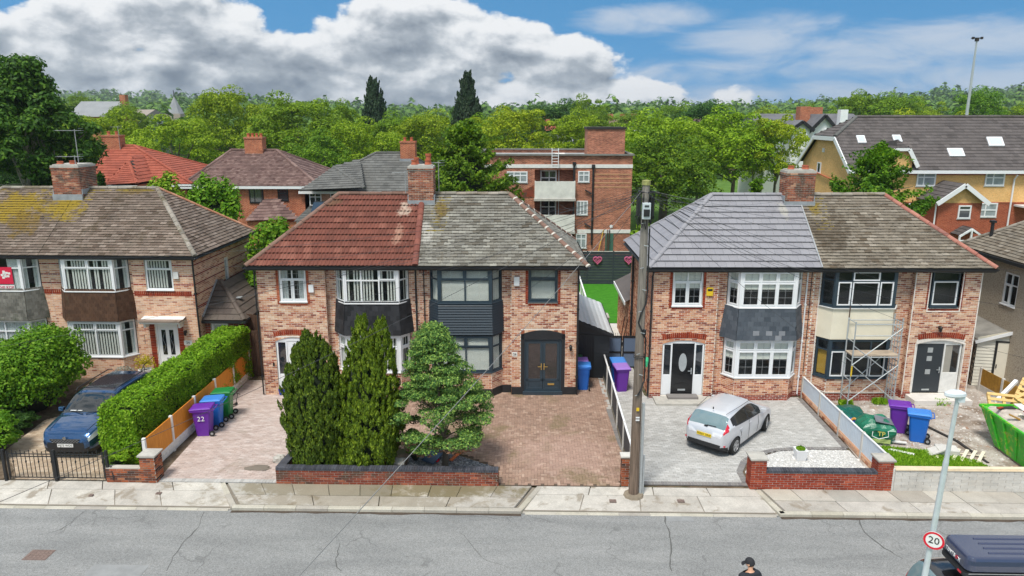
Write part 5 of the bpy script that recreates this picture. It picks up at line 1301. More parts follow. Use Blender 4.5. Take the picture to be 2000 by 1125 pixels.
far_chimney(H,197,264,231,58,7.2,M['fb_red'],2)
Hx=H.root.location
# its lower front wing
b=H.mb();p=[vp(205,362,52),vp(268,358,52),vp(252,316,55.5)];o_=Vector(Hx)
q=[v-o_ for v in p];wd=q[1].x-q[0].x
b.add([q[0],q[1],q[2],(q[2].x,5.5,q[2].z+.6),(q[0].x,5,q[0].z),(q[1].x,5,q[1].z)],[(0,1,2),(1,5,3,2),(0,2,3,4)]);wr=b.build('front_wing_roof',M['deck'],H.root)
far_roof_face(H,[q[0],q[1],q[2]],M['ft_red'],wr);far_roof_face(H,[q[1],Vector((q[1].x,5,q[1].z)),Vector((q[2].x,5.5,q[2].z+.6)),q[2]],M['ft_red'],wr);far_roof_face(H,[Vector((q[0].x,5,q[0].z)),q[0],q[2],Vector((q[2].x,5.5,q[2].z+.6))],M['ft_red'],wr)
ridge_run(H,q[1],q[2],.14,.9,M['ft_red'],wr,nseg=5);ridge_run(H,q[0],q[2],.14,.9,M['ft_red'],wr,nseg=5)
b=H.mb();b.box(q[0].x+.2,q[0].y+.2,0,q[1].x-.2,2.2,q[0].z-.02);b.build('wing_wall',M['fb_red'],H.root)
b=H.mb();b.box(q[0].x,q[0].y-.05,q[0].z-.22,q[1].x,q[0].y,q[0].z);b.build('wing_fascia',M['white'],H.root)
aerial(H,231.5*0+vp(236,300,58).x-Hx.x,58-Hx.y,8.0,2.2,R(170),4,H.root,1.0)
H,rf,g_=hip_house('detached_house','red brick house with purplish brown hipped roof, left of the grey-roofed one','house',(353,361),(626,366),(452,293),(540,294),54,58.5,M['fb_red'],M['ft_brown'],M['ft_brown'],wins=[(486,367,516,396,[.35],.0,'black'),(542,368,564,392,[],.6,'black'),(486,430,510,452,[],0,'black')])
far_chimney(H,476,268,511,58,7.3,M['fb_red'],4)
ox,oy=H.root.location.x,H.root.location.y
q=[vp(478,432,52.2),vp(585,428,52.2),vp(550,394,54)];q=[v-Vector((ox,oy,0)) for v in q]
b=H.mb();b.add([q[0],q[1],q[2],(q[0].x+1.4,2.4,q[2].z)],[(0,1,2,3)]);b.box(q[0].x+.1,q[0].y+.2,0,q[1].x-.1,.3,q[0].z-.05);pr=b.build('front_porch',M['fb_red'],H.root)
far_roof_face(H,[q[0],q[1],q[2],Vector((q[0].x+1.2,1.9,q[2].z))],M['ft_brown'],pr)
H,rf,g_=hip_house('detached_house','house with ribbed dark grey tiled roof between the brown roof and the flats','house',(584,371),(850,376),(735,299),(800,299),54,58.5,M['fb_pink'],M['ft_grey'],M['ft_grey'],wins=[(604,376,629,402,[.5],.7,'white'),(645,377,664,398,[.5],.7,'white')])
far_chimney(H,781,276,810,57.5,7.4,M['fb_red'],2)
ox,oy=H.root.location.x,H.root.location.y
q=[v-Vector((ox,oy,0)) for v in (vp(650,372,52.8),vp(712,367,52.8),vp(652,325,56))]
b=H.mb();pts=[q[0]-Vector((2.4,0,0)),q[1],Vector((q[2].x+1.8,3,q[2].z+.5)),q[2]];b.face(pts);fw_=b.build('front_wing_roof',M['deck'],H.root);far_roof_face(H,pts,M['ft_grey'],fw_)
ridge_run(H,q[1]*1,q[2]*1,.14,.8,M['ft_grey'],fw_,nseg=5)
b=H.mb();p=vp(575,432,51)-Vector((ox,oy,0));r_=vp(655,405,53)-Vector((ox,oy,0));b.add([p,(r_.x,p.y,p.z),(r_.x,0,r_.z),(p.x+.3,0,r_.z)],[(0,1,2,3)]);b.box(p.x+.1,p.y+.1,0,r_.x,0,p.z-.06);cr=b.build('rear_extension',M['white_rough'],H.root)
far_roof_face(H,[p,Vector((r_.x,p.y,p.z)),Vector((r_.x,0,r_.z)),Vector((p.x+.3,0,r_.z))],M['ft_grey'],cr)
b=H.mb();c0=vp(607,418,51.6)-Vector((ox,oy,0));b.add([(c0.x,c0.y,c0.z+.15),(c0.x+1.2,c0.y,c0.z+.15),(c0.x+1.2,c0.y+1.0,c0.z+.8),(c0.x,c0.y+1.0,c0.z+.8)],[(0,1,2,3)]);b.build('roof_light',M['glass_far'],H.root)

# --- block of flats
Yf=58.0
H=House('block_of_flats','flat-roofed red brick block with white bands, balconies and big square stack','flats',(-4.0,Yf,0),0);ox=-4.0
X=lambda px,py=400:vp(px,py,Yf).x-ox;Z=lambda py,px=1130:vp(px,py,Yf).z
sg=Seg(0,0,12.06,0);W=12.06;D=10.0
recess=(X(1044),X(1121),0,Z(331))
holes=[(recess[0],recess[1] ,.05,Z(331)-.02)]
b=H.mb(sg);skin(b,sg,0,8.0,holes,1.1);b.box(recess[0],1.1,0,recess[1],1.2,7);b.build('front_wall',M['fb_flat'],H.root)
b=H.mb();b.box(.003,.003,0,.1,D,7.99);b.box(W-.1,.003,0,W-.003,D,7.99);b.box(.1,D-.1,0,W-.1,D,7.99);b.build('wall',M['fb_flat'],H.root)
b=H.mb();b.box(.1,.2,7.6,W-.1,D-.1,7.72);b.build('flat_roof',plain('roof_felt',(.30,.31,.31),.8,var=.25,scale=.8),H.root)
b=H.mb();b.box(-.12,-.16,7.98,W+.12,.26,8.10);b.box(-.12,D-.2,7.98,W+.12,D+.12,8.10);b.box(-.12,.26,7.98,.2,D-.2,8.10);b.box(W-.2,.26,7.98,W+.12,D-.2,8.10);b.build('parapet_coping',plain('weathered_concrete',(.17,.165,.15),.9,var=.3),H.root)
for (z0,z1,x0) in ((Z(328),Z(321),0),(Z(455),Z(448),X(1128))):b=H.mb();b.box(x0,-.05,z0,W+.02,-.001,z1);b.build('white_band',M['white_rough'],H.root)
for py_ in (341,349,358,366):b=H.mb();b.box(X(1158),-.02,Z(py_),W-.1,-.001,Z(py_)+.07);b.build('buff_band',plain('buff_band',srgb(196,150,112),.9,var=.2),H.root) 
# stack on the roof
x0,x1=X(1150,300),X(1225,300);b=H.mb();b.box(x0,1.6,7.7,x1,4.6,10.0);st=b.build('roof_stack',M['fb_flat'],H.root);b=H.mb();b.box(x0-.08,1.52,9.95,x1+.08,4.68,10.12);b.build('stack_coping',M['deck'],st)
b=H.mb();b.box(X(1085),2,7.7,X(1105),4,8.0);b.build('roof_hatch',M['white_rough'],H.root)
b=H.mb();xa=X(1078,310)
for dx in (0,.5):b.tube([(xa+dx,-.25,Z(328)),(xa+dx,-.25,8.5),(xa+dx,.3,8.5)],.03,5)
for k in range(7):b.tube([(xa,-.25,Z(328)+.05+k*.22),(xa+.5,-.25,Z(328)+.05+k*.22)],.022,5)
b.build('roof_ladder',M['white'],H.root)
for (l,t_,r_,bt,cols) in ((990,335,1030,357,[.33,.67]),(1128,334,1150,356,[.5]),(1126,392,1148,420,[.33,.67]),(1126,456,1147,485,[.5])):
 window(H,sg,X(l),X(r_),Z(bt),Z(t_),cols,.66 if bt != 420 else 0,M['white'],'none',fw=.09,y=-.08,room=0,leads=(1,3) if bt in (356,485) else None,glass=M['pale_pane'])
sb=Seg(recess[0],1.05,recess[1],1.05)
for (py0,py1) in ((334,356),(392,420)):
 z1_=Z(py0);z0_=z1_-2.0;window(H,sb,.45,1.75,z0_,z1_,[.55],.72,M['white'],'none',fw=.1,y=-.08,room=0,glass=M['glass_far']);b=H.mb(sb);b.box(1.9,-.04,z0_,1.96,-.0,z1_);b.build('door_post',M['white'],H.root)
for k,(py0,py1) in enumerate(((353,389),(418,452))):
 z0_,z1_=Z(py1),Z(py0);b=H.mb();b.box(X(1044),-.62,z0_+.1,X(1122),-.54,z1_);b.box(X(1044),-.54,z0_+.1,X(1044)+.06,.0,z1_);b.box(X(1122)-.06,-.54,z0_+.1,X(1122),0,z1_);ba=b.build('balcony_panel',plain('stained_white_panel',(.66,.65,.60),.7,var=.22,scale=1.3),H.root)
 b=H.mb();b.box(X(1044)-.05,-.7,z0_-.08,X(1122)+.05,1.05,z0_+.1);b.build('balcony_slab',M['concrete'],H.root)
b=H.mb();b.add([(X(1000),-.05,Z(385)),(X(1042),-.05,Z(362)),(X(1042),-.05,Z(385))],[(0,1,2)]);b.build('stair_wall',M['brick_old'],H.root)
for px_,y0_,y1_ in ((1120,320,485),(1157,325,478)):
 b=H.mb();x_=X(px_);b.tube([(x_,-.12,Z(y0_)),(x_,-.12,Z(y1_))],.075,6);b.box(x_-.13,-.22,Z(y0_)-.1,x_+.13,-.02,Z(y0_)+.15)
 if px_==1157:
  for yy in (378,443):b.tube([(x_-.6,-.12,Z(yy)+.3),(x_-.1,-.12,Z(yy))],.06,5)
 b.build('downpipe',M['blackp'],H.root)
b=H.mb();b.lathe((X(1195),-.02,Z(442)),[(.13,-.05),(.13,.02)],12,'y');b.build('vent_cover',M['white'],H.root)
b=H.mb();b.box(X(1184),-.04,.0,X(1200),-.0,Z(455));b.build('green_door',plain('green_paint',(.05,.14,.10),.6),H.root)
for i,(px_,tilt) in enumerate(((1180,.5),(1188,.05),(1192,.1))):b=H.mb();x_=X(px_);b.tube([(x_-tilt,-.4,0),(x_,-.1,2.2)],.04,5);b.build('leaning_pole',M['wood'] if i else M['wood_yellow'],H.root)

# --- yellow brick apartments with the long grey roof
Yf=52.0;cx_=vp(1666,329,Yf).x
H=House('apartment_building','yellow and red brick apartments under a long dark grey roof with roof windows','apartments',(cx_,Yf,0),0)
X=lambda px,py=380:vp(px,py,Yf).x-cx_;Z=lambda py,px=1850:vp(px,py,Yf).z
W=16.0;D=9.5;ez=Z(330);rz=10.75;kz=9.35     # eave, ridge, top of the gable wall under the half hip
t_=(kz-ez)/(rz-ez) ;sp_=Seg(0,0,W,0)
zr=Z(395);b=H.mb();b.box(.003,.003,0,W,D,zr);b.build('lower_wall',M['fb_crimson'],H.root)
b=H.mb();pr=[(0,zr),(D,zr),(D,ez),(D-D/2*t_,kz),(D/2*t_,kz),(0,ez)]
b.add([(0,y,z) for y,z in pr]+[(W,y,z) for y,z in pr],[tuple(range(6))[::-1],tuple(range(6,12)),(0,1,7,6),(0,6,11,5),(1,2,8,7)]);b.build('upper_wall',M['fb_yellow'],H.root)
b=H.mb();b.box(-.03,-.03,zr-.06,W,-.001,zr+.02);b.box(-.03,0,zr-.06,-.001,D,zr+.02);b.build('brick_string_course',M['fb_crimson'],H.root)
b=H.mb();b.box(0,-.03,ez-.42,W,-.001,ez-.22);b.build('red_head_band',M['fb_crimson'],H.root)
ov=.35;s1=(rz-ez)/(D/2)
fr_=[Vector((-ov,-ov,ez-ov*s1+.18)),Vector((W,-ov,ez-ov*s1+.18)),Vector((W,D/2,rz+.15)),Vector((1.9,D/2,rz+.15)),Vector((-ov,D/2*t_,kz+.18))]
bk_=[Vector((p.x,D-p.y,p.z)) for p in fr_];hp_=[fr_[4],bk_[4],fr_[3]]
b=H.mb();b.face(fr_);b.face(bk_);b.face(hp_);rf=b.build('roof',M['deck'],H.root)
far_roof_face(H,fr_,M['ft_dark'],rf,.38,.36,.04);far_roof_face(H,[hp_[1],hp_[0],hp_[2]],M['ft_dark'],rf,.38,.36,.04);far_roof_face(H,[bk_[1],bk_[0],bk_[4],bk_[3],bk_[2]],M['ft_dark'],rf,.38,.36,.04)
ridge_run(H,fr_[3]+Vector((0,0,.05)),fr_[2]+Vector((0,0,.05)),.15,.9,M['ft_dark'],rf,nseg=5);ridge_run(H,fr_[4]+Vector((0,0,.05)),fr_[3]+Vector((0,0,.05)),.15,.9,M['ft_grey'],rf,nseg=5)
b=H.mb()
for (p,q) in ((fr_[0],fr_[4]),(fr_[4],bk_[4]),(bk_[4],bk_[0])):b.beam(p-Vector((.02,0,.16)),q-Vector((.02,0,.16)),.1,.3)
b.beam(fr_[0]-Vector((0,.05,.12)),fr_[1]-Vector((0,.05,.12)),.1,.22);b.build('white_fascia',M['white'],H.root)
n_=(fr_[1]-fr_[0]).cross(fr_[4]-fr_[0]).normalized();n_=n_ if n_.z>0 else -n_
def on_roof(px,py):       # point of the front roof plane under a pixel
 d=ray(px,py);o_=Vector((0,0,CAMH))-Vector((cx_,Yf,0));t=(fr_[0]-o_).dot(n_)/d.dot(n_);return o_+d*t
for (l,t0,r_,b0) in ((1671,267,1687,281),(1741,266,1757,279),(1848,292,1878,307),(1925,270,1955,287)):
 p=[on_roof(l,t0),on_roof(r_,t0),on_roof(r_+3+(r_-l)*.1,b0),on_roof(l+3+(r_-l)*.1,b0)];u_=(p[1]-p[0]).normalized()
 b=H.mb();b.add([q+n_*.04 for q in p]+[q+n_*.13 for q in p],[(4,5,6,7),(0,1,5,4),(1,2,6,5),(2,3,7,6),(3,0,4,7)]);sf=b.build('roof_window',M['white'],rf)
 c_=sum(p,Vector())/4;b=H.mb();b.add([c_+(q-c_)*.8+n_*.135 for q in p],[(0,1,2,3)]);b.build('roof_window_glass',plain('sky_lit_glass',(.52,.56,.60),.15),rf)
for (l,t0,r_,b0,cols,tr) in ((1786,337,1823,364,[.35],.7),(1919,335,1957,363,[.4],.6),(1777,397,1814,425,[.45],0),(1914,396,1951,424,[.35],.5)):
 window(H,sp_,X(l),X(r_),Z(b0),Z(t0),cols,tr,M['white'],'none',fw=.1,y=-.08,room=0,glass=M['pale_pane'])
 
# side wall: small window, pipes
sgl=Seg(0,D,0,0);window(H,sgl,D-6.3,D-5.6,Z(351,1617) ,Z(327,1617),[],0,M['white'],'none',fw=.09,y=-.08,room=0,glass=M['glass_far'])
b=H.mb();b.tube([(-.1,8.3,.1),(-.1,8.3,6.9),(-.1,2.0,6.3)],.06,6);b.build('waste_pipe',M['terracotta'],H.root)
b=H.mb();b.box(-.1,5.2,8.3,-.0,5.5,8.6);b.build('wall_vent',M['white'],H.root)
def pipew(px):b=H.mb();x_=X(px);b.tube([(x_,-.35,ez-.4),(x_,-.1,ez-.7),(x_,-.1,.1)],.06,6);b.build('downpipe',M['white'],H.root)
pipew(1975)
# projecting entrance bay
x0,x1=X(1834),X(1916);pz=vp(1830,392,49.6).z;pk=vp(1880,358,49.6).z;y0=-2.4
xa,xb=vp(1834,400,49.6).x-cx_,vp(1918,400,49.6).x-cx_;xm=(xa+xb)/2
b=H.mb();b.box(xa,y0,0,xb,-.003,pz-.15);b.build('entrance_bay_wall',M['fb_crimson'],H.root)
b=H.mb();b.prism([(xa,pz-.15),(xb,pz-.15),(xb,pz),(xm,pk-.2),(xa,pz)],'y',y0,-.01);b.build('entrance_gable',M['fb_yellow'],H.root)
L_=[Vector((xa-.3,y0-.3,pz-.1)),Vector((xm,y0-.3,pk)),Vector((xm,0,pk)),Vector((xa-.3,0,pz-.1))];R_=[Vector((2*xm-p.x,p.y,p.z)) for p in L_]
b=H.mb();b.face(L_);b.face(R_);er=b.build('entrance_roof',M['deck'],H.root)
far_roof_face(H,[L_[3],L_[0],L_[1],L_[2]],M['ft_dark'],er,.36,.34,.04);far_roof_face(H,[R_[0],R_[3],R_[2],R_[1]],M['ft_dark'],er,.36,.34,.04)
b=H.mb();b.beam(L_[0]-Vector((0,.03,.1)),L_[1]-Vector((0,.03,.1)),.08,.28);b.beam(R_[0]-Vector((0,.03,.1)),R_[1]-Vector((0,.03,.1)),.08,.28);b.build('entrance_fascia',M['white'],H.root)
se=Seg(xa,y0,xb,y0);f_=lambda px:vp(px,410,Yf+y0).x-cx_-xa;fz=lambda py:vp(1880,py,Yf+y0).z
window(H,se,f_(1871),f_(1896),fz(427),fz(401),[],.7,M['white'],'none',fw=.09,y=-.08,room=0,glass=M['glass_far'])
b=H.mb();b.tube([(xa-.12,y0+.1,pz-.2),(xa-.12,y0+.1,.1)],.05,6);b.build('downpipe',M['white'],H.root)
cz_=fz(455);b=H.mb();c0,c1=f_(1862)+xa,f_(1906)+xa;cm=(c0+c1)/2;yy=y0-1.1
P1_,P2_,P3_=Vector((c0,yy,cz_)),Vector((cm,yy,fz(441))),Vector((c1,yy,cz_));bk=Vector((0,1.08,0))
b.add([P1_,P2_,P3_,P1_+bk,P2_+bk,P3_+bk],[(0,1,4,3),(1,2,5,4)]);cn=b.build('door_canopy',M['deck'],H.root);far_roof_face(H,[P1_+bk,P1_,P2_,P2_+bk],M['ft_dark'],cn,.3,.3);far_roof_face(H,[P3_,P3_+bk,P2_+bk,P2_],M['ft_dark'],cn,.3,.3)
b=H.mb()
for (p,q) in ((P1_,P2_),(P2_,P3_),(P1_-Vector((0,0,.3)),P3_-Vector((0,0,.3))),(P2_,Vector((cm,yy,cz_-.3))),(P1_,P1_-Vector((0,0,1.2))),(P3_,P3_-Vector((0,0,1.2)))):b.beam(p-Vector((0,.03,.06)),q-Vector((0,.03,.06)),.09,.12)
b.build('canopy_frame',M['white'],cn)
# dormer gable on the main roof
dm=on_roof(1747,320);dx0,dx1=on_roof(1716,316).x,on_roof(1782,316).x;dk=vp(1745,286,Yf-.2).z;dmx=(dx0+dx1)/2;dy=-.2
b=H.mb();b.prism([(dx0+.3,ez-.1),(dx1-.3,ez-.1),(dx1-.3,ez+.5),(dmx+.5,dk-.25),(dmx-.5,dk-.25),(dx0+.3,ez+.5)],'y',dy,dy+2.5);b.build('dormer_wall',M['fb_yellow'],H.root)
q=[Vector((dx0,dy-.2,ez+.25)),Vector((dmx-.45,dy-.2,dk-.1)),Vector((dmx-.45,3.2,dk-.1)),Vector((dx0,1.5,ez+.25))];q2=[Vector((2*dmx-p.x,p.y,p.z)) for p in q];q3=[q[1],q2[1],Vector((dmx,dy+.7,dk+.45))]
b=H.mb();b.face(q);b.face(q2);b.face(q3);b.face([q3[2],q3[0],q[2]]);b.face([q3[2],q3[1],q2[2]]);dr=b.build('dormer_roof',M['deck'],H.root);far_roof_face(H,q3,M['ft_dark'],dr,.3,.2);far_roof_face(H,[q[3],q[0],q[1],q[2]],M['ft_dark'],dr,.34,.3);far_roof_face(H,[q2[0],q2[3],q2[2],q2[1]],M['ft_dark'],dr,.34,.3)
b=H.mb();b.beam(q[0]-Vector((0,.04,.1)),q[1]-Vector((0,.04,.1)),.08,.26);b.beam(q2[0]-Vector((0,.04,.1)),q2[1]-Vector((0,.04,.1)),.08,.26);b.beam(q[1]-Vector((0,.04,.1)),q2[1]-Vector((0,.04,.1)),.08,.2);b.build('dormer_fascia',M['white'],H.root)
# balcony at the far right
b=H.mb();bx0=X(1983);b.box(bx0,-1.4,Z(402),bx0+3,0,Z(399))
b.build('balcony_slab',M['white'],H.root)
b=H.mb()
for i in range(14):b.tube([(bx0+i*.12,-1.35,Z(399)),(bx0+i*.12,-1.35,Z(364))],.018,4)
b.tube([(bx0,-1.35,Z(364)),(bx0+1.6,-1.35,Z(364))],.03,5);b.build('balcony_railing',M['grey'],H.root)

# --- white gabled house and others glimpsed beyond the trees
def gable_house(name,label,px0,px1,py_eave,py_peak,Y,D,wallmat,roofmat,cat='house',wins=(),barge='black',ridge_len=None,base=0):
 p,q=vp(px0,py_eave,Y),vp(px1,py_eave,Y);pk_=vp((px0+px1)/2,py_peak,Y).z;H=House(name,label,cat,(p.x,Y,0),0);W=q.x-p.x;e=p.z
 b=H.mb();b.prism([(0,base),(W,base),(W,e),(W/2,pk_),(0,e)],'y',0,D);b.build('wall',wallmat,H.root)
 b=H.mb()
 for s in (-1,1):
  x0=W/2+s*(W/2+.35);z0=e-.35*(pk_-e)/(W/2)
  b.add([(x0,-.3,z0+.1),(W/2,-.3,pk_+.1),(W/2,D+.3,pk_+.1),(x0,D+.3,z0+.1),(x0,-.3,z0+.3),(W/2,-.3,pk_+.3),(W/2,D+.3,pk_+.3),(x0,D+.3,z0+.3)],[(0,1,2,3),(4,5,6,7),(0,1,5,4),(0,3,7,4),(3,2,6,7)])
 b.build('roof',roofmat,H.root)
 b=H.mb()
 for s in (-1,1):b.beam((W/2+s*(W/2+.35),-.36,e-.2),(W/2,-.36,pk_+.12),.08,.35)
 b.build('bargeboard',M[barge],H.root)
 for (l,t0,r_,b0) in wins:
  a=vp(l,t0,Y);c=vp(r_,b0,Y);window(H,Seg(0,0,W,0),a.x-p.x,c.x-p.x,c.z,a.z,[.5],.5,M['white'],'none',fw=.1,y=-.08,room=0,sill=False,glass=M['glass_far'])
 return H
slate=fartile('welsh_slate',[(0,(.12,.12,.13)),(1,(.19,.19,.20))]);slate2=plain('pale_slate_roof',(.24,.25,.26),.7,var=.15,scale=.5)
H=gable_house('gabled_house','white rendered house with a steep black-edged gable, behind the roadside chimney',1577,1637,262,228,84,9,M['white'],slate,wins=[(1610,252,1617,258)])
H=gable_house('gabled_house','white rendered house with small twin windows under a narrow black-edged gable',1548,1582,252,240,83,9,M['white'],slate,wins=[(1564,253,1568,264),(1572,253,1576,264),(1556,282,1563,300),(1570,282,1579,305)])
b=H.mb();a=vp(1558,208,88);c=vp(1575,240,88);ox=H.root.location;b.box(a.x-ox.x,4,c.z-1,c.x-ox.x,5.4,a.z);b.build('chimney',M['fb_red'],H.root)
H=House('long_roofed_house','long grey slate roof seen behind the white gables','house',(vp(1480,240,95).x,95,0),0);x1=vp(1692,240,95).x-H.root.location.x;z0,z1=vp(1600,246,95).z,vp(1600,222,99).z
b=H.mb();b.box(.3,.3,0,x1-.3,8,z0);b.build('wall',M['white_rough'],H.root);b=H.mb();b.add([(0,0,z0),(x1,0,z0),(x1,4,z1),(0,4,z1),(x1,8,z0),(0,8,z0)],[(0,1,2,3),(3,2,4,5),(0,3,5),(1,4,2)]);b.build('roof',slate,H.root)
b=H.mb();a=vp(1656,214,94);b.box(a.x-H.root.location.x-.9,-1.2,5,a.x-H.root.location.x,-.2,a.z);b.build('white_chimney',M['white'],H.root)
b=H.mb();a=vp(1590,209,97);b.box(a.x-H.root.location.x,3.2,8,a.x-H.root.location.x+1.6,4.8,a.z);b.build('chimney',M['fb_red'],H.root)
def far_roof(label,px0,px1,py_e,py_r,Y,mat,wall,inset=.12,name='distant_house',chim=()):
 a,c=vp(px0,py_e,Y),vp(px1,py_e,Y);r=vp((px0+px1)/2,py_r,Y+5).z;W=c.x-a.x;H=House(name,label,'house',(a.x,Y,0),0)
 b=H.mb();b.box(.3,.3,-1,W-.3,9.7,a.z);b.build('wall',wall,H.root);i_=W*inset
 b=H.mb();b.add([(0,0,a.z),(W,0,a.z),(W-i_,5,r),(i_,5,r),(W,10,a.z),(0,10,a.z)],[(0,1,2,3),(3,2,4,5),(0,3,5),(1,4,2)]);b.build('roof',mat,H.root)
 for f in chim:b=H.mb();b.box(W*f-.6,4.4,a.z,W*f+.6,5.6,r+1.3);b.build('chimney',M['fb_red'],H.root)
 return H
far_roof('large pale slate roof above the trees at the far left',130,222,228,198,150,slate2,M['fb_red'],.04,chim=(.98,))
far_roof('long low roof with white ends among trees left of the tall broadleaf',225,285,226,214,170,plain('tan_roof',(.28,.24,.2),.8),M['white_rough'],.03)
far_roof('steep red roofed house with chimney, left of the roof stack of the flats',1060,1090,255,238,150,M['ft_red'],M['fb_red'],.3,chim=(.3,))
far_roof('terrace of brown roofs with chimneys, just right of the roof stack',1185,1258,246,234,165,M['ft_brown'],M['white_rough'],.03,chim=(.15,.5,.8))
far_roof('red brick terrace roof behind the round trees right of centre',1340,1440,243,232,160,M['ft_brown'],M['fb_red'],.03,chim=(.5,))
far_roof('grey roofed house peeping out above the flats roof',1060,1135,276,262,120,slate2,M['white_rough'],.05)
H=House('church_spire','slender grey slate church spire rising over the trees at left','church',vp(343,222,260).xy.to_3d(),0);zt=vp(343,188,260).z;zb=vp(343,222,260).z
b=H.mb();b.lathe((0,0,0),[(3.0,zb),(.05,zt)],8);b.build('spire',slate2,H.root);b=H.mb();b.box(-3,-3,0,3,3,zb-.01);b.build('tower',plain('sandstone',(.35,.3,.24),.9),H.root)
b=H.mb();b.tube([(0,0,zt-.2),(0,0,zt+2)],.12,5);b.build('finial',M['deck'],H.root)
H=House('tall_mast','tall thin grey mast with a small cluster on top against the blue sky','mast',vp(1887,232,110).xy.to_3d(),0);z1=vp(1908,75,110).z
dx=vp(1908,75,110).x-vp(1887,232,110).x
b=H.mb();b.tube([(0,0,0),(0,0,11),(dx*.0,0,z1)],[.24,.22,.11],8);b.build('mast',M['galv'],H.root)
b=H.mb();b.box(-.75,-.2,z1,.75,.2,z1+.1);b.box(-.2,-.2,z1-.4,.2,.2,z1)
for s in (-.6,.6):b.box(s-.1,-.25,z1-.12,s+.1,.1,z1+.2)
b.build('lamp_cluster',M['deck'],H.root)

# ------------------------------------------------------------------ vegetation
def leaf_mesh(name,P,N,size,mat,rng,elong=1.5,along=None,jitter=.5):
 """kite-shaped leaves at points P facing roughly N"""
 n=len(P);P=np.asarray(P);N=np.asarray(N,dtype=float)
 N=N+rng.normal(0,jitter,(n,3));N /= np.linalg.norm(N,axis=1)[:,None]+1e-9
 A=rng.normal(0,1,(n,3)) if along is None else np.asarray(along)+rng.normal(0,.25,(n,3))
 U=A-N*(A*N).sum(1)[:,None];U /= np.linalg.norm(U,axis=1)[:,None]+1e-9
 V_=np.cross(N,U);s=(size if np.isscalar(size) else np.asarray(size)[:,None])*rng.uniform(.65,1.35,(n,1))
 q=np.stack([P-U*s*.5*elong,P+V_*s*.42-U*s*.05,P+U*s*.5*elong,P-V_*s*.42-U*s*.05],1).reshape(-1,3)
 return fast_mesh(name,q,np.arange(4*n),np.arange(n)*4,mat)
def unit_dirs(rng,n,zmin=-1.0):
 d=rng.normal(0,1,(n*3+10,3));d /= np.linalg.norm(d,axis=1)[:,None];d=d[d[:,2]>zmin][:n];return d
def crown_points(rng,nclump,per,rc=(.17,.30),zmin=-.55,flat=.75,inner=1200,lump=1.0):
 C_=unit_dirs(rng,nclump,zmin)*rng.uniform(.62,1.0,(nclump,1))*np.array([1,1,1.0]);C_ *= 1+lump*rng.normal(0,.05,(nclump,1))
 R_=rng.uniform(rc[0],rc[1],nclump);P=[];N=[]
 for c,r in zip(C_,R_):
  d=unit_dirs(rng,per,-.35);k=len(d);P.append(c+d*r*rng.uniform(.85,1.06,(k,1))*np.array([1.15,1.15,flat]));N.append(d+np.array([0,0,.45]))
 d=unit_dirs(rng,inner,-.8);P.append(d*rng.uniform(.3,.75,(len(d),1)));N.append(d)
 return np.concatenate(P),np.concatenate(N),C_
BR=[(0,(.11,.20,.005)),(.35,(.19,.31,.006)),(.7,(.28,.41,.01)),(1,(.38,.50,.03))]
M['leaf_bright']=leafmat('bright_green_leaf',BR);M['leaf_lime']=leafmat('lime_green_leaf',[(p,(c[0]*1.25,c[1]*1.12,c[2])) for p,c in BR])
M['leaf_mid']=leafmat('mid_green_leaf',[(0,(.08,.17,.006)),(.5,(.155,.28,.009)),(1,(.26,.40,.018))])
M['leaf_dark']=leafmat('dark_green_leaf',[(0,(.022,.07,.012)),(.5,(.045,.12,.018)),(1,(.085,.18,.03))])
M['leaf_deep']=leafmat('deep_green_leaf',[(0,(.05,.13,.006)),(.5,(.11,.23,.009)),(.85,(.18,.32,.013)),(1,(.27,.41,.02))])
M['leaf_poplar']=leafmat('poplar_leaf',[(0,(.02,.05,.02)),(.6,(.04,.085,.035)),(1,(.075,.13,.06))])
M['leaf_red']=leafmat('copper_leaf',[(0,(.05,.02,.025)),(1,(.10,.04,.05))])
M['bark']=plain('bark',(.12,.10,.075),.95,var=.3,scale=3,bmp=.4);M['bark_pale']=plain('pale_bark',(.30,.28,.24),.95,var=.25,scale=2)
def trunk_mesh(C_,rng,base=-2.2,r=.05,nb=9,fork=-.9):
 b=MB();b.tube([(0,0,base),(.02,0,fork),(0,.02,-.35),(0,0,.25)],[r,r*.8,r*.6,r*.2],7)
 idx=rng.choice(len(C_),nb,replace=False)
 for i in idx:
  c=C_[i];s=np.array([0,0,fork+rng.uniform(0,.5)]);m_=(s+c)/2+np.array([0,0,.08]);b.tube([s,m_,c*.95],[r*.6,r*.42,r*.14],5)
 return b
VAR=[]
for k in range(4):
 rg=np.random.default_rng(40+k);P,N,C_=crown_points(rg,[104,84,120,70][k],[180,215,160,200][k],rc=[(.11,.25),(.12,.28),(.10,.22),(.11,.25)][k],inner=[1500,1200,1500,400][k],lump=[1,1.6,1.2,2.2][k])
 VAR.append((P,N,C_,rg))
MESHC={}
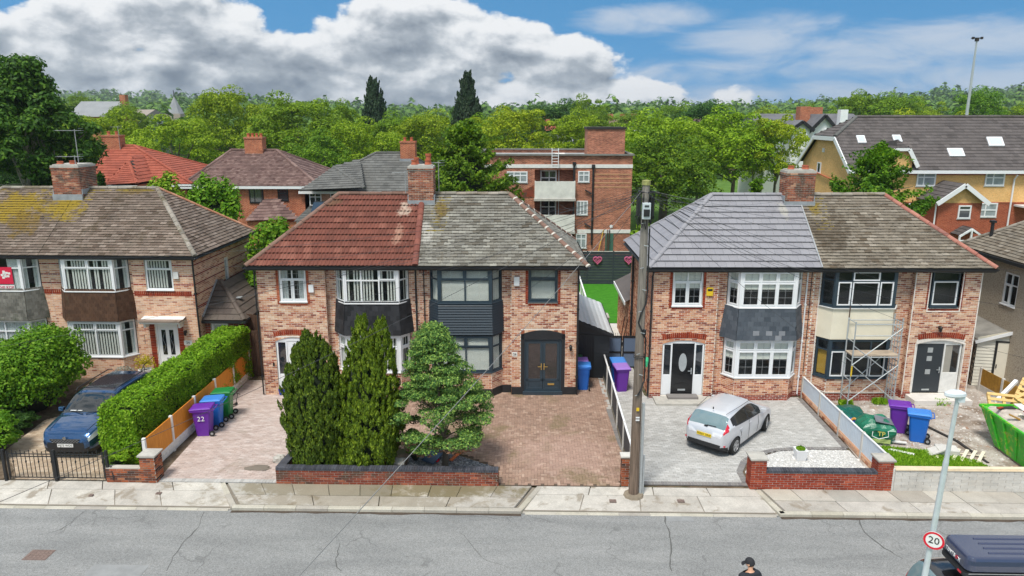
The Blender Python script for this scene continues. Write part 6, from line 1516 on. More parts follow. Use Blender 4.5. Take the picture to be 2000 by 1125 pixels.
def tree(name,label,px,ytop,wpx,Y,var,mat,group=None,rz=None,trunkmat='bark',squash=None,leaf=.038,cat='tree'):
 key=(var,mat,leaf)
 if key not in MESHC:
  P,N,C_,rg=VAR[var];cm=leaf_mesh('crown',P,N,leaf,M[mat],rg);tb=trunk_mesh(C_,rg);MESHC[key]=(cm,tb.mesh('trunk',M[trunkmat]))
 cm,tm=MESHC[key];top=vp(px,ytop,Y);R_=wpx/2/FPX*(Y*_c+4)*1.02;Rz=squash or max(R_*.9,min(top.z*.40,R_*1.25))
 t=thing(name,label,cat,(top.x,Y,-.1),0,group);r=RND.uniform(0,6.28) if rz is None else rz;zc=top.z-Rz*1.0
 o=link('crown',cm,t);o.location=(0,0,zc);o.scale=(R_,R_,Rz);o.rotation_euler=(0,0,r)
 q=link('trunk',tm,t);q.location=(0,0,zc);q.rotation_euler=(0,0,r);q.scale=(R_,R_,(zc+.3)/2.2);return t
ROWS=[  # px, top, width, Y, variant, leaf, how it looks
 (30,285,190,64,2,'leaf_dark','dark shady tree seen behind the two pale trunks at the left edge'),(205,219,165,84,0,'leaf_bright','broad lime-green tree just left of and behind the red roof'),(335,224,175,80,3,'leaf_bright','loose open-crowned bright tree between red roof and brown roof'),
 (447,164,150,96,1,'leaf_bright','tallest bright green tree, left of centre on the skyline'),(575,186,185,90,0,'leaf_mid','big domed green tree with a raised top, behind the brown roof'),
 (655,204,110,104,2,'leaf_mid','darker round tree just right of the big domed one'),(612,262,140,74,2,'leaf_deep','dark leafy tree in front, above the ribbed grey roof'),
 (706,226,145,86,1,'leaf_bright','bright tree in front of the left poplar'),(772,222,120,100,0,'leaf_mid','mid green tree between the two poplars'),
 (850,211,165,94,1,'leaf_bright','wide bright tree just left of the right poplar'),(1000,207,170,88,3,'leaf_lime','yellow-green tree above the left end of the flats'),
 (1130,222,125,92,2,'leaf_bright','round bright tree behind the flats, left of the roof stack'),(1300,220,190,80,0,'leaf_bright','large round bright tree right of the flats stack'),
 (1440,217,175,80,2,'leaf_bright','large bright tree with a dark top left of the white gables'),(1525,224,115,78,3,'leaf_lime','thin yellowish tree with bare branches before the white gables'),
 (1395,192,130,135,1,'leaf_dark','dark tree rising behind the two large round trees'),(1080,200,150,130,0,'leaf_dark','dark wide tree behind the flats roof'),
 (1150,192,90,140,2,'leaf_mid','upright green tree above the roof stack'),(1672,180,105,150,0,'leaf_mid','round tree above the apartment ridge, left of a pair'),(1742,178,120,146,1,'leaf_mid','round tree above the apartment ridge, right of a pair'),
 (1808,197,90,160,2,'leaf_bright','pale green tree above the middle of the apartment ridge'),(1910,173,100,130,0,'leaf_deep','dense dark round tree behind the tall mast'),(1985,206,110,150,2,'leaf_bright','bright tree at the far right edge above the ridge'),
 (245,196,90,140,1,'leaf_mid','dark green tree right of the large slate roof'),(150,186,70,190,2,'leaf_mid','small tree behind the large slate roof'),
 (1240,214,120,150,1,'leaf_mid','mid green tree right of the brown terrace roofs'),(1320,202,90,190,0,'leaf_mid','distant tree left of the dark one over the round trees'),(1590,206,100,190,2,'leaf_mid','distant tree over the long grey roof'),
 (1500,205,110,170,1,'leaf_bright','distant bright tree left of the white house chimneys'),(60,205,120,110,1,'leaf_mid','tree half hidden behind the big left-hand tree'),(515,215,90,110,3,'leaf_bright','bright tree between the tallest tree and the domed tree'),
 (930,226,110,104,0,'leaf_mid','green tree at the foot of the right poplar'),(1370,235,120,95,1,'leaf_mid','green tree filling the gap between the two large round trees'),(1480,240,110,96,0,'leaf_mid','green tree low behind the thin yellowish tree'),
 (400,230,110,105,2,'leaf_mid','green tree behind the loose bright tree'),(1870,222,90,120,0,'leaf_lime','low lime bush-like tree behind the apartment ridge'),(1745,224,150,110,2,'leaf_lime','low lime-green crown along the apartment ridge'),(1200,250,90,108,3,'leaf_mid','green tree behind the roof stack of the flats')]
for (px,yt,wp,Y,v_,mt,lb) in ROWS:tree('broadleaf_tree',lb,px,yt,wp,Y,v_,mt,'trees beyond the houses',leaf=.038)
def plume_points(rng,prof,R_,H_,npl,per,pr=(.09,.15),pl=(.3,.6),z0=.05,tips=((0,0),)):
 """upright feathery plumes covering a column"""
 P,N,A_=[],[],[]
 for i in range(npl):
  tx,tz=tips[i % len(tips)];h=rng.uniform(0,.97)**.9;a=rng.uniform(0,2*math.pi);r=np.interp(h,[p[0] for p in prof],[p[1] for p in prof])*R_*rng.uniform(.78,1.03)
  L=rng.uniform(*pl)*(1-.35*h);w_=rng.uniform(*pr)*(1-.6*h);c=np.array([r*math.cos(a)+tx*h,r*math.sin(a),z0+h*(H_+tz-z0-L*.45)]);ax_=np.array([math.cos(a)*.28,math.sin(a)*.28,1.0])
  s=rng.uniform(0,1,per);q=rng.uniform(0,2*math.pi,per);w2=w_*(np.sin(np.pi*np.clip(s*.9+.12,0,1))**.8)*rng.uniform(.55,1.1,per);d=np.stack([np.cos(q),np.sin(q),np.zeros(per)],1)
  P.append(c+ax_*(s*L)[:,None]+d*w2[:,None]);N.append(d+np.array([math.cos(a),math.sin(a),.25])*.6);A_.append(ax_+d*.45)
 return np.concatenate(P),np.concatenate(N),np.concatenate(A_)
# poplars
def column_crown(rng,n,prof,twist=.12):
 h=rng.uniform(0,1,n);a=rng.uniform(0,2*math.pi,n);lob=1+twist*np.sin(a*3+h*9)+twist*.9*np.sin(a*5-h*17+1)+twist*.7*np.sin(h*40+a*2)
 r=np.interp(h,[p[0] for p in prof],[p[1] for p in prof])*lob*rng.uniform(.72,1.05,n);P=np.stack([r*np.cos(a),r*np.sin(a),h],1);N=np.stack([np.cos(a),np.sin(a),np.full(n,.35)],1);return P,N
rg=np.random.default_rng(5)
for (px,yt,wp,Y,lb) in ((729,156,40,118,'left of the two tall narrow poplars on the skyline'),(912,147,47,116,'right of the two tall narrow poplars on the skyline')):
 top=vp(px,yt,Y);R_=wp/2/FPX*Y*1.1
 P,N,A_=plume_points(rg,[(0,.7),(.12,1.0),(.4,.92),(.65,.6),(.85,.25),(1,.03)],R_,top.z,170,75,(.35,.75),(1.8,3.6),3.0);t=thing('poplar_tree',lb,'tree',(top.x,Y,-.1),0,'poplars');R_ *= 1;link('crown',leaf_mesh('crown',P,N,.30,M['leaf_poplar'],rg,1.8,along=A_),t)
 b=MB();b.tube([(0,0,0),(0,0,top.z-2)],[.35,.08],7);b.build('trunk',M['bark'],t)
# the big tree at the left
top=vp(35,93,47);t=thing('large_tree','very large dark green tree with two pale trunks at the left edge','tree',(top.x,47,0))
rg=np.random.default_rng(11);Ps,Ns=[],[]
cl=[]
for i in range(290):
 z=rg.uniform(4.5,top.z-.9);f=(z-3.0)/(top.z-3.9);rad=5.6*(1-f**1.8*.8)*(.78+.22*math.sin(f*11+1));a=rg.uniform(0,2*math.pi);rr=rad*math.sqrt(rg.uniform(.12,1));
 if z<8.6 and rr*math.cos(a)<1.0 and rg.uniform()<.8:continue
 cl.append((rr*math.cos(a)-.3+.6*(1-f),rr*math.sin(a),z,rg.uniform(.45,1.0)))
for (x,y,z,r) in cl:
 d=unit_dirs(rg,230,-.5);Ps.append(np.array([x,y,z])+d*r*rg.uniform(.55,1.1,(len(d),1))*np.array([1.2,1.2,.7]));Ns.append(d+np.array([0,0,.5]))
link('crown',leaf_mesh('crown',np.concatenate(Ps),np.concatenate(Ns),.18,leafmat('sycamore_leaf',[(0,(.022,.075,.008)),(.5,(.05,.14,.012)),(.85,(.10,.23,.018)),(1,(.17,.32,.03))]),rg),t)
for (x0,x1,y0,r) in ((-1.0,-.55,0,.20),(-.2,-.55,.6,.15),(1.15,.9,.3,.17)):
 b=MB();b.tube([(x0,y0,0),((x0+x1)/2,y0,3.5),(x1,y0,7),(x1*.3,y0,11),(0,0,13.5)],[r,r*.85,r*.65,r*.4,r*.15],8)
 for k in range(7):
  c=cl[RND.randrange(len(cl))];z_=RND.uniform(4,8);b.tube([(x1,y0,z_),((x1+c[0])/2,(y0+c[1])/2,max(z_,c[2]*.9)),(c[0],c[1],max(c[2],z_+.5))],[r*.35,r*.22,.02],5)
 b.build('trunk',M['bark_pale'],t)
# feathery evergreens
def feather_tree(label,px,ytop,wpx,Y,mat,name='cypress_tree',n=20000,prof=None,leaf=.17,seed=1,zb=.4,xs=0.0):
 top=vp(px,ytop,Y);R_=wpx/2/FPX*(Y*_c+3);rg=np.random.default_rng(seed);H_=top.z;t=thing(name,label,'tree',(top.x,Y,0));P,N=[],[]
 prof=prof or [(0,.95),(.3,1.0),(.55,.86),(.8,.5),(.93,.25),(1,.05)];nb=260
 for i in range(nb):      # fans of foliage, tips a little raised
  h=rg.uniform(0,1)**.9;a=rg.uniform(0,2*math.pi);r=np.interp(h,[p[0] for p in prof],[p[1] for p in prof])*R_*rg.uniform(.82,1.12);k=n // nb
  L=R_*rg.uniform(.35,.6);s=rg.uniform(0,1,k);wv=(rg.normal(0,.28,k)*(1.1-s))*L
  tip=np.array([r*math.cos(a),r*math.sin(a),zb+h*(H_-zb)]);rad=np.array([math.cos(a),math.sin(a),.0]);tan=np.array([-math.sin(a),math.cos(a),0])
  pts=tip-rad*((1-s)*L)[:,None]+tan*wv[:,None]+np.array([0,0,1])*((s-1)*L*.1-np.abs(wv)*.25+.25*L*s**2+rg.normal(0,.05,k)*L)[:,None]
  P.append(pts);N.append(np.tile(rad*.55+np.array([0,0,.85]),(k,1)))
 link('crown',leaf_mesh('crown',np.concatenate(P),np.concatenate(N),leaf,mat,rg,1.7),t)
 b=MB();b.tube([(0,0,0),(0,0,H_*.85)],[.22,.05],7)
 for i in range(16):a=i*2.4;z=H_*(.1+.05*i);b.tube([(0,0,z),(R_*.55*math.cos(a),R_*.55*math.sin(a),z+.4)],[.05,.015],4)
 b.build('trunk',M['bark'],t)
 b=MB();b.lathe((0,0,0),[(R_*.55,zb+.2),(R_*.62,H_*.35),(R_*.4,H_*.65),(R_*.12,H_*.88)],9);b.build('dark_core',M['twigs'],t);return t
M['twigs']=plain('dark_foliage_core',(.012,.022,.008),1)  # solid core added in place of twigs, its near-black colour standing for inner shade
feather_tree('big feathery evergreen between the grey roof and the flats',912,246,205,43,M['leaf_deep'],seed=3,n=46000,leaf=.12,prof=[(0,.9),(.5,1.0),(.72,.88),(.88,.52),(1,.08)])
feather_tree('spreading feathery evergreen in front of the yellow apartments',1722,292,215,40,M['leaf_deep'],seed=4,n=44000,leaf=.12,prof=[(0,.9),(.6,1.0),(.74,.92),(.82,.62),(.92,.28),(1,.04)])
feather_tree('small dark evergreen behind the chimney of the left pair',196,338,46,44,M['leaf_dark'],seed=6,n=5000,leaf=.12)
feather_tree('small feathery evergreen at the left corner of the yellow apartments',1478,352,60,43,M['leaf_deep'],seed=7,n=6000,leaf=.13)
# garden shrubs of leafy clumps
def shrub(name,label,x,y,z0,rx,ry,h,mat,n=120,per=90,leaf=.05,seed=2,cat='shrub',group=None,core=.7,rc=(.16,.3),zmin=-.75):
 rg=np.random.default_rng(seed);P,N,C_=crown_points(rg,n,per,rc=rc,zmin=zmin,flat=.8,inner=200);sc=np.array([rx,ry,h/2]);t=thing(name,label,cat,(x,y,z0),0,group)
 P=P*sc*.92+np.array([0,0,h/2]);P=P[P[:,2]>.0];N=N[:len(P)]
 P2,N2,_=crown_points(rg,n,per,rc=rc,zmin=zmin,flat=.8,inner=200);k=P2[:,2]*h/2*.92+h/2>.02;P2=P2[k]*sc*.92+np.array([0,0,h/2]);N2=N2[k]
 link('foliage',leaf_mesh('foliage',P2,N2,leaf,mat,rg,1.5),t)
 b=MB();b.lathe((0,0,0),[(rx*.25,0),(rx*core*.9,h*.2),(rx*core,h*.5),(rx*core*.7,h*.75),(rx*.1,h*.85)],9);o=b.build('dark_core',M['twigs'],t);o.scale=(1,ry/rx,1)
 return t
HB=leafmat('hedge_leaf',[(0,(.09,.21,.006)),(.4,(.16,.32,.008)),(.8,(.25,.43,.012)),(1,(.38,.54,.05))],objvar=.05)
HB2=leafmat('privet_leaf',[(0,(.06,.17,.006)),(.4,(.11,.26,.008)),(.8,(.18,.36,.012)),(1,(.29,.46,.04))],objvar=.05)
p=gp(70,815);shrub('rounded_shrub','large rounded bright green shrub below the far left bay window',p.x-.55,26.1,0,1.6,2.3,3.15,HB2,320,130,.08,21)
shrub('rounded_shrub','low rounded bright green bush at the left edge by the iron gate',gp(8,868).x,22.2,0,1.0,.9,1.65,HB2,150,100,.075,22)
shrub('rounded_shrub','tall green shrub behind the bare twigs at the left edge',gp(5,790).x-.6,24.6,0,1.2,1.2,2.1,M['leaf_mid'],150,100,.08,23)
shrub('low_juniper','low dark feathery juniper beside the left driveway',gp(92,800).x,24.1,0,.8,.7,.75,M['leaf_dark'],90,80,.06,24)
for (px,yt,w_,Y,mt,lb,sd) in ((322,342,95,40,HB,'bright green garden tree right of the mossy ridge, left of a pair',31),(412,338,115,38,HB2,'bright green garden tree before the brown-roofed house',32),(540,424,120,34.5,HB2,'rounded green garden tree squeezed between the left and middle houses',33)):
 tp=vp(px,yt,Y);r_=w_/2/FPX*(Y*_c+2);shrub('garden_tree',lb,tp.x,Y,0,r_,r_,tp.z,mt,170,95,.14,sd,'tree')
shrub('garden_tree','leafy dark green shrub behind the brown side extension roof',gp(505,560,2).x,38.5,0,1.5,1.5,4.2,M['leaf_mid'],120,90,.12,34,'tree')
# shrubs along the park fence
for i,(px,yt,w_,Y) in enumerate(((1290,470,90,60),(1330,372,60,70))[:1]):pass
# long clipped hedge
def hedge(label,A,B_,wd,hA,hB,mat,n,leaf=.055,seed=5,zb=(.0,.0)):
 rg=np.random.default_rng(seed);A,B_=np.array(A),np.array(B_);L=np.linalg.norm(B_-A);d=(B_-A)/L;s_=np.array([d[1],-d[0]]);t=thing('clipped_hedge',label,'hedge',(A[0],A[1],0));P,N=[],[]
 def H_(u):return hA+(hB-hA)*u/L
 u=rg.uniform(0,L,n);side=rg.uniform(0,1,n);per=2*hA+wd
 for i in range(n):
  k=side[i]*per;wv=.05*math.sin(u[i]*2.3)+.04*math.sin(u[i]*5.1+k*3)+.03*math.sin(k*9);hh=H_(u[i])
  if k<hA:a,z,nn=-wd/2-wv,k/hA*hh,(-1,.1)
  elif k<hA+wd:
   a,z,nn=-wd/2+(k-hA),hh+wv,(0,1);e=1-abs(a)/(wd/2)
   if e<.22:z-=(.22-e)**2*2.8
  else:a,z,nn=wd/2+wv,(k-hA-wd)/hA*hh,(1,.1)
  uu=u[i]-.06*(u[i]<.3)
  pos_=A+d*uu+s_*a;P.append((pos_[0],pos_[1],z));N.append((s_[0]*nn[0],s_[1]*nn[0],nn[1]+.35))
 m_=int(n*.14)
 for i in range(m_):
  a=rg.uniform(-wd/2,wd/2);z=rg.uniform(0,hA*.97);q=A+d*(-.12-.08*math.sin(z*3+a*4))+s_*a;P.append((q[0],q[1],z));N.append((-d[0],-d[1],.3))
  q=B_+d*.1+s_*a;P.append((q[0],q[1],z*hB/hA));N.append((d[0],d[1],.3))
 P=np.array(P)+rg.normal(0,.035,(len(P),3));P[:,2]=np.maximum(P[:,2],.03);P[:,:2]-=A
 link('foliage',leaf_mesh('foliage',P,np.array(N),leaf,mat,rg,1.4,jitter=.6),t)
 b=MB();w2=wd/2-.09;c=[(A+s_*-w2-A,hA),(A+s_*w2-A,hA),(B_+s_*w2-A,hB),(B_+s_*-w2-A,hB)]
 b.add([(q[0],q[1],0) for q,h in c]+[(q[0],q[1],h-.1) for q,h in c],[(4,5,6,7),(0,1,5,4),(1,2,6,5),(2,3,7,6),(3,0,4,7)]);b.build('dark_core',M['twigs'],t);return t
hedge('long clipped bright green hedge above the orange fence panels',(-13.0,21.55),(-12.5,29.7),1.18,2.0,2.3,HB,52000,.062)
# the three conifers in the front bed
def sprig_column(label,px,ytop,Y,R_,mat,prof,n,seed,leaf=.05,tips=((0,0),),name='conifer'):
 top=vp(px,ytop,Y);rg=np.random.default_rng(seed);t=thing(name,label,'tree',(top.x,Y,0));H_=top.z
 P,N,A_=plume_points(rg,prof,R_,H_,1300,n // 1300,(.07,.12),(.22,.45),tips=tips);k=P[:,2]>.02
 link('crown',leaf_mesh('crown',P[k],N[k],leaf,mat,rg,2.2,along=A_[k],jitter=.45),t)
 b=MB();b.lathe((0,0,0),[(R_*.3,0.05)]+[(R_*.78*r,h*H_*.93+.02) for h,r in prof[1:-1]],10);b.build('dark_core',M['twigs'],t)
 b=MB();b.tube([(0,0,0),(0,0,.5)],[.08,.06],6);b.build('trunk',M['bark'],t);return t
CY1=leafmat('cypress_dark',[(0,(.035,.07,.005)),(.5,(.07,.125,.007)),(.85,(.125,.19,.010)),(1,(.20,.27,.02))],.2,objvar=.03);CY2=leafmat('cypress_gold',[(0,(.04,.075,.003)),(.4,(.085,.145,.005)),(.8,(.16,.235,.01)),(1,(.28,.36,.025))],.2,objvar=.03)
sprig_column('dark green columnar conifer, leftmost of three behind the low wall',608,640,21.5,.93,CY1,[(0,.78),(.12,.9),(.35,1.0),(.58,.92),(.75,.68),(.88,.38),(1,.03)],91000,51,leaf=.046,tips=((-.05,0),(.2,-.35),(-.35,-.45)))
sprig_column('golden green conifer with twin pointed tips, middle of three behind the low wall',706,612,21.55,.98,CY2,[(0,.8),(.12,.95),(.3,1.0),(.5,.82),(.7,.54),(.87,.25),(1,.02)],104000,52,leaf=.046,tips=((-.02,0),(.62,-.12),(.2,-.5)))
# spreading blue-green conifer in flat tiers
top=vp(850,636,21.9);t=thing('spreading_conifer','spreading blue-green conifer in flat tiers on a bare trunk, rightmost of three','tree',(vp(868,880,21.6).x,21.7,0));rg=np.random.default_rng(61);P,N,PB,NB=[],[],[],[]
H_=top.z;cen=[]
for i in range(230):
 h=rg.uniform(.18,1);a=rg.uniform(0,2*math.pi);R_=np.interp(h,[.18,.28,.42,.6,.8,.93,1],[.9,1.6,1.68,1.2,.72,.34,.08]);r=R_*math.sqrt(rg.uniform(.3,1.0));ox_=-.33*h
 cen.append((r*math.cos(a)+ox_,r*math.sin(a)*.85,h*H_-.12*(r/1.5)**2,rg.uniform(.15,.30)))
for (x,y,z,r) in cen:
 d=unit_dirs(rg,300,-.25);P.append(np.array([x,y,z])+d*r*rg.uniform(.6,1.1,(len(d),1))*np.array([1.25,1.25,.6]));N.append(d+np.array([0,0,.4]))
 if z<1.4:d=unit_dirs(rg,40,-1);d[:,2]=-np.abs(d[:,2]);PB.append(np.array([x,y,z-.08])+d*r*np.array([1,1,.5]));NB.append(d)
BL=leafmat('blue_green_needles',[(0,(.03,.09,.022)),(.4,(.08,.19,.04)),(.75,(.19,.34,.06)),(1,(.36,.50,.10))],.15,objvar=.02)
link('crown',leaf_mesh('crown',np.concatenate(P),np.concatenate(N),.042,BL,rg,1.8,jitter=.7),t)
link('dead_underside',leaf_mesh('dead_underside',np.concatenate(PB),np.concatenate(NB),.05,plain('dead_needles',(.16,.085,.05),1,var=.4,scale=8),rg,2.2),t)
b=MB();b.tube([(0,0,0),(.02,0,.5),(-.05,0,1.2),(-.25,0,H_*.8)],[.11,.09,.07,.02],7)
for (x,y,z,r) in cen[::6]:b.tube([(-.05,0,max(.5,z-.5)),(x*.5,y*.5,z-.15),(x,y,z)],[.035,.022,.008],4)
b.build('trunk',M['bark'],t)
def small_plant(label,px,py,r,h,mat,seed,name='small_shrub',z0=0.0,leaf=.05,Y=None):
 p=gp(px,py,z0);shrub(name,label,p.x,p.y,z0,r,r,h,mat,50,60,leaf,seed)
small_plant('low bright weeds at the foot of the dark columnar conifer',592,902,.3,.45,HB,71,'ground_shrub');small_plant('sprawling golden shrub between the two columnar conifers',668,900,.35,.5,CY2,72,'ground_shrub');small_plant('thin green shrub left of the bare trunk',812,898,.28,.8,M['leaf_mid'],73,'ground_shrub')
small_plant('ivy-like greenery spilling over the brick pier wall',232,905,.4,.5,HB,74,'ground_shrub',.35)
# bare twiggy tree at the far left
t=thing('bare_tree','bare twiggy little tree at the left edge before the shingle bay','tree',gp(12,800));b=MB();rr=random.Random(9)
def twig(p,d,L,r,dep):
 q=p+d*L;b.tube([p,p.lerp(q,.5)+Vector((rr.uniform(-.04,.04),rr.uniform(-.04,.04),0)),q],[r,r*.8,r*.55],4,caps=False)
 if dep:
  for _ in range(4 if dep>2 else 3):twig(p.lerp(q,rr.uniform(.5,1)),(d+Vector((rr.uniform(-.75,.75),rr.uniform(-.75,.75),rr.uniform(-.15,.5)))).normalized(),L*rr.uniform(.5,.75),r*.5,dep-1)
twig(Vector((0,0,0)),Vector((.05,0,1)),1.3,.035,5);b.build('branches',M['bark'],t)
# grass in front of house 30, weeds
def blades(name,label,poly,n,h,mat,seed,z=.0):
 rg=np.random.default_rng(seed);xs=[p[0] for p in poly];ys=[p[1] for p in poly];pts=[]
 while len(pts)<n:
  q=(rg.uniform(min(xs),max(xs)),rg.uniform(min(ys),max(ys)))
  if inside(q,poly):pts.append((q[0],q[1],z+h*.35))
 P=np.array(pts);N=np.stack([rg.normal(0,1,n),rg.normal(0,1,n)-.4,np.full(n,.35)],1);o=link(name,leaf_mesh(name,P,N,h*.5,mat,rg,2.6,along=np.array([0,0,1.]),jitter=.3));tag(o,label,'grass',kind='stuff')
gm=leafmat('grass_blade',[(0,(.12,.28,.01)),(.5,(.22,.44,.015)),(1,(.38,.56,.05))],objvar=.02)
blades('front_grass','ragged patch of bright grass behind the grey block wall',[(11.05,20.65),(15.2,20.65),(14.6,22.3),(13.6,23.0),(12.2,23.3),(11.1,23.5)],20000,.13,gm,81)
for (px,py,n_) in ((1718,788,250),(1838,790,200),(1652,792,150)):p=gp(px,py);blades('weeds','green weeds growing against the foot of the renovated house',[(p.x-.25,p.y-.12),(p.x+.25,p.y-.12),(p.x+.25,p.y+.12),(p.x-.25,p.y+.12)],n_,.22,gm,int(px))
# ------------------------------------------------------------------ distance
def hz(x,y):
 k=min(1,max(0,(y-300)/900));r_=math.exp(-((x-y*.62)/(y*.22))**2)*34;l=math.exp(-((x+y*.55)/(y*.28))**2)*26;return -.2+k*(6+r_+l+5*math.sin(x*.006+1)+3*math.sin(x*.017))
b=MB();xs=[i*60-1500 for i in range(51)];ys=[250,350,450,600,800,1000,1200,1500,2000]
vs=[(x,y,hz(x,y)) for y in ys for x in xs];b.add(vs,[(j*51+i,j*51+i+1,(j+1)*51+i+1,(j+1)*51+i) for j in range(len(ys)-1) for i in range(50)]);b.build('hills',M['grass'],smooth=True,kind='structure')
rg=np.random.default_rng(77);P,N=[],[]
for i in range(2600):
 y=170+1100*rg.uniform(0,1)**1.7;x=rg.uniform(-.78,.78)*y;z0=hz(x,y) if y>250 else 0;r=rg.uniform(3.2,6.5)*(1+y/1500) ;h=r*rg.uniform(1.5,2.1)
 if y<330:h=min(h,10.0)
 if rg.uniform()<.05:h *= 1.35;r *= .5
 k=40;d=unit_dirs(rg,k,-.3);P.append(np.array([x,y,z0+h*.55])+d*np.array([r,r,h*.48])*rg.uniform(.8,1.1,(len(d),1)));N.append(np.concatenate([d+np.array([0,0,.4])],0))
P=np.concatenate(P);N=np.concatenate(N);sz=1.9*(1+P[:,1]/900);M['leaf_far']=leafmat('distant_leaf',[(0,(.045,.11,.015)),(.5,(.09,.18,.02)),(1,(.16,.27,.03))],.2)
tag(link('distant_woodland',leaf_mesh('distant_woodland',P,N,sz,M['leaf_far'],rg,1.1)),'wooded skyline of many distant trees along the horizon','woodland',kind='stuff')
# air
b=MB();b.box(-1700,-30,-2.2,1700,2050,75);hm=bpy.data.materials.new('air');hm.use_nodes=True;ht=NT(hm.node_tree);pv=ht.n('ShaderNodeVolumePrincipled');pv.inputs['Color'].default_value=(.82,.9,1,1);pv.inputs['Density'].default_value=.00022;pv.inputs['Anisotropy'].default_value=.3
ho=ht.n('ShaderNodeOutputMaterial');ht.t.links.new(pv.outputs[0],ho.inputs['Volume']);haze=b.build('haze',hm,kind='stuff');haze['label']='thin bluish haze in the air between the camera and the horizon'

# ------------------------------------------------------------------ garden walls
def garden_wall(name,label,x0,x1,y,h,mat,cap,t=.215,single=300,returns=(),caph=.075,mortar='mortar_grey'):
 th=thing(name,label,'wall',(x0,y,0));H=House.__new__(House);H.root=th;H.off=0;L=x1-x0
 b=MB();b.box(.006,.006,-.05,L-.006,t-.006,h);co=b.build('core',M[mortar],th)
 ms=[]
 for sg in (Seg(0,0,L,0),Seg(L,0,L,t),Seg(0,t,0,0),Seg(L,t,0,t)):ms+=brick_matrices(H,sg,0,h,[])[0]
 for (pts) in returns:
  sg=Seg(*pts);b=MB(lambda p:sg.pt(p));b.box(.0,.006,-.05,sg.L,.2,h);b.build('core',M[mortar],th);ms+=brick_matrices(H,sg,0,h,[])[0];sg2=Seg(pts[2]-.215*sg.n.x,pts[3]-.215*sg.n.y,pts[0]-.215*sg.n.x,pts[1]-.215*sg.n.y);ms+=brick_matrices(H,sg2,0,h,[])[0]
 lay('brick',BRK,ms,mat,th,single)
 if cap:
  b=MB();b.box(-.0335,-.02,0,.0335,.235,caph);me=[];n=int(L/.077)
  for i in range(n):me.append(Matrix.Translation(((i+.5)*L/n,0,h+RND.uniform(-.002,.002))))
  for pts in returns:
   sg=Seg(*pts);n=int(sg.L/.077)
   for i in range(n):me.append(sg.m4((i+.5)*sg.L/n,0,h) )
  lay('coping_brick',b,me,cap,th,200)
 return th
def pier(th,x,y,w_,h,mat,cap='conc_light',single=60):
 H=House.__new__(House);H.root=th;H.off=0
 b=MB();b.box(x+.006,y+.006,-.05,x+w_-.006,y+w_-.006,h);b.build('pier_core',M['mortar_grey'],th);ms=[]
 for sg in (Seg(x,y,x+w_,y),Seg(x+w_,y,x+w_,y+w_),Seg(x,y+w_,x,y),Seg(x+w_,y+w_,x,y+w_)):ms+=brick_matrices(H,sg,0,h,[])[0]
 lay('pier_brick',BRK,ms,mat,th,single)
 b=MB();b.box(x-.04,y-.04,h,x+w_+.04,y+w_+.04,h+.05);b.add([(x-.04,y-.04,h+.05),(x+w_+.04,y-.04,h+.05),(x+w_+.04,y+w_+.04,h+.05),(x-.04,y+w_+.04,h+.05),(x+w_/2,y+w_/2,h+.09)],[(0,1,4),(1,2,4),(2,3,4),(3,0,4)]);b.build('pier_cap',M[cap],th)
w1=garden_wall('brick_wall','small burnt brick wall with a taller square pier under the hedge end',-12.95,-11.86,20.4,.48,M['brick_pier'],None,single=200)
pier(w1,1.09,-.02,.47,.86,M['brick_pier'],'concrete')
w2=garden_wall('brick_wall','long weathered brick wall with dark coping in front of three conifers',-7.69,-.88,20.42,.46,M['brick_old'],M['coping'],returns=((.1,1.15,0,.05),))
w3=garden_wall('brick_wall','bright red brick wall with two piers around the white pebble bed',7.18,10.5,20.42,.54,M['brick_wall_red'],M['coping'],mortar='conc_light')
pier(w3,-.45,-.02,.45,.95,M['brick_wall_red'],'concrete',70);pier(w3,3.32,-.02,.45,.95,M['brick_wall_red'],'concrete',70)
t=thing('block_wall','pale grey concrete block wall topped with planks in front of the rubble yard','wall',(11.02,20.42,0));b=MB();b.box(0,.01,-.05,12,.2,.66);b.build('core',M['conc_light'],t)
bb=MB();bb.box(-.217,-.006,-.046,.217,.03,.046);ms=[]
for j in range(7):
 x=-.22*(j % 2)
 while x<12:l,r=max(0,x),min(12,x+.44);(r-l>.06) and ms.append(Matrix.Translation(((l+r)/2,RND.uniform(-.004,.002),.05+j*.095)) @ Matrix.Diagonal(((r-l-.012)/.434,1,1,1)));x+=.44
lay('block',bb,ms,pieces('pale_block',[(0,(.48,.46,.42)),(.5,(.58,.56,.52)),(1,(.52,.49,.44))],var=.15,stain=(.40,.33,.24),stain_at=.62),t,200)
b=MB();b.box(.0,-.03,.665,12,.22,.70);b.build('plank',plain('new_plank',(.66,.54,.38),.8,var=.15),t)
b=MB();b.beam((1.55,.07,.72),(5.4,.10,.72),.16,.035);b.build('plank',plain('pale_plank',(.72,.60,.42),.8,var=.15),t)
b=MB();b.box(10.93,20.4,-.1,11.01,20.52,.72);tag(b.build('concrete_post',M['conc_light'],bevel=.01),'short concrete post between the red brick pier and the grey block wall','post')
t=thing('brick_pier','slim brick pier with stone cap just left of the utility pole','pier',(2.86,20.5,0));pier(t,0,0,.24,.95,M['brick_pier'],'conc_light',60)

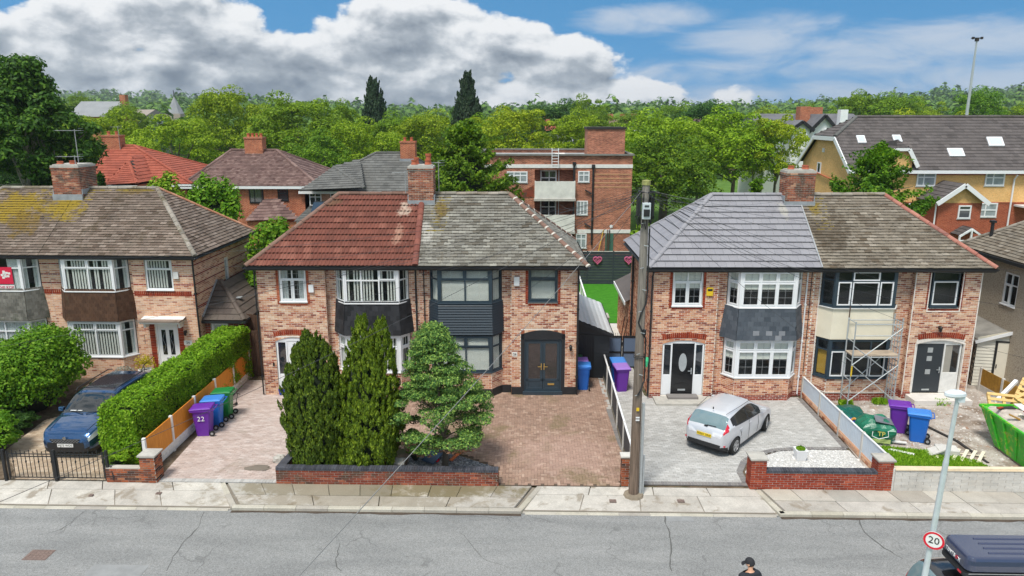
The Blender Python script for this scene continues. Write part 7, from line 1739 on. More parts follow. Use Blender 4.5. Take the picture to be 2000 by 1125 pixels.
# ------------------------------------------------------------------ fences and gates
def fence(name,label,A,B_,n,hp,hb,post,panel,board,pw=.1,slope=None,cap=None,slats=None,cat='fence',rock=False,lastpost=True):
 A,B_=Vector((A[0],A[1],0)),Vector((B_[0],B_[1],0));d=(B_-A);L=d.length;d.normalize();t=thing(name,label,cat,A,math.atan2(d.y,d.x));s=L/n
 h=lambda x:hp if slope is None else hp+(slope-hp)*x/L
 for i in range(n+(1 if lastpost else 0)):
  x=i*s;b=MB();b.box(x-pw/2,-pw/2,-.1,x+pw/2,pw/2,h(x)+.04);b.build('post',M[post] if isinstance(post,str) else post,t,bevel=.008)
 for i in range(n):
  x0,x1=i*s+pw/2,(i+1)*s-pw/2;b=MB()
  if slats:
   root=None;z=hb+.01;me_=[]
   while z<min(h(x0),h(x1))-slats*.5:
    q=MB();q.box(x0,-.012,z,x1,.012,z+slats-.014);q.build('slat',M[panel] if isinstance(panel,str) else panel,t);z+=slats
  else:
   b.add([(x0,-.015,hb),(x1,-.015,hb),(x1,-.015,h(x1)),(x0,-.015,h(x0)),(x0,.015,hb),(x1,.015,hb),(x1,.015,h(x1)),(x0,.015,h(x0))],[(0,1,2,3),(5,4,7,6),(3,2,6,7),(0,4,5,1)])
   b.build('panel',M[panel] if isinstance(panel,str) else panel,t)
  if hb>.05:
   b=MB();b.box(x0,-.03,0,x1,.03,hb)
   if rock:
    k=0;x=x0+.02
    for rz_ in (.04,hb*.5+.01):
     x=x0+.02+(.12 if rz_>.05 else 0)
     while x<x1-.15:b.box(x,-.042,rz_,x+.2,.042,rz_+hb*.5-.05);x+=.23
   b.build('gravel_board',M[board] if isinstance(board,str) else board,t)
  if cap:b=MB();b.beam((x0-pw/2,0,h(x0)+.012),(x1+pw/2,0,h(x1)+.012),.06,.03);b.build('cap_rail',M[cap],t)
 return t
m,t_,b_,o_=newmat('orange_boards');s_=t_.n('ShaderNodeSeparateXYZ');t_.put(s_.inputs[0],pos(t_));wv=t_.noise(t_.xyz(t_.m('MULTIPLY',s_.outputs[1],22.),t_.m('MULTIPLY',s_.outputs[2],2.)),1,3)
t_.put(b_.inputs['Base Color'],t_.mix(t_.lin(wv,.3,.7),(.62,.20,.01),(.80,.32,.03)));b_.inputs['Roughness'].default_value=.6;M['orange']=m
t=fence('fence','orange boarded fence with white posts and white rock-faced base under the hedge',(-11.93,20.9),(-11.97,29.75),5,1.2,.33,'white_rough','orange','white_rough',rock=True)
M['slat_dark']=plain('dark_blue_grey_slat',(.035,.045,.055),.6,var=.2);M['gravelb']=plain('mossy_base',(.16,.14,.10),.95,var=.3,scale=6)
t=fence('fence','low dark slatted fence with white cap rail between the brown and grey driveways',(3.24,21.2),(3.26,30.2),5,.98,.12,'conc_light','slat_dark','gravelb',slope=1.05,cap='white',slats=.145)
M['paleblue']=plain('pale_blue_sheet',(.58,.65,.72),.5,var=.05);M['base_brick']=M['brick_cream']
t=fence('fence','white sheeted fence on a brick base between the grey drive and rubble yard',(10.98,20.75),(11.02,28.0),4,.92,.24,'conc_light','paleblue','gravelb',slope=.82,cap='white',rock=True)
for c in t.children:
 if c.name.startswith('gravel_board'):c.data.materials[0]=M['base_brick']
# ridges on the sheets
i=0
for c in [c for c in t.children if c.name.startswith('panel')]:
 v=[w_.co for w_ in c.data.vertices];b=MB();x0,x1=v[0].x,v[1].x;k=int((x1-x0)/.12)
 for j in range(1,k):x=x0+j*(x1-x0)/k;hh=v[3].z+(v[2].z-v[3].z)*j/k;b.box(x-.006,-.022,v[0].z,x+.006,-.014,hh-.01);b.box(x-.006,.014,v[0].z,x+.006,.022,hh-.01)
 b.build('sheet_rib',M['paleblue'],c)
M['woodpanel']=plain('brown_yellow_panel',(.33,.17,.02),.7,var=.3,scale=7)
fence('fence','short yellow-brown panel fence with concrete posts beside the pallet-filled skip',(18.55,28.9),(18.75,25.0),3,.95,.28,'conc_light','woodpanel','conc_light')
# dark slatted fence with two heart wreaths across the back garden
t=fence('fence','tall dark slatted fence across the back garden behind the bright lawn',(2.2,48.25),(7.4,48.25),3,2.2,.1,'slat_dark','slat_dark','slat_dark',slats=.19,cap='conc_light')
def heart(label,px,py,Y,s):
 p=vp(px,py,Y);b=MB();pts=[]
 for i in range(29):a=2*math.pi*i/28;pts.append((s*.06*16*math.sin(a)**3*.5,0,s*.03*(13*math.cos(a)-5*math.cos(2*a)-2*math.cos(3*a)-math.cos(4*a))))
 b.tube(pts,.075*s*1.4,6,caps=False);b.tube([(q[0]*.45,0,q[2]*.45) for q in pts],.045,5,caps=False);o=b.build('heart_wreath',plain('pink_flowers',(.48,.10,.20),.9,var=.4,scale=20),None);o.location=p;tag(o,label,'wreath','heart wreaths on the back fence')
heart('pink heart wreath on the middle of the dark back fence',1167,508,48.15,.55);heart('pink heart wreath at the right end of the dark back fence',1228,508,48.15,.55)
# park railings and a sign beyond
t=thing('park_railings','dark iron park railings seen between the flats and the grey roof','railings',(8.4,60.5,0));b=MB()
for i in range(70):b.box(i*.16-.012,-.012,0,i*.16+.012,.012,1.5)
tag(b.build('railing_bars',M['black'],t),kind='stuff');b=MB();b.box(0,-.02,1.35,11.2,.02,1.4);b.build('top_rail',M['black'],t);b=MB();b.box(0,-.02,.15,11.2,.02,.2);b.build('bottom_rail',M['black'],t)
shrub('rounded_shrub','light green bush against the park railings by the utility pole',vp(1288,460,57).x,57,0,2.1,1.4,2.9,HB,90,80,.2,91)
tree('broadleaf_tree','shady tree behind the utility pole top with a thick visible trunk',1305,262,190,72,2,'leaf_deep','trees beyond the houses',leaf=.038)
# iron driveway gates
t=thing('driveway_gate','black iron double driveway gate with spear tops before the blue car','gate',(-16.1,20.45,0));
for k,(x0,x1) in enumerate(((.08,1.53),(1.60,3.12))):
 b=MB()
 for z in (.10,.80,.88):b.box(x0,-.012,z,x1,.012,z+.025)
 b.box(x0,-.015,.05,x0+.035,.015,.98);b.box(x1-.035,-.015,.05,x1,.015,.98);lf=b.build('gate_leaf',M['black'],t)
 n=11
 for i in range(n):
  x=x0+.06+(x1-x0-.12)*i/(n-1);hh=.94+(.05 if i % 2 else 0);q=MB();q.box(x-.008,-.008,.1,x+.008,.008,hh)
  q.add([(x-.022,-.005,hh),(x+.022,-.005,hh),(x,0,hh+.06),(x+.022,.005,hh),(x-.022,.005,hh)],[(0,1,2),(1,3,2),(3,4,2),(4,0,2)])
  if i % 3==1:q.lathe((x,0,.64),[(.008,-.06),(.03,0),(.008,.06)],6)
  q.build('gate_bar',M['black'],lf)
for x in (-.02,1.565,3.2):b=MB();b.box(x-.04,-.04,-.02,x+.04,.04,1.03);b.build('gate_post',M['black'],t)
b=MB();b.tube([(3.3,.0,.5),(3.38,-.05,.2),(3.36,-.02,0)],.03,6);b.build('gate_stay',M['black'],t)
# brown side gate and the side extension of house 24
t=thing('side_gate','brown boarded side gate between the left house extension and the red-roofed house','gate',(-12.0,29.9,0))
for i in range(7):b=MB();b.box(.16+i*.14,0,.04,.16+i*.14+.13,.03,2.05);b.build('board',M['wood'],t)
for x in (.06,1.2):b=MB();b.box(x-.05,-.05,0,x+.05,.05,2.15);b.build('gate_post',M['wood_yellow'] if 0 else plain('weathered_post',(.17,.11,.07),.9,var=.3),t)
H=House('side_extension','lean-to side extension with brown tiled hipped roof beside the white-doored house','extension',(-13.98,30.3,0),0);S1=Seg(0,0,1.62,0);H.bricks=200
build_walls(H,[(S1,0,2.4,[(.25,.98,1.35,2.3)],()),(Seg(1.62,0,1.62,5),0,2.4,[],())],M['brick_red'],M['mortar_grey'])
window(H,S1,.26,.97,1.37,2.29,[],0,M['white'],'full_curtain',fw=.13);
b=H.mb();e=[Vector((-.0,-.25,2.45)),Vector((1.85,-.25,2.45)),Vector((1.85,5,2.45)),Vector((0,5,2.45)),Vector((.0,1.6,3.75)),Vector((.35,1.4,3.75)),Vector((.35,5,3.75)),Vector((0,5,3.75))]
e[5]=Vector((.25,1.5,3.75))
fr1=[e[0],e[1],e[5],Vector((0,1.5,3.75))];fr2=[e[1],e[2],Vector((.25,5,3.75)),e[5]]
b.face(fr1);b.face(fr2);b.face([e[0],e[1],e[2],e[3]]);rf=b.build('roof',M['deck'],H.root)
tl=flat_tile(.33,.33,.025,1.1);tile_plane(H,fr1,.33,.33,tl,M['tile_dark'],rf,single=60,jit=.002);tile_plane(H,fr2,.33,.33,tl,M['tile_dark'],rf,single=80,jit=.002,name='side_tile')
ridge_run(H,e[1]+Vector((0,0,.04)),e[5]+Vector((0,0,.04)),.11,.4,M['tile_dark'],rf)
b=H.mb();b.box(-.02,-.30,2.33,1.9,-.24,2.44);b.box(1.85,-.24,2.33,1.91,5,2.44);b.build('gutter',M['blackp'],H.root);b=H.mb();b.beam((.02,-.2,2.6),(.02,1.5,3.85),.1,.03);b.build('lead_flashing',M['lead'],H.root)
b=H.mb();b.box(1.0,1.0,3.12,1.25,1.25,3.16);b.build('roof_vent',M['galv'],rf)
t=thing('boarded_wall','brown vertical boarded side wall behind the brown side gate','wall',(-12.3,30.6,0))
for i in range(11):b=MB();b.box(i*.14,0,0,i*.14+.13,.03,2.6-(i*.02));b.build('board',M['shingle_brown'] if i % 2 else M['wood'],t)
# black side shed with white corrugated roof, dark gate, deck rail
H=House('side_shed','black boarded side shed with white corrugated lean-to roof beside the navy-bay house','shed',(2.08,30.0,0),0)
b=H.mb();b.add([(0,0,0),(1.38,0,0),(1.38,0,2.02),(0,0,2.6),(0,5,0),(1.38,5,0),(1.38,5,2.02),(0,5,2.6)],[(0,1,2,3),(5,4,7,6),(1,5,6,2)]);b.build('wall',M['black'],H.root)
for i in range(9):b=H.mb();b.box(.03+i*.075,-.03,.05,.03+i*.075+.065,-.003,1.95);b.build('door_board',M['blackp'],H.root)
for i in range(12):b=H.mb();z=.05+i*.155;b.add([(.74,-.045,z),(1.39,-.045,z),(1.39,-.012,z+.145),(.74,-.012,z+.145),(.74,-.0,z),(1.39,0,z)],[(0,1,2,3),(4,5,1,0),(1,5,2)]);b.build('cladding_board',M['blackp'],H.root)
for i in range(7):
 x0=-.03+i*.217;zz=lambda x:2.66-(x)*.40;n=5;b=H.mb();vs=[]
 for y in (-.25,5.0):
  for k in range(n+1):x=x0+.217*k/n;vs.append((x,y,zz(x)+.022*math.sin(math.pi*k/n)))
 b.add(vs,[(k,k+1,n+2+k,n+1+k) for k in range(n)]);b.build('roof_sheet',plain('white_roof_sheet',(.60,.62,.63),.4,var=.08),H.root)
b=H.mb();b.beam((-.02,-.26,2.58),(1.5,-.26,1.98),.04,.12);b.beam((1.5,-.26,2.0),(1.5,5,2.0),.08,.08);b.build('gutter',M['blackp'],H.root)
t=thing('side_gate','dark double gate with frosted blue-grey panes between the two middle houses','gate',(3.52,31.3,0))
for k in range(2):
 x=k*.68;b=MB();b.box(x,0,0,x+.06,.05,1.5);b.box(x+.60,0,0,x+.66,.05,1.5)
 for z in (.0,.70,1.42):b.box(x+.06,0,z,x+.60,.05,z+.08)
 lf=b.build('gate_leaf',M['black'],t)
 for z in (.08,.78):b=MB();b.box(x+.06,.02,z,x+.60,.03,z+.63);b.build('frosted_pane',plain('frosted_pane',(.12,.17,.26),.5),lf)
 b=MB()
 for i in range(6):b.tube([(x+.06+i*.1,.02,1.5),(x+.06+i*.1,.02,1.63)],.012,4)
 b.build('gate_spikes',M['black'],lf)
t=thing('deck_rail','white stepped handrail behind the black side shed','handrail',(2.75,36,0));pa,pb=Vector((0,4.4,2.55)),Vector((.35,-1.2,1.5))
for dz in (0,-.9):b=MB();b.beam(pa+Vector((0,0,dz)),pb+Vector((0,0,dz)),.07,.07);b.build('rail',M['white'],t)
for i in range(8):q=pa.lerp(pb,i/7);b=MB();b.box(q.x-.03,q.y-.03,q.z-1.5,q.x+.03,q.y+.03,q.z+.02);b.build('baluster',M['white'],t)
H=House('rear_extension','brick rear extension with dark sloping roof behind the smooth grey roofed house','extension',(4.75,33.6,0),0)
build_walls(H,[(Seg(0,4.2,0,0),0,2.5,[],())],M['brick_orange'],M['mortar']);b=H.mb();b.box(.01,.01,0,3.5,4.2,2.49);b.build('rear_wall',M['brick_red'],H.root)
b=H.mb();b.add([(-.2,-.1,2.5),(-.2,4.4,2.5),(1.5,4.4,3.4),(1.5,-.1,3.4),(-.2,-.1,2.38),(-.2,4.4,2.38)],[(0,1,2,3),(0,1,5,4)]);b.build('roof',M['ft_dark'],H.root);b=H.mb();b.beam((-.22,-.1,2.42),(-.22,4.4,2.42),.05,.16);b.build('fascia',M['white'],H.root)
b=MB();b.box(0,0,0,.55,.8,1.0);b.box(-.03,-.03,1.0,.58,.83,1.07);o=b.build('garden_store',M['concrete'],bevel=.02);o.location=(3.55,36.0,0);tag(o,'small grey storage box on the patio behind the side shed','box')
b=MB();b.tube([(0,0,0),(.25,.0,1.7)],.02,5);b.tube([(.12,.05,0),(.4,.0,1.6)],.02,5);o=b.build('garden_tools',M['black']);o.location=(4.35,33.8,0);tag(o,'dark long-handled tools leaning on the brick rear extension','tools')

# ------------------------------------------------------------------ pebbledashed neighbour, garage at the far right
m,t_,b_,o_=newmat('pebbledash');vn=t_.n('ShaderNodeTexVoronoi');vn.inputs['Scale'].default_value=26;t_.put(vn.inputs['Vector'],pos(t_));t_.put(b_.inputs['Base Color'],t_.ramp(vn.outputs['Distance'],[(0,(.56,.50,.40)),(.5,(.42,.36,.28)),(1,(.24,.2,.16))]));b_.inputs['Roughness'].default_value=.95;bump(t_,b_,vn.outputs['Distance'],.8,.01);M['pebbledash']=m
H=House('pebbledashed_house','cream pebbledashed house with grey tiled roof, cut by the right edge','house',(19.75,27.0,0),R(1.0));D5=5.7
sg=Seg(0,D5,0,0);b=H.mb(sg);skin(b,sg,0,5.3,[(2.55,3.45,3.4,4.75)],.1);b.build('wall',M['pebbledash'],H.root)
b=H.mb();b.box(.02,0,0,9,.2,5.3);b.build('front_wall',M['pebbledash'],H.root);b=H.mb();b.box(.02,D5-.2,0,9,D5,5.3);b.build('rear_wall',M['pebbledash'],H.root)
window(H,sg,2.57,3.43,3.42,4.73,[.5],.65,M['white'],'none',sash=((0,0),))
e=[Vector((-.35,-.35,5.35)),Vector((9,-.35,5.35)),Vector((9,D5+.35,5.35)),Vector((-.35,D5+.35,5.35)),Vector((3.0,D5/2,7.8)),Vector((9,D5/2,7.8))]
b=H.mb();b.face([e[0],e[1],e[5],e[4]]);b.face([e[3],e[0],e[4]]);b.face([e[2],e[3],e[4],e[5]]);b.face([e[0],e[1],e[2],e[3]]);rf=b.build('roof',M['deck'],H.root);tl=flat_tile(.25,.16)
tile_plane(H,[e[3],e[0],e[4]],.25,.16,tl,M['tile_stone'],rf,single=200,jit=.005);tile_plane(H,[e[0],e[1],e[5],e[4]],.25,.16,tl,M['tile_stone'],rf,single=0,jit=.005,name='front_tile');tile_plane(H,[e[2],e[3],e[4],e[5]],.25,.16,tl,M['tile_stone'],rf,single=0,jit=.005,name='rear_tile')
ridge_run(H,e[3]+Vector((0,0,.04)),e[4]+Vector((0,0,.04)),.11,.4,M['ridge_stone'],rf);ridge_run(H,e[0]+Vector((0,0,.04)),e[4]+Vector((0,0,.04)),.11,.4,M['ridge_stone'],rf);ridge_run(H,e[4]+Vector((0,0,.04)),e[5]+Vector((0,0,.04)),.11,.4,M['ridge_stone'],rf)
b=H.mb();b.box(-.46,-.4,5.2,-.35,D5+.4,5.33);b.build('gutter',M['blackp'],H.root)
b=H.mb();b.tube([(.4,5.0,5.5),(.4,5.0,6.5)],.07,8);b.box(.3,4.9,6.5,.5,5.1,6.6);b.build('soil_pipe',M['blackp'],H.root)
b=H.mb();b.tube([(-.05,4.6,2.85),(-.12,4.6,2.85)],.08,8);b.build('flue',M['blackp'],H.root)
H=House('lean_to_garage','cream boarded garage with grey felt roof and weathered timber side wall','garage',(18.55,29.45,0),R(-8))
def zt(x):return 1.98+x*.33
for i in range(15):
 z=.02+i*.14;b=H.mb();x1=2.1
 zz=min(z+.13,zt(2.1));
 b.add([(0,-.03,z),(x1,-.03,z),(x1,-.01,zz),(0,-.01,zz),(0,.02,z),(x1,.02,z)],[(0,1,2,3),(4,5,1,0)]);b.build('weatherboard',M['render_cream'] if 0 else plain('cream_weatherboard',(.70,.67,.58),.7,var=.08),H.root)
b=H.mb();b.add([(0,-.02,2.1),(2.1,-.02,2.1),(2.1,-.02,zt(2.1)),(0,-.02,2.12)],[(0,1,2,3)]);b.build('gable_board',M['render_cream'],H.root)
b=H.mb();b.box(.68,-.08,0,.76,-.03,2.0);b.box(1.42,-.08,0,1.56,-.03,2.0);b.box(.68,-.08,1.94,1.56,-.03,2.0);fr_=b.build('door_frame',M['black'],H.root);b=H.mb();b.box(.76,-.06,.02,1.42,-.035,1.94);dd=b.build('door',plain('cream_door',(.70,.65,.54),.6,var=.05),H.root);b=H.mb();b.box(.79,-.1,.85,.82,-.06,1.0);b.build('handle',M['black'],dd)
r2=random.Random(4)
for i in range(17):z=.05+i*.118;b=H.mb();ln=3.0 if r2.random()>.3 else r2.uniform(1.2,2.8);b.box(-.03-r2.uniform(0,.02),r2.uniform(0,.1),z,-.005,ln,z+.095);b.build('side_board',plain('weathered_timber',(.20,.16,.12),.9,var=.4,scale=4) if i==0 else bpy.data.materials['weathered_timber'],H.root)
b=H.mb();b.box(.0,.05,0,.04,3.1,2.0);b.build('side_frame',M['deck'],H.root);b=H.mb();b.box(-.05,.5,1.45,-.03,.8,1.75);b.build('side_window',M['glass_far'],H.root)
b=H.mb();b.add([(-.12,-.12,zt(-.12)+.0),(2.3,-.12,zt(2.3)),(2.3,3.3,zt(2.3)+.35),(-.12,3.3,zt(-.12)+.35),(-.12,-.12,zt(-.12)-.09),(2.3,-.12,zt(2.3)-.09),(-.12,3.3,zt(-.12)+.26)],[(0,1,2,3),(4,5,1,0),(4,0,3,6)]);b.build('roof',plain('mossy_felt',(.22,.21,.19),.9,var=.35,scale=1.6),H.root)
b=H.mb();b.beam((-.14,-.14,zt(-.14)+.0),(2.3,-.14,zt(2.3)+.0),.03,.13);b.build('bargeboard',M['white'],H.root)

# ------------------------------------------------------------------ wheelie bins
def make_bin(mat,label,x,y,rz,group='wheelie bins',handle=True,proto={}):
 t=thing('wheelie_bin',label,'bin',(x,y,.015),rz,group)
 if 'body' not in proto:
  b=MB();lv=[(0,.21,.225,.24),(.10,.215,.23,.25),(.9,.265,.29,.33),(.98,.29,.315,.36)];vs=[]
  for (z,hx,y0,y1) in lv:     # x half width, front y, back y
   c=.05
   vs+=[(-hx+c,-y1,z),(hx-c,-y1,z),(hx,-y1+c,z),(hx,y0-c,z),(hx-c,y0,z),(-hx+c,y0,z),(-hx,y0-c,z),(-hx,-y1+c,z)]
  b.add(vs,[(i*8+k,i*8+(k+1) % 8,(i+1)*8+(k+1) % 8,(i+1)*8+k) for i in range(3) for k in range(8)]+[tuple(range(8))[::-1],tuple(range(24,32))])
  b.box(-.30,-.375,.93,.30,-.355,.985);b.box(-.305,-.37,.93,-.285,.33,.985);b.box(.285,-.37,.93,.305,.33,.985);b.box(-.12,-.27,.25,.12,-.262,.35);proto['body']=b
  b=MB();vs=[(-.31,-.40,.99),(.31,-.40,.99),(.31,.33,1.0),(-.31,.33,1.0),(-.31,-.40,1.02),(.31,-.40,1.02),(.31,.33,1.05),(-.31,.33,1.05),(-.24,-.30,1.055),(.24,-.30,1.055),(.24,.24,1.085),(-.24,.24,1.085)]
  b.add(vs,[(0,3,2,1),(0,1,5,4),(1,2,6,5),(2,3,7,6),(3,0,4,7),(4,5,9,8),(5,6,10,9),(6,7,11,10),(7,4,8,11),(8,9,10,11)]);b.box(-.2,.33,.99,.2,.35,1.02);proto['lid']=b
  b=MB();b.tube([(-.26,.33,.97),(-.26,.42,.98),(.26,.42,.98),(.26,.33,.97)],.018,6);proto['handle']=b
  b=MB();b.lathe((0,0,0),[(.04,-.025),(.1,-.025),(.1,.025),(.04,.025)],14,'x');proto['wheel']=b
  b=MB();b.lathe((0,0,0),[(.035,-.032),(.05,-.028),(.05,.028),(.035,.032)],8,'x');proto['hub']=b
 bd,ld=mat if isinstance(mat,tuple) else (mat,mat)
 o=proto['body'].build('body',M[bd],t,bevel=.012);proto['lid'].build('lid',M[ld],t,bevel=.012);proto['handle'].build('handle',M[bd],t)
 for s in (-1,1):q=proto['wheel'].build('wheel',M['rubber'],t);q.location=(s*.25,.30,.1);h_=proto['hub'].build('hub',M['grey'],q)
 return t,o
M['bin_purple']=plain('purple_plastic',(.135,.022,.33),.42,var=.05);M['bin_blue']=plain('blue_plastic',(.012,.13,.52),.42,var=.05);M['bin_green']=plain('green_plastic',(.01,.18,.04),.42,var=.05);M['bin_darkgreen']=plain('dark_green_plastic',(.03,.12,.05),.45);M['bin_lilac']=plain('faded_purple_plastic',(.30,.16,.52),.5);M['bin_bluelid']=plain('blue_lid',(.05,.22,.62),.4)
t,bd=make_bin('bin_purple','purple wheelie bin marked 22 beside the orange fence',-11.42,23.95,R(-82))
M['white_ink']=plain('white_paint_marks',(.8,.8,.8),.6)
make_bin(('bin_blue','bin_bluelid'),'blue wheelie bin between the purple and green ones by the orange fence',-11.38,24.72,R(-84));make_bin('bin_green','bright green wheelie bin with a dark scooter behind it',-11.33,25.5,R(-85))
nt=text_mesh('22',.24,M['white_ink'],'number',t,Matrix.Translation((.262,-.03,.66)) @ Matrix.Rotation(R(90),4,'Z') @ Matrix.Rotation(R(86),4,'X'),.006,1.1)
make_bin(('bin_blue','bin_bluelid'),'blue wheelie bin standing right of the navy double doors',2.28,28.75,R(178));make_bin(('bin_blue','bin_lilac'),'bin with faded purple lid just behind the blue one',2.22,29.35,R(180));make_bin('bin_darkgreen','dark green bin hidden behind the faded purple lid beside the shed',2.02,29.6+.35,R(176))
make_bin(('bin_purple','bin_lilac'),'purple wheelie bin in the gap left of the utility pole',3.83,28.6,R(8));make_bin(('bin_blue','bin_bluelid'),'blue wheelie bin behind the purple one in the gap by the pole',3.78,29.35,R(4))
make_bin('bin_purple','purple wheelie bin on the rubble yard left of and behind the blue one',13.25,24.75,R(-112));make_bin(('bin_blue','bin_bluelid'),'bright blue wheelie bin in front of the purple one on the rubble yard',13.55,24.0,R(-115))
t=thing('scooter','dark folded child scooter lying behind the green bin','scooter',(-11.5,26.3,.02),R(60));b=MB();b.box(-.3,-.05,.06,.3,.05,.08);b.tube([(.3,0,.07),(.42,0,.45)],.015,5);b.tube([(.42,-.15,.45),(.42,.15,.45)],.015,5);b.build('deck',M['black'],t)
for x in (-.32,.32):b=MB();b.lathe((x,0,.06),[(.02,-.015),(.06,-.015),(.06,.015),(.02,.015)],10,'y');b.build('wheel',M['rubber'],t)

# ------------------------------------------------------------------ cars
def interp(tab,x):
 xs=[p[0] for p in tab]
 for i in range(len(tab)-1):
  if x<=tab[i+1][0]:
   t=(x-tab[i][0])/(tab[i+1][0]-tab[i][0]+1e-9);t=max(0,min(1,t))
   y0,y1=tab[i][1],tab[i+1][1];m0=(tab[i+1][1]-tab[i-1][1])/(tab[i+1][0]-tab[i-1][0]) if i>0 else (y1-y0)/(tab[i+1][0]-tab[i][0]);m1=(tab[i+2][1]-tab[i][1])/(tab[i+2][0]-tab[i][0]) if i+2<len(tab) else (y1-y0)/(tab[i+1][0]-tab[i][0])
   h=tab[i+1][0]-tab[i][0];s0=(y1-y0)/(h+1e-9)
   if s0==0:m0=m1=0
   else:m0=max(-3*abs(s0),min(3*abs(s0),m0)) if m0*s0>0 else 0;m1=max(-3*abs(s0),min(3*abs(s0),m1)) if m1*s0>0 else 0
   return y0*(2*t**3-3*t**2+1)+m0*h*(t**3-2*t**2+t)+y1*(3*t**2-2*t**3)+m1*h*(t**3-t**2)
 return tab[-1][1]
M['car_glass']=glassmat('car_glass',(.012,.016,.018),.12);M['car_glass_rear']=glassmat('rear_car_glass',(.16,.24,.26),.05)
M['rim']=plain('alloy_rim',(.55,.56,.58),.3,.7);M['chrome']=plain('chrome',(.7,.7,.7),.15,1.0);M['lamp_red']=plain('red_lens',(.55,.01,.03),.15,coat=.5);M['lamp_clear']=plain('clear_lens',(.65,.68,.70),.12,.3);M['plate_y']=plain('yellow_plate',(.80,.56,.02),.4);M['plate_w']=plain('white_plate',(.78,.78,.76),.4);M['ink']=plain('plate_ink',(.01,.01,.01),.5)
def car(label,loc,rz,S_,paint,group=None):
 L,W2,zt,zb,wd,axl,rw=S_['L'],S_['W']/2,S_['top'],S_['belt'],S_['wid'],S_['axles'],S_['rw'];t=thing('car',label,'car',loc,rz,group)
 xs=set(i/64 for i in range(65)) | set(S_['cuts'])
 for a in axl:
  for k in range(-6,7):xs.add(a+math.sin(k/6*math.pi/2)*(rw+.055)/L)
  xs.add(a-(rw+.057)/L);xs.add(a+(rw+.057)/L)
 xs=sorted(x for x in xs if 0<=x<=1);xs=[x for i,x in enumerate(xs) if i==0 or x-xs[i-1]>.0006]
 fr=(0,.18,.38,.58,.76,.9,1.0);V_,rows=[],7+6
 for x in xs:
  sill=interp(S_['sill'],x);zbt=interp(zb,x);ztp=max(interp(zt,x),zbt+.015);w_=interp(wd,x)*W2;z0=sill;X_=(0.5-x)*L
  arch=0
  for a in axl:
   dx=abs(x-a)*L
   if dx<rw+.055:z0=max(z0,rw-.02+math.sqrt(max(0,(rw+.055)**2-dx**2)));arch=1
  sec=[]
  for f in fr:
   z=z0+(zbt-z0)*f;g=(z-sill)/(zbt-sill+1e-6);y=w_*(.93+.07*math.sin(min(1,g*1.15)*math.pi*.62)-.045*max(0,g-.7)/.3);sec.append((y,z))
  gh=ztp-zbt;ye=sec[-1][0]-.015-gh*S_.get('tumble',.42);ze=ztp-.055*min(1,gh/.2)-.012
  y1=sec[-1][0]-.02
  sec.append((y1+(ye-y1)*.06,zbt+(ze-zbt)*.08));sec.append((y1+(ye-y1)*.86,zbt+(ze-zbt)*.86));sec.append((ye-.01,ze));sec.append((ye*.8,ztp-.018));sec.append((ye*.42,ztp-.004));sec.append((0,ztp))
  V_.append([(X_,y,z) for y,z in sec])
 n=len(V_[0]);parts={}
 def put(part,quad):parts.setdefault(part,[]).append(quad)
 for i in range(len(xs)-1):
  xm=(xs[i]+xs[i+1])/2
  for j in range(n-1):
   q=[V_[i][j],V_[i+1][j],V_[i+1][j+1],V_[i][j+1]];zc=sum(p[2] for p in q)/4
   part=S_['classify'](xm,j,zc)
   for s in (1,-1):
    qq=[(p[0],p[1]*s,p[2]) for p in (q if s>0 else q[::-1])];nm=part
    if part in ('side_window','tail_light','headlight','rear_side_window','quarter_window'):nm=part+('|L' if s>0 else '|R')
    put(nm,qq)
 for end in (0,-1):
  sec=V_[end]
  for j in range(n-1):
   a,c=sec[j],sec[j+1];zc=(a[2]+c[2])/2;part=S_['end'](end,zc);put(part,[a,c,(c[0],-c[1],c[2]),(a[0],-a[1],a[2])] if end==0 else [c,a,(a[0],-a[1],a[2]),(c[0],-c[1],c[2])])
 mats={'body':paint,'windscreen':M['car_glass'],'rear_window':M['car_glass_rear'],'side_window':M['car_glass'],'rear_side_window':M['car_glass'],'quarter_window':M['car_glass'],'pillar':M['blackp'],'trim':M['blackp'],'tail_light':M['lamp_red'],'headlight':M['lamp_clear'],'grille':M['blackp'],'roof_panel':S_.get('roofmat',paint)}
 for nm,qs in parts.items():
  base=nm.split('|')[0];idx={};vs=[];fs=[]
  for q in qs:
   f=[]
   for p in q:
    k=tuple(round(c,5) for c in p)
    if k not in idx:idx[k]=len(vs);vs.append(k)
    if idx[k] not in f:f.append(idx[k])
   if len(f)>2:fs.append(tuple(f))
  b=MB();b.add(vs,fs);o=b.build({'pillar':'window_surround','trim':'bumper_trim'}.get(base,base),mats[base],t,smooth=True)
 # dark inside of arches and floor
 b=MB();b.box(-L*.44,-W2*.86,.17,L*.44,W2*.86,.32);b.build('underbody',M['blackp'],t)
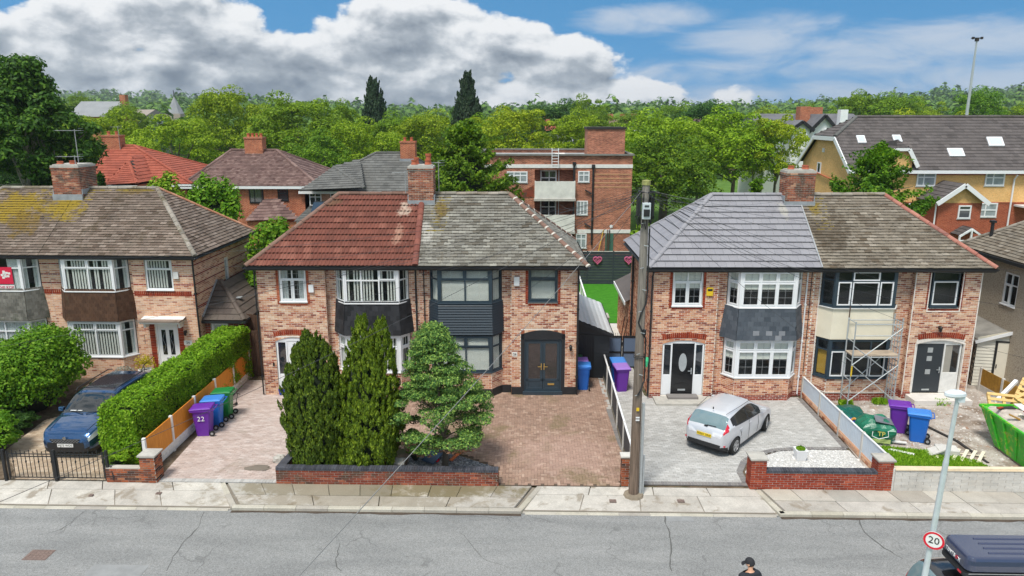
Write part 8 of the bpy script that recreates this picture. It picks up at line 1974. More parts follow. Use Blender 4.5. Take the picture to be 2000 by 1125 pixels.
 for a in axl:
  for s in (-1,1):
   b=MB();X_=(.5-a)*L;r=rw+.06;vs=[];k=10
   for y in (s*W2*.93,s*W2*.6):
    for i in range(k+1):q=math.pi*i/k;vs.append((X_+r*math.cos(q),y,rw-.02+r*math.sin(q)))
   b.add(vs,[(i,i+1,k+2+i,k+1+i) for i in range(k)]+[tuple(range(k+1,2*k+2))]);b.build('wheel_arch',M['blackp'],t)
   wh=bpy.data.objects.new('wheel',None);
   b=MB();b.lathe((0,0,0),[(rw*.62,-.10),(rw*.93,-.105),(rw,-.07),(rw,.07),(rw*.93,.105),(rw*.62,.10)],28,'y');wo=b.build('wheel',M['rubber'],t,smooth=True);wo.location=(X_,s*(W2-.115),rw)
   if a==axl[0]:wo.rotation_euler=(0,0,S_.get('steer',0))
   b=MB();yy=s*.085;b.lathe((0,yy-s*.0,0),[(rw*.58,-.015),(rw*.66,.015*s),(rw*.60,.02*s),(rw*.56,-.02*s)],24,'y')
   for k in range(5):
    for dd in (-.13,.13):q=k*2*math.pi/5+dd;b.beam((0.04*math.cos(q),yy+s*.006,.04*math.sin(q)),(rw*.6*math.cos(q),yy+s*.0,rw*.6*math.sin(q)),.035,.03,up=(0,1,0))
   b.lathe((0,yy,0),[(.055,-.02),(.05,.02*s),(.01,.028*s)],10,'y');b.build('rim',M['rim'],wo)
   b=MB();b.lathe((0,s*.03,0),[(rw*.6,-.01),(rw*.6,.01)],16,'y');b.build('brake_shadow',M['blackp'],wo)
 for s in (-1,1):      # door mirrors
  X_=(.5-S_['mirror'][0])*L;zm=S_['mirror'][1];y=s*W2*.97
  b=MB();b.add([(X_-.07,y,zm-.05),(X_+.09,y,zm-.05),(X_+.09,y+s*.17,zm-.04),(X_-.05,y+s*.19,zm-.04),(X_-.07,y,zm+.08),(X_+.07,y,zm+.08),(X_+.06,y+s*.17,zm+.09),(X_-.05,y+s*.19,zm+.09)],[(0,1,2,3),(7,6,5,4),(0,4,5,1),(1,5,6,2),(2,6,7,3),(3,7,4,0)]);b.build('door_mirror',paint,t,bevel=.02)
 return t,lambda x,z:None
def seam(t,pts,r=.006):
 b=MB();b.tube(pts,r,4);return b.build('panel_gap',M['blackp'],t)
# silver hatchback
def cl_hatch(x,j,z):
 if j in (7,) and .33<x<.87:
  return 'side_window' if .345<x<.575 else ('rear_side_window' if .595<x<.80 else 'pillar')
 if j==6 and .345<x<.84:return 'pillar'
 if j==8 and .35<x<.82:return 'body'
 if j>=9 and .275<x<.445:return 'windscreen'
 if j in (7,8) and .275<x<=.33:return 'body'
 if j>=9 and .878<x<.966:return 'rear_window'
 if (j in (5,6) and .935<x<.985 and z>.8) or (j in (7,8) and .915<x<.975):return 'tail_light'
 if j in (4,5) and .02<x<.13:return 'headlight'
 if z<.34 and x>.93:return 'trim'
 if j==0 and z<.3 and x<.06:return 'trim'
 return 'body'
HATCH=dict(L=3.95,W=1.72,rw=.30,axles=(.195,.83),tumble=.46,steer=.25,mirror=(.35,.98),
 top=[(0,.50),(.02,.62),(.08,.76),(.18,.88),(.275,.96),(.36,1.22),(.445,1.41),(.54,1.46),(.68,1.45),(.80,1.40),(.87,1.34),(.925,1.16),(.968,.97),(.985,.88),(1,.70)],
 belt=[(0,.48),(.02,.58),(.08,.70),(.18,.80),(.28,.86),(.5,.90),(.75,.97),(.9,1.0),(.968,.93),(.985,.85),(1,.70)],
 wid=[(0,.60),(.02,.76),(.07,.90),(.15,.97),(.3,1.0),(.7,1.0),(.82,.98),(.91,.93),(.97,.84),(1,.70)],
 sill=[(0,.24),(.1,.2),(.9,.2),(.96,.24),(1,.30)],cuts=(.275,.33,.345,.445,.575,.595,.80,.87,.878,.905,.925,.966,.935,.968,.975,.985),classify=cl_hatch,end=lambda e,z:'trim' if z<.42 else 'body')
silver=plain('silver_paint',(.60,.61,.64),.3,.2,coat=.6)
t,_=car('silver hatchback with yellow rear plate parked askew on the grey block drive',(7.13,24.28,.018),R(50),HATCH,silver)
def plate(t,x,z,txt,mat,back,w_=.52,tilt=0):
 b=MB();b.box(x-.012 if back else x,-w_/2,z-.057,x if back else x+.012,w_/2,z+.057);p=b.build('number_plate',M[mat],t)
 m=Matrix.Translation((x-.014 if back else x+.014,0,z)) @ Matrix.Rotation(R(-90) if back else R(90),4,'Z') @ Matrix.Rotation(R(90),4,'X');text_mesh(txt,.105,M['ink'],'registration',p,m,.002)
plate(t,-1.975-.012,.70,'MX61 XNF','plate_y',True)
b=MB();b.tube([(-1.865,-.02,1.0),(-1.86,-.35,1.02)],.012,5);b.box(-1.90,-.06,.955,-1.84,.06,.985);b.build('rear_wiper',M['blackp'],t)
for s in (-1,1):
 seam(t,[(.30,s*.855,.30),(.38,s*.868,.6),(.36,s*.835,.9)]);seam(t,[(-.40,s*.855,.25),(-.38,s*.868,.6),(-.36,s*.835,.93)]);seam(t,[(-1.2,s*.80,.93),(-1.0,s*.86,.70),(-.95,s*.85,.55)])
 seam(t,[(-1.55,s*.53,1.40),(-.6,s*.62,1.455),(.1,s*.58,1.42)],.008)
 for x in (-.3,-1.05):b=MB();b.box(x-.09,s*.862-.012,.82,x+.09,s*.862+.012,.85);b.build('door_handle',silver,t)
 b=MB();b.box(-1.90,s*.62-.1,.40,-1.86,s*.62+.1,.44);b.build('reflector',M['lamp_red'],t)
b=MB();b.box(-1.5,-.05,1.445,-1.47,-.02,1.52);b.build('roof_aerial',M['blackp'],t)
# blue SUV
def cl_suv(x,j,z):
 if j==7 and .31<x<.90:return 'side_window' if .33<x<.56 else ('rear_side_window' if .58<x<.78 else ('quarter_window' if .795<x<.87 else 'pillar'))
 if j==6 and .33<x<.9:return 'pillar'
 if j>=9 and .275<x<.425:return 'windscreen'
 if j>=10 and .46<x<.80:return 'roof_panel'
 if j>=9 and .93<x<.972:return 'rear_window'
 if j in (4,5) and .012<x<.11:return 'headlight'
 if j in (5,6) and x>.94:return 'tail_light'
 if j in (0,) and z<.75:return 'trim'
 if x<.02 and z<.45:return 'grille'
 return 'body'
SUV=dict(L=4.6,W=1.88,rw=.36,axles=(.19,.80),tumble=.30,mirror=(.335,1.12),roofmat=plain('black_glass_roof',(.02,.022,.03),.12,coat=.5),
 top=[(0,.62),(.012,.78),(.05,.92),(.12,1.0),(.22,1.07),(.275,1.12),(.35,1.38),(.425,1.58),(.52,1.66),(.70,1.66),(.86,1.61),(.93,1.53),(.972,1.15),(1,.8)],
 belt=[(0,.60),(.012,.72),(.05,.84),(.12,.92),(.25,1.0),(.5,1.06),(.8,1.12),(.95,1.1),(1,.78)],
 wid=[(0,.66),(.012,.80),(.05,.92),(.12,.98),(.3,1.0),(.8,1.0),(.95,.93),(1,.80)],sill=[(0,.26),(.1,.24),(.9,.24),(1,.34)],cuts=(.275,.31,.33,.425,.56,.58,.78,.795,.87,.9,.93,.972,.012,.11),classify=cl_suv,end=lambda e,z:('grille' if z<.60 else 'body') if e==0 else 'body')
blue=plain('blue_paint',(.022,.08,.20),.14,.6,coat=1.0)
t,_=car('dark blue SUV with black glass roof parked facing the iron gate',(-15.08,24.15,.018),R(-90),SUV,blue)
plate(t,2.31,.50,'MJ73 WDS','plate_w',False)
b=MB();b.add([(2.306,-.52,.72),(2.306,.52,.72),(2.306,.40,.57),(2.306,-.40,.57),(2.315,-.50,.71),(2.315,.50,.71),(2.315,.39,.58),(2.315,-.39,.58)],[(4,5,6,7),(0,1,5,4),(1,2,6,5),(2,3,7,6),(3,0,4,7)]);g_=b.build('grille',M['blackp'],t)
b=MB()
for r_ in range(3):
 for c_ in range(9):y=-.40+c_*.1+(.05 if r_ % 2 else 0);b.box(2.315,y-.03,.60+r_*.04,2.322,y+.03,.608+r_*.04)
b.build('grille_mesh',M['grey'],g_)
b=MB();b.lathe((2.318,0,.745),[(.001,0),(.06,0),(.06,.012)],14,'x');b.build('badge',M['chrome'],t)
for s in (-1,1):
 b=MB();b.tube([(-1.9,s*.66,1.63),(-1.7,s*.68,1.70),(.2,s*.70,1.70),(.35,s*.68,1.64)],.018,6);b.build('roof_rail',M['blackp'],t)
 seam(t,[(.42,s*.94,.35),(.45,s*.945,.7),(.42,s*.91,1.0)]);seam(t,[(-.45,s*.94,.35),(-.45,s*.945,.7),(-.45,s*.91,1.05)]);seam(t,[(2.1,s*.62,.93),(1.4,s*.70,1.05),(1.05,s*.74,1.10)],.005)
 b=MB();b.tube([(1.12,s*.05,1.115),(.98,s*.5,1.16)],.012,5);b.build('wiper',M['blackp'],t)
b=MB();b.box(.95,-.55,1.16,1.0,-.35,1.17);b.box(.95,-.3,1.16,1.0,-.15,1.17);b.build('dashboard_papers',M['plate_w'],t)
# black car with roof box at the kerb
def cl_blk(x,j,z):
 if j==7 and .31<x<.93:return 'side_window' if .33<x<.55 else ('rear_side_window' if .57<x<.76 else ('quarter_window' if .775<x<.90 else 'pillar'))
 if j==6 and .33<x<.93:return 'pillar'
 if j>=9 and .27<x<.42:return 'windscreen'
 if j>=9 and .925<x<.982:return 'rear_window'
 if j in (4,5,6) and x>.95:return 'tail_light'
 if j in (4,5) and .012<x<.11:return 'headlight'
 return 'body'
BLK=dict(SUV);BLK.update(L=4.5,W=1.84,classify=cl_blk,cuts=(.27,.31,.33,.42,.55,.57,.76,.775,.90,.93,.925,.982,.012,.11,.95),roofmat=None,end=lambda e,z:'body',
 top=[(0,.62),(.012,.76),(.05,.88),(.12,.96),(.22,1.03),(.27,1.07),(.35,1.32),(.42,1.48),(.52,1.55),(.70,1.55),(.86,1.52),(.925,1.46),(.982,1.08),(1,.8)])
blackp=plain('black_car_paint',(.012,.012,.014),.2,.2,coat=1.0);BLK['roofmat']=blackp
t,_=car('black car with a glossy navy roof box parked at the near kerb',(10.72,14.15,-.1),0,BLK,blackp)
for x in (-1.1,.2):b=MB();b.beam((x,-.72,1.57),(x,.72,1.57),.07,.035);b.box(x-.05,-.76,1.46,x+.05,-.68,1.6);b.box(x-.05,.68,1.46,x+.05,.76,1.6);b.build('roof_bar',M['blackp'],t)
def rounded_box(name,parent,x0,x1,hy,z0,z1,mat,n=5,er=.16,top=.86):
 b=MB();lv=[(z0,.94),(z0+(z1-z0)*.12,1.0),(z0+(z1-z0)*.5,1.0),(z0+(z1-z0)*.78,.975),(z0+(z1-z0)*.94,.93),(z1,top)];ring=[]
 for (cx,cy,a0) in ((1,1,0),(-1,1,90),(-1,-1,180),(1,-1,270)):
  for k in range(n+1):a=R(a0+90*k/n);ring.append((cx,cy,math.cos(a),math.sin(a)))
 vs=[];hx=(x1-x0)/2;xc=(x0+x1)/2
 for z,s in lv:
  ins=(1-s)*.6
  for (cx,cy,c_,s_) in ring:vs.append((xc+cx*(hx-er)+c_*(er-ins) ,cy*(hy-er)+s_*(er-ins),z))
 m_=len(ring);b.add(vs,[(i*m_+k,i*m_+(k+1) % m_,(i+1)*m_+(k+1) % m_,(i+1)*m_+k) for i in range(len(lv)-1) for k in range(m_)]+[tuple(range(m_))[::-1],tuple(range((len(lv)-1)*m_,len(lv)*m_))]);return b.build(name,mat,parent,smooth=False,bevel=.01)
rb=rounded_box('roof_box',t,-1.62,1.1,.5,1.88,2.22,plain('glossy_navy_shell',(.035,.045,.09),.25,coat=.8));rounded_box('roof_box_base',t,-1.64,1.12,.515,1.74,1.88,M['blackp'],top=1.0)
b=MB();b.box(-1.60,-.52,1.875,1.08,-.513,1.89);b.build('box_trim',M['grey'],rb)
for y in (-.28,-.1,.08,.26):b=MB();b.tube([(-1.1,y,2.218),(.9,y,2.218)],.022,6);b.build('moulded_rib',plain('box_rib',(.05,.06,.11),.3),rb)
wl=plain('box_lettering_white',(.75,.75,.75),.5);mm_=lambda y:Matrix.Translation((-1.634,y,2.01)) @ Matrix.Rotation(R(-90),4,'Z') @ Matrix.Rotation(R(90),4,'X')
text_mesh('TENTB',.11,wl,'lettering',rb,mm_(.12),.006,1.1);text_mesh('O',.115,M['lamp_red'],'lettering',rb,mm_(-.11),.006);text_mesh('X',.11,wl,'lettering',rb,mm_(-.20),.006)
b=MB();b.box(-1.655,-.34,1.78,-1.638,-.22,1.815);b.build('reflector',M['lamp_red'],rb)

# ------------------------------------------------------------------ utility pole, wires, lamp
px_,py_=3.17,20.03
t=thing('utility_pole','tall weathered wooden utility pole with a meter box and many wires','pole',(px_,py_,0));m,t_,b_,o_=newmat('weathered_pole');s_=t_.n('ShaderNodeSeparateXYZ');t_.put(s_.inputs[0],pos(t_));wv=t_.noise(t_.xyz(t_.m('MULTIPLY',s_.outputs[0],22.),t_.m('MULTIPLY',s_.outputs[1],22.),t_.m('MULTIPLY',s_.outputs[2],1.4)),1,5,.65)
zg=t_.lin(s_.outputs[2],2,7);t_.put(b_.inputs['Base Color'],t_.mix(zg,t_.ramp(wv,[(.3,(.085,.06,.042)),(.7,(.24,.17,.125))]),t_.ramp(wv,[(.3,(.12,.105,.09)),(.7,(.30,.275,.24))])));b_.inputs['Roughness'].default_value=.9;bump(t_,b_,wv,.7,.02);M['polewood']=m
b=MB();b.tube([(0,0,-.1),(0,0,3),(0,0,6.5),(0,0,9.3)],[.15,.135,.115,.10],16);b.build('shaft',M['polewood'],t)
b=MB();b.lathe((0,0,9.3),[(.12,-.12),(.115,.0),(.02,.02)],12);b.build('pole_cap',plain('mossy_cap',(.28,.28,.10),.9,var=.4,scale=15),t)
b=MB();b.lathe((0,0,0),[(.32,-.05),(.28,.02),(.18,.05)],10);b.build('pole_footing',plain('dirty_concrete',(.22,.18,.13),.95,var=.3),t)
b=MB();b.box(-.11,-.27,8.28,.11,-.11,8.72);bx_=b.build('equipment_box',plain('box_grey',(.52,.58,.60),.5,var=.1),t,bevel=.01)
b=MB();b.box(-.06,-.285,8.62,.06,-.271,8.66);b.box(-.08,-.30,8.36,.08,-.271,8.55);b.build('box_front',M['blackp'],bx_)
for s in (-1,1):b=MB();b.box(s*.18-.05,-.1,8.35,s*.18+.05,.12,8.85);b.build('junction_box',M['blackp'],t)
b=MB();b.tube([(.02+.22*math.cos(a),.22*math.sin(a),9.0) for a in [i*math.pi/8 for i in range(17)]],.02,5,caps=False);b.build('wire_ring',M['black'],t)
r2=random.Random(12)
for i in range(16):a=r2.uniform(0,6.28);b=MB();b.tube([(.14*math.cos(a),.14*math.sin(a),8.2+r2.uniform(0,.5)),(.27*math.cos(a),.27*math.sin(a),8.3),(.17*math.cos(a+.4),.17*math.sin(a+.4),7.95+r2.uniform(0,.2)),(.24*math.cos(a+.6),.24*math.sin(a+.6),8.95)],.011,4);b.build('cable_loop',M['black'],t)
for i in range(9):z=3.2+i*.62;b=MB();s=1 if i % 2 else -1;b.tube([(0,-.12,z),(s*.10,-.2,z)],.012,4);b.build('pole_step',M['galv'],t)
b=MB();pts=[(.14,-.02,8.0),(.15,-.03,6.2),(.12,-.09,5.9),(-.02,-.15,5.6),(-.08,-.14,5.35),(.04,-.16,5.1),(.16,-.06,4.85),(.17,-.03,3.6),(.06,-.16,3.35),(-.02,-.17,3.2)];b.tube(pts,.022,6);b.build('climbing_cable',M['black'],t)
b=MB();b.tube([(.2,.0,0),(.19,0,2.9)],.045,8);b.build('cable_guard',M['galv'],t);b=MB();b.tube([(.28,.05,0),(.28,.05,1.25)],.03,6);b.build('cable_guard',M['galv'],t)
b=MB();b.box(-.04,-.175,2.72,.04,-.165,2.82);b.build('danger_plate',M['yellow'],t);b=MB();b.box(-.05,-.18,2.5,.06,-.168,2.54);b.box(-.05,-.18,2.42,.06,-.168,2.46);b.build('pole_label',M['white'],t)
for z in (4.3,4.36):b=MB();b.tube([(.155*math.cos(i*math.pi/6),.155*math.sin(i*math.pi/6),z) for i in range(13)],.01,4,caps=False);b.build('pole_band',M['black'],t)
b=MB();b.tube([(.1,-.14,5.0),(.1,-.14,5.15)],.05,8);b.build('insulator',M['black'],t)
WM=plain('telephone_wire',(.05,.05,.055),.6);WL=plain('pale_telephone_wire',(.2,.2,.2),.6)
def wire(q,sag=.35,r=.008,mat=WM,a=None,label=None):
 p=Vector(a) if a is not None else Vector((px_,py_,9.0))+Vector((r2.uniform(-.2,.2),r2.uniform(-.1,.1),r2.uniform(-.15,.1)));q=Vector(q);n=18;b=MB();pts=[]
 for i in range(n+1):f=i/n;w_=p.lerp(q,f);w_.z-=sag*4*f*(1-f);pts.append(w_-p)
 b.tube(pts,r,4);o=b.build('overhead_wire',mat);o.location=p;tag(o,label or 'thin overhead wire strung from the utility pole top to a house','wire','overhead wires from the utility pole')
for (px1,py1,Y,sg_,lb) in ((62,505,29.5,0.5,'eaves left of the brown shingle bay'),(395,522,29.5,0.5,'right corner of the white-doored house'),(342,600,29.6,0.3,'wall above the canopied white door'),(506,560,27.4,0.4,'left corner of the red-roofed house'),(637,600,27.4,0.3,'wall beside the black shingle bay'),(815,535,27.6,0.3,'join of red and grey roofs'),(1122,556,27.5,0.15,'right corner of the navy-bay house'),(1000,585,27.6,0.2,'wall between navy bay and navy window'),(1592,532,27.6,0.3,'white downpipe of the right pair'),(1590,540,27.6,0.5,'party wall just below the right pair gutter'),(1570,526,27.4,0.4,'right end of the white upper bay'),(1780,575,27.6,0.5,'recess beside the cream bay panel'),(1896,535,27.8,0.5,'right corner of the house being renovated'),(1888,600,27.8,0.8,'right edge of the renovated wall, mid height'),(1756,770,26.5,0.5,'foot of the scaffold tower'),(1525,392,30.4,0.2,'chimney of the right pair'),(1735,395,30.6,0.5,'ridge end with the pink hip tiles'),(2080,450,33,0.5,'pebbledashed roof off the right edge'),(2080,530,30,0.6,'pebbledashed wall off the right edge'),(2100,610,28,0.7,'far right above the cream garage'),(2120,720,26,0.8,'far right over the skip'),(1000,440,58,0.6,'flats, lower left balcony'),(1095,400,57.6,0.5,'flats, upper balcony'),(1390,388,33,0.1,'left ridge end of the smooth grey roof'),(1345,410,34,0.1,'left slope of the smooth grey roof')):
 wire(vp(px1,py1,Y),sg_,(.006 if Y<50 else .009),WL if px1 in (1592,1525,1735,1390) else WM,label='thin overhead wire from the pole to the '+lb)
wire(vp(575,1135,6.5),.1,.0055,WL,label='pale wire crossing the front garden from the pole towards the viewer');wire(vp(-60,1005,12),.3,.006,label='dark wire running left from the pole low across the street corner');wire(vp(-80,690,24),.4,.006,label='dark wire running left from the pole across the left houses')
# street lamp with the 20 sign
A_=vp(1806,1125,12.8);T_=vp(1872,772,12.8);ax=(T_-A_)/(T_.z-A_.z);base=A_-ax*A_.z;base.z=0
t=thing('street_lamp','pale grey street lamp column leaning right with a round 20 sign','lamp',base);P_=lambda z:tuple(ax*z)
b=MB();b.tube([P_(0),P_(1.3)],.085,14);b.tube([P_(1.3),P_(1.4),P_(4.7)],[.085,.056,.050],14);b.tube([P_(4.7),P_(4.78),(T_.z*ax.x,0,T_.z)],[.05,.042,.038],12);b.build('column',plain('lamp_column_paint',(.55,.61,.63),.45,.2,var=.12,scale=6),t,smooth=False)
c=Vector(P_(T_.z));b=MB();vs=[];n=14
for (z,s) in ((-.03,.8),(0,1),(.05,.95),(.09,.55)):
 for k in range(n):a=2*math.pi*k/n;vs.append((c.x-.06+.2*s*math.cos(a),(.105*s)*math.sin(a),c.z+z))
b.add(vs,[(i*n+k,i*n+(k+1) % n,(i+1)*n+(k+1) % n,(i+1)*n+k) for i in range(3) for k in range(n)]+[tuple(range(n))[::-1],tuple(range(3*n,4*n))]);b.box(c.x-.02,-.06,c.z-.12,c.x+.1,.06,c.z-.0);b.build('lantern',plain('lantern_grey',(.62,.68,.72),.4),t)
zs=vp(1825,1050,12.8).z;c=Vector(P_(zs));th_=R(-35)
sm_=Matrix.Translation((c.x-.02,-.11,zs)) @ Matrix.Rotation(th_,4,'Z') @ Matrix.Rotation(R(90),4,'X')
def disc(name,r0,r1,z,mat,parent,n=36):
 b=MB();vs=[(r1*math.cos(2*math.pi*k/n),r1*math.sin(2*math.pi*k/n),z) for k in range(n)]
 if r0:vs+=[(r0*math.cos(2*math.pi*k/n),r0*math.sin(2*math.pi*k/n),z) for k in range(n)];b.add(vs,[(k,(k+1) % n,(k+1) % n+n,k+n) for k in range(n)])
 else:b.add(vs+[(p[0],p[1],z-.012) for p in vs],[tuple(range(n)),tuple(range(2*n-1,n-1,-1))]+[(k,k+n,(k+1) % n+n,(k+1) % n) for k in range(n)])
 o=b.build(name,mat,parent);return o
sg=disc('speed_sign',0,.18,0,M['plate_w'],t);sg.matrix_basis=sm_;disc('red_ring',.14,.179,.003,plain('sign_red',(.65,.008,.03),.4),sg);text_mesh('20',.20,M['ink'],'numerals',sg,Matrix.Translation((0,0,.004)),.002)
s2=disc('rear_sign',0,.18,0,M['galv'],t);s2.matrix_basis=Matrix.Translation((c.x+.09,.12,zs+.08)) @ Matrix.Rotation(R(58),4,'Z') @ Matrix.Rotation(R(90),4,'X')
b=MB();b.tube([(c.x+.07*math.cos(k*math.pi/6),.07*math.sin(k*math.pi/6),zs) for k in range(13)],.012,4,caps=False);b.build('sign_clip',M['galv'],t)

# ------------------------------------------------------------------ yard things at house 30
t=thing('scaffold_tower','light aluminium scaffold tower with platform before the cream bay panel','scaffold',(12.35,26.9,0),R(1));al=M['galv'];W_,Dp,Ht=1.75,.62,3.45
for (x,y) in ((0,0),(0,Dp),(W_,0),(W_,Dp)):
 b=MB();b.tube([(x,y,.12),(x,y,Ht+(.15 if x else .0))],.026,7);b.build('upright',al,t);b=MB();b.lathe((x,y,.07),[(.02,-.02),(.07,-.02),(.07,.02),(.02,.02)],10,'x');b.build('castor',M['rubber'],t)
for x in (0,W_):
 n=13 if x else 5
 for i in range(n):z=.35+i*(Ht-.4)/(n-1);b=MB();b.tube([(x,0,z),(x,Dp,z)],.019,6);b.build('rung',al,t)
b=MB();b.tube([(W_,.22,.3),(W_,.22,Ht)],.018,6);b.tube([(W_,.42,.3),(W_,.42,Ht)],.018,6);tag(b.build('ladder_stiles',al,t))
for (p,q) in (((0,-.03,.3),(W_,-.03,1.75)),((W_,-.03,.3),(0,-.03,1.75)),((0,-.03,1.75),(W_,-.03,3.2)),((W_,-.03,1.2),(0,-.03,2.5)),((0,Dp+.03,.4),(W_,Dp+.03,2.2)),((0,0,3.35),(W_,0,3.35)),((0,Dp,3.35),(W_,Dp,3.35)),((0,0,2.9),(W_,0,2.9)),((0,0,2.05),(W_,0,2.05)),((0,Dp,2.05),(W_,Dp,2.05))):b=MB();b.tube([p,q],.02,6);b.build('brace',al,t)
b=MB();b.box(-.02,.0,2.09,W_+.02,Dp,2.14);b.build('platform',plain('plywood',(.45,.36,.27),.8,var=.2),t);b=MB();b.tube([(0,-.032,1.3),(0,-.032,1.7)],.03,7);b.build('yellow_tape',M['yellow'],t);b=MB();b.tube([(-.0,Dp,2.6),(.0,Dp,3.9)],.02,6);b.build('spare_pole',M['wood'],t)
# tonne bag, tarpaulin
def lumpy(name,label,cat,loc,rx,ry,h,mat,seed,square=.5,rz=0,nz=9,na=22,amp=.09,parent=None,top=.55):
 r_=random.Random(seed);ph=[r_.uniform(0,6.3) for _ in range(8)];b=MB();vs=[]
 for i in range(nz+1):
  f=i/nz;prof=1.0+.06*math.sin(f*3.1) if f<.75 else 1.0-(f-.75)/.25*(1-top)
  for k in range(na):
   a=2*math.pi*k/na;c_,s_=math.cos(a),math.sin(a);m_=max(abs(c_),abs(s_));q=(1-square)+square/m_;w_=1+amp*(math.sin(3*a+ph[0]+4*f)+.7*math.sin(5*a+ph[1]-7*f)+.5*math.sin(9*a+ph[2]+11*f))*.6
   vs.append((rx*c_*q*prof*w_,ry*s_*q*prof*w_,h*f+amp*h*.35*math.sin(4*a+ph[3])*f))
 vs.append((0,0,h*.86));b.add(vs,[(i*na+k,i*na+(k+1) % na,(i+1)*na+(k+1) % na,(i+1)*na+k) for i in range(nz) for k in range(na)]+[(nz*na+k,nz*na+(k+1) % na,len(vs)-1) for k in range(na)])
 if parent:return b.build(name,mat,parent,smooth=False)
 t=thing(name,label,cat,loc,rz);return t,b.build('bag',mat,t,smooth=False)
M['bag_green']=plain('dark_green_plastic_sheet',(.012,.15,.085),.3,var=.35,scale=3,bmp=.5);M['tarp']=plain('teal_tarpaulin',(.008,.11,.085),.3,var=.4,scale=3,bmp=.5)
t,o=lumpy('builders_bag','bulging dark green builders bag of rubble in front of the white fence','bag',(12.12,24.15,0),.58,.52,.78,M['bag_green'],3,.7,R(-12),amp=.10)
b=MB();b.box(-.35,-.58,.08,.40,-.565,.22);b.build('bag_stripe',plain('bag_stripe',(.45,.55,.2),.5),t)
text_mesh('TP',.22,plain('bag_logo',(.62,.52,.10),.5),'lettering',t,Matrix.Translation((.08,-.61,.42)) @ Matrix.Rotation(R(80),4,'X'),.006)
b=MB();b.tube([(-.2,-.62,.5),(-.22,-.66,.35),(.0,-.68,.27),(.3,-.64,.36),(.28,-.60,.55)],.014,5);b.build('bag_strap',M['white'],t)
b=MB();b.add([(-.1,-.45,.80),(.5,-.4,.70),(.5,.1,.74),(-.05,.1,.84)],[(0,1,2,3)]);b.build('felt_scrap',plain('grey_scrap',(.15,.16,.18),.7,var=.3),t)
t,o=lumpy('tarpaulin','crumpled teal tarpaulin lying along the white fence by the bag','tarpaulin',(11.95,25.9,0),.62,.75,.34,M['tarp'],5,.3,R(20),amp=.22,top=.3);
t,o=lumpy('blue_sack','small bright blue plastic sack between the tarpaulin and the green bag','sack',(11.72,25.0,0),.26,.24,.34,plain('blue_sack',(.01,.07,.45),.3,bmp=.4),6,.3,0,amp=.2,top=.35)
b=MB();b.tube([(0,0,.3),(.12,-.08,.42),(.28,-.12,.36)],.05,7);o=b.build('orange_hose',plain('orange_tube',(.6,.3,.06),.5));o.location=(11.6,24.95,0);tag(o,'short orange tube resting on the blue sack','tube')
for (a,c_,lab,mt) in (((1735,882),(1785,893),'white plank lying on the grass patch near the brick pier','white_rough'),((1738,866),(1770,870),'thin white board on the ground beside the green bag','white_rough')):
 p,q=gp(*a),gp(*c_);b=MB();b.beam((0,0,.04),(q.x-p.x,q.y-p.y,.05),.13,.03);o=b.build('plank',M[mt]);o.location=(p.x,p.y,.05);tag(o,lab,'plank')
p=gp(1838,893);t=thing('concrete_slab_stack','pale concrete block with a sloping slab leaning on it, on the grass','concrete block',(p.x,p.y,0),R(-12));b=MB();b.box(-.1,0,0,.55,.5,.26);b.build('block',M['conc_light'],t,bevel=.02);b=MB();b.beam((-.45,.1,.03),(.12,.15,.32),.45,.04);b.build('slab',M['conc_light'],t)
p=gp(1872,902);t=thing('timber_frame','small pale timber frame leaning on the grass behind the block wall','timber frame',(p.x,p.y+.25,.02),R(-15))
for k in range(6):b=MB();b.beam((-.6+k*.24,-.3,.05),(-.2+k*.24,.55,.10),.10,.03);b.build('slat',M['render_cream'],t)
for k in range(2):b=MB();b.beam((-.55+k*.25,-.2+k*.55,.02),(.75+k*.25,-.2+k*.55,.03),.06,.03);b.build('rail',M['render_cream'],t)
# skip with pallets
t=thing('skip','dented bright green skip heaped with waste at the right edge','skip',(16.5,22.5,0),R(88));m,t_,b_,o_=newmat('scuffed_green_steel');nz_=t_.noise(pos(t_),3.2,6,.75,.6);t_.put(b_.inputs['Base Color'],t_.ramp(nz_,[(.34,(.16,.08,.03)),(.40,(.04,.42,.02)),(.56,(.05,.50,.02)),(.59,(.50,.48,.05)),(.64,(.05,.45,.03)),(.70,(.6,.58,.45))]));b_.inputs['Roughness'].default_value=.5;M['skipgreen']=m
L2,Wt,Wb,Hs=1.75,.85,.62,1.22;bot,topv=.95,1.75
def skip_shell(o,z0,z1):
 f0,f1=z0/Hs,z1/Hs;r=[]
 for f,z in ((f0,z0),(f1,z1)):lx=bot+(topv-bot)*f-o;wy=Wb+(Wt-Wb)*f-o;r+=[(-lx,-wy,z),(lx,-wy,z),(lx,wy,z),(-lx,wy,z)]
 return r
b=MB();b.add(skip_shell(0,.05,Hs),[(0,1,5,4),(1,2,6,5),(2,3,7,6),(3,0,4,7),(3,2,1,0)]);b.add(skip_shell(.03,.1,Hs),[(4,5,1,0),(5,6,2,1),(6,7,3,2),(7,4,0,3)]);b.build('skip_body',M['skipgreen'],t)
b=MB();rr_=skip_shell(0,.05,Hs)[4:]
for i in range(4):b.beam(rr_[i],rr_[(i+1) % 4],.08,.08)
b.build('skip_rim',M['skipgreen'],t)
for s in (-1,1):
 for k in range(4):b=MB();x=-1.05+k*.7;b.beam((x*.62,s*(Wb+.02),.1),(x,s*(Wt+.01),Hs-.05),.07,.06);b.build('skip_rib',M['skipgreen'],t)
b=MB();b.box(-bot,-Wb-.02,0,bot,Wb+.02,.06);b.build('rusty_base',M['iron'],t)
wm=plain('skip_waste',(.5,.44,.38),.9,var=.4,scale=4,bmp=.6);wh_=lumpy('waste_heap',None,None,None,1.55,.70,.62,wm,9,.9,parent=t,top=.45);wh_.location.z=Hs-.45
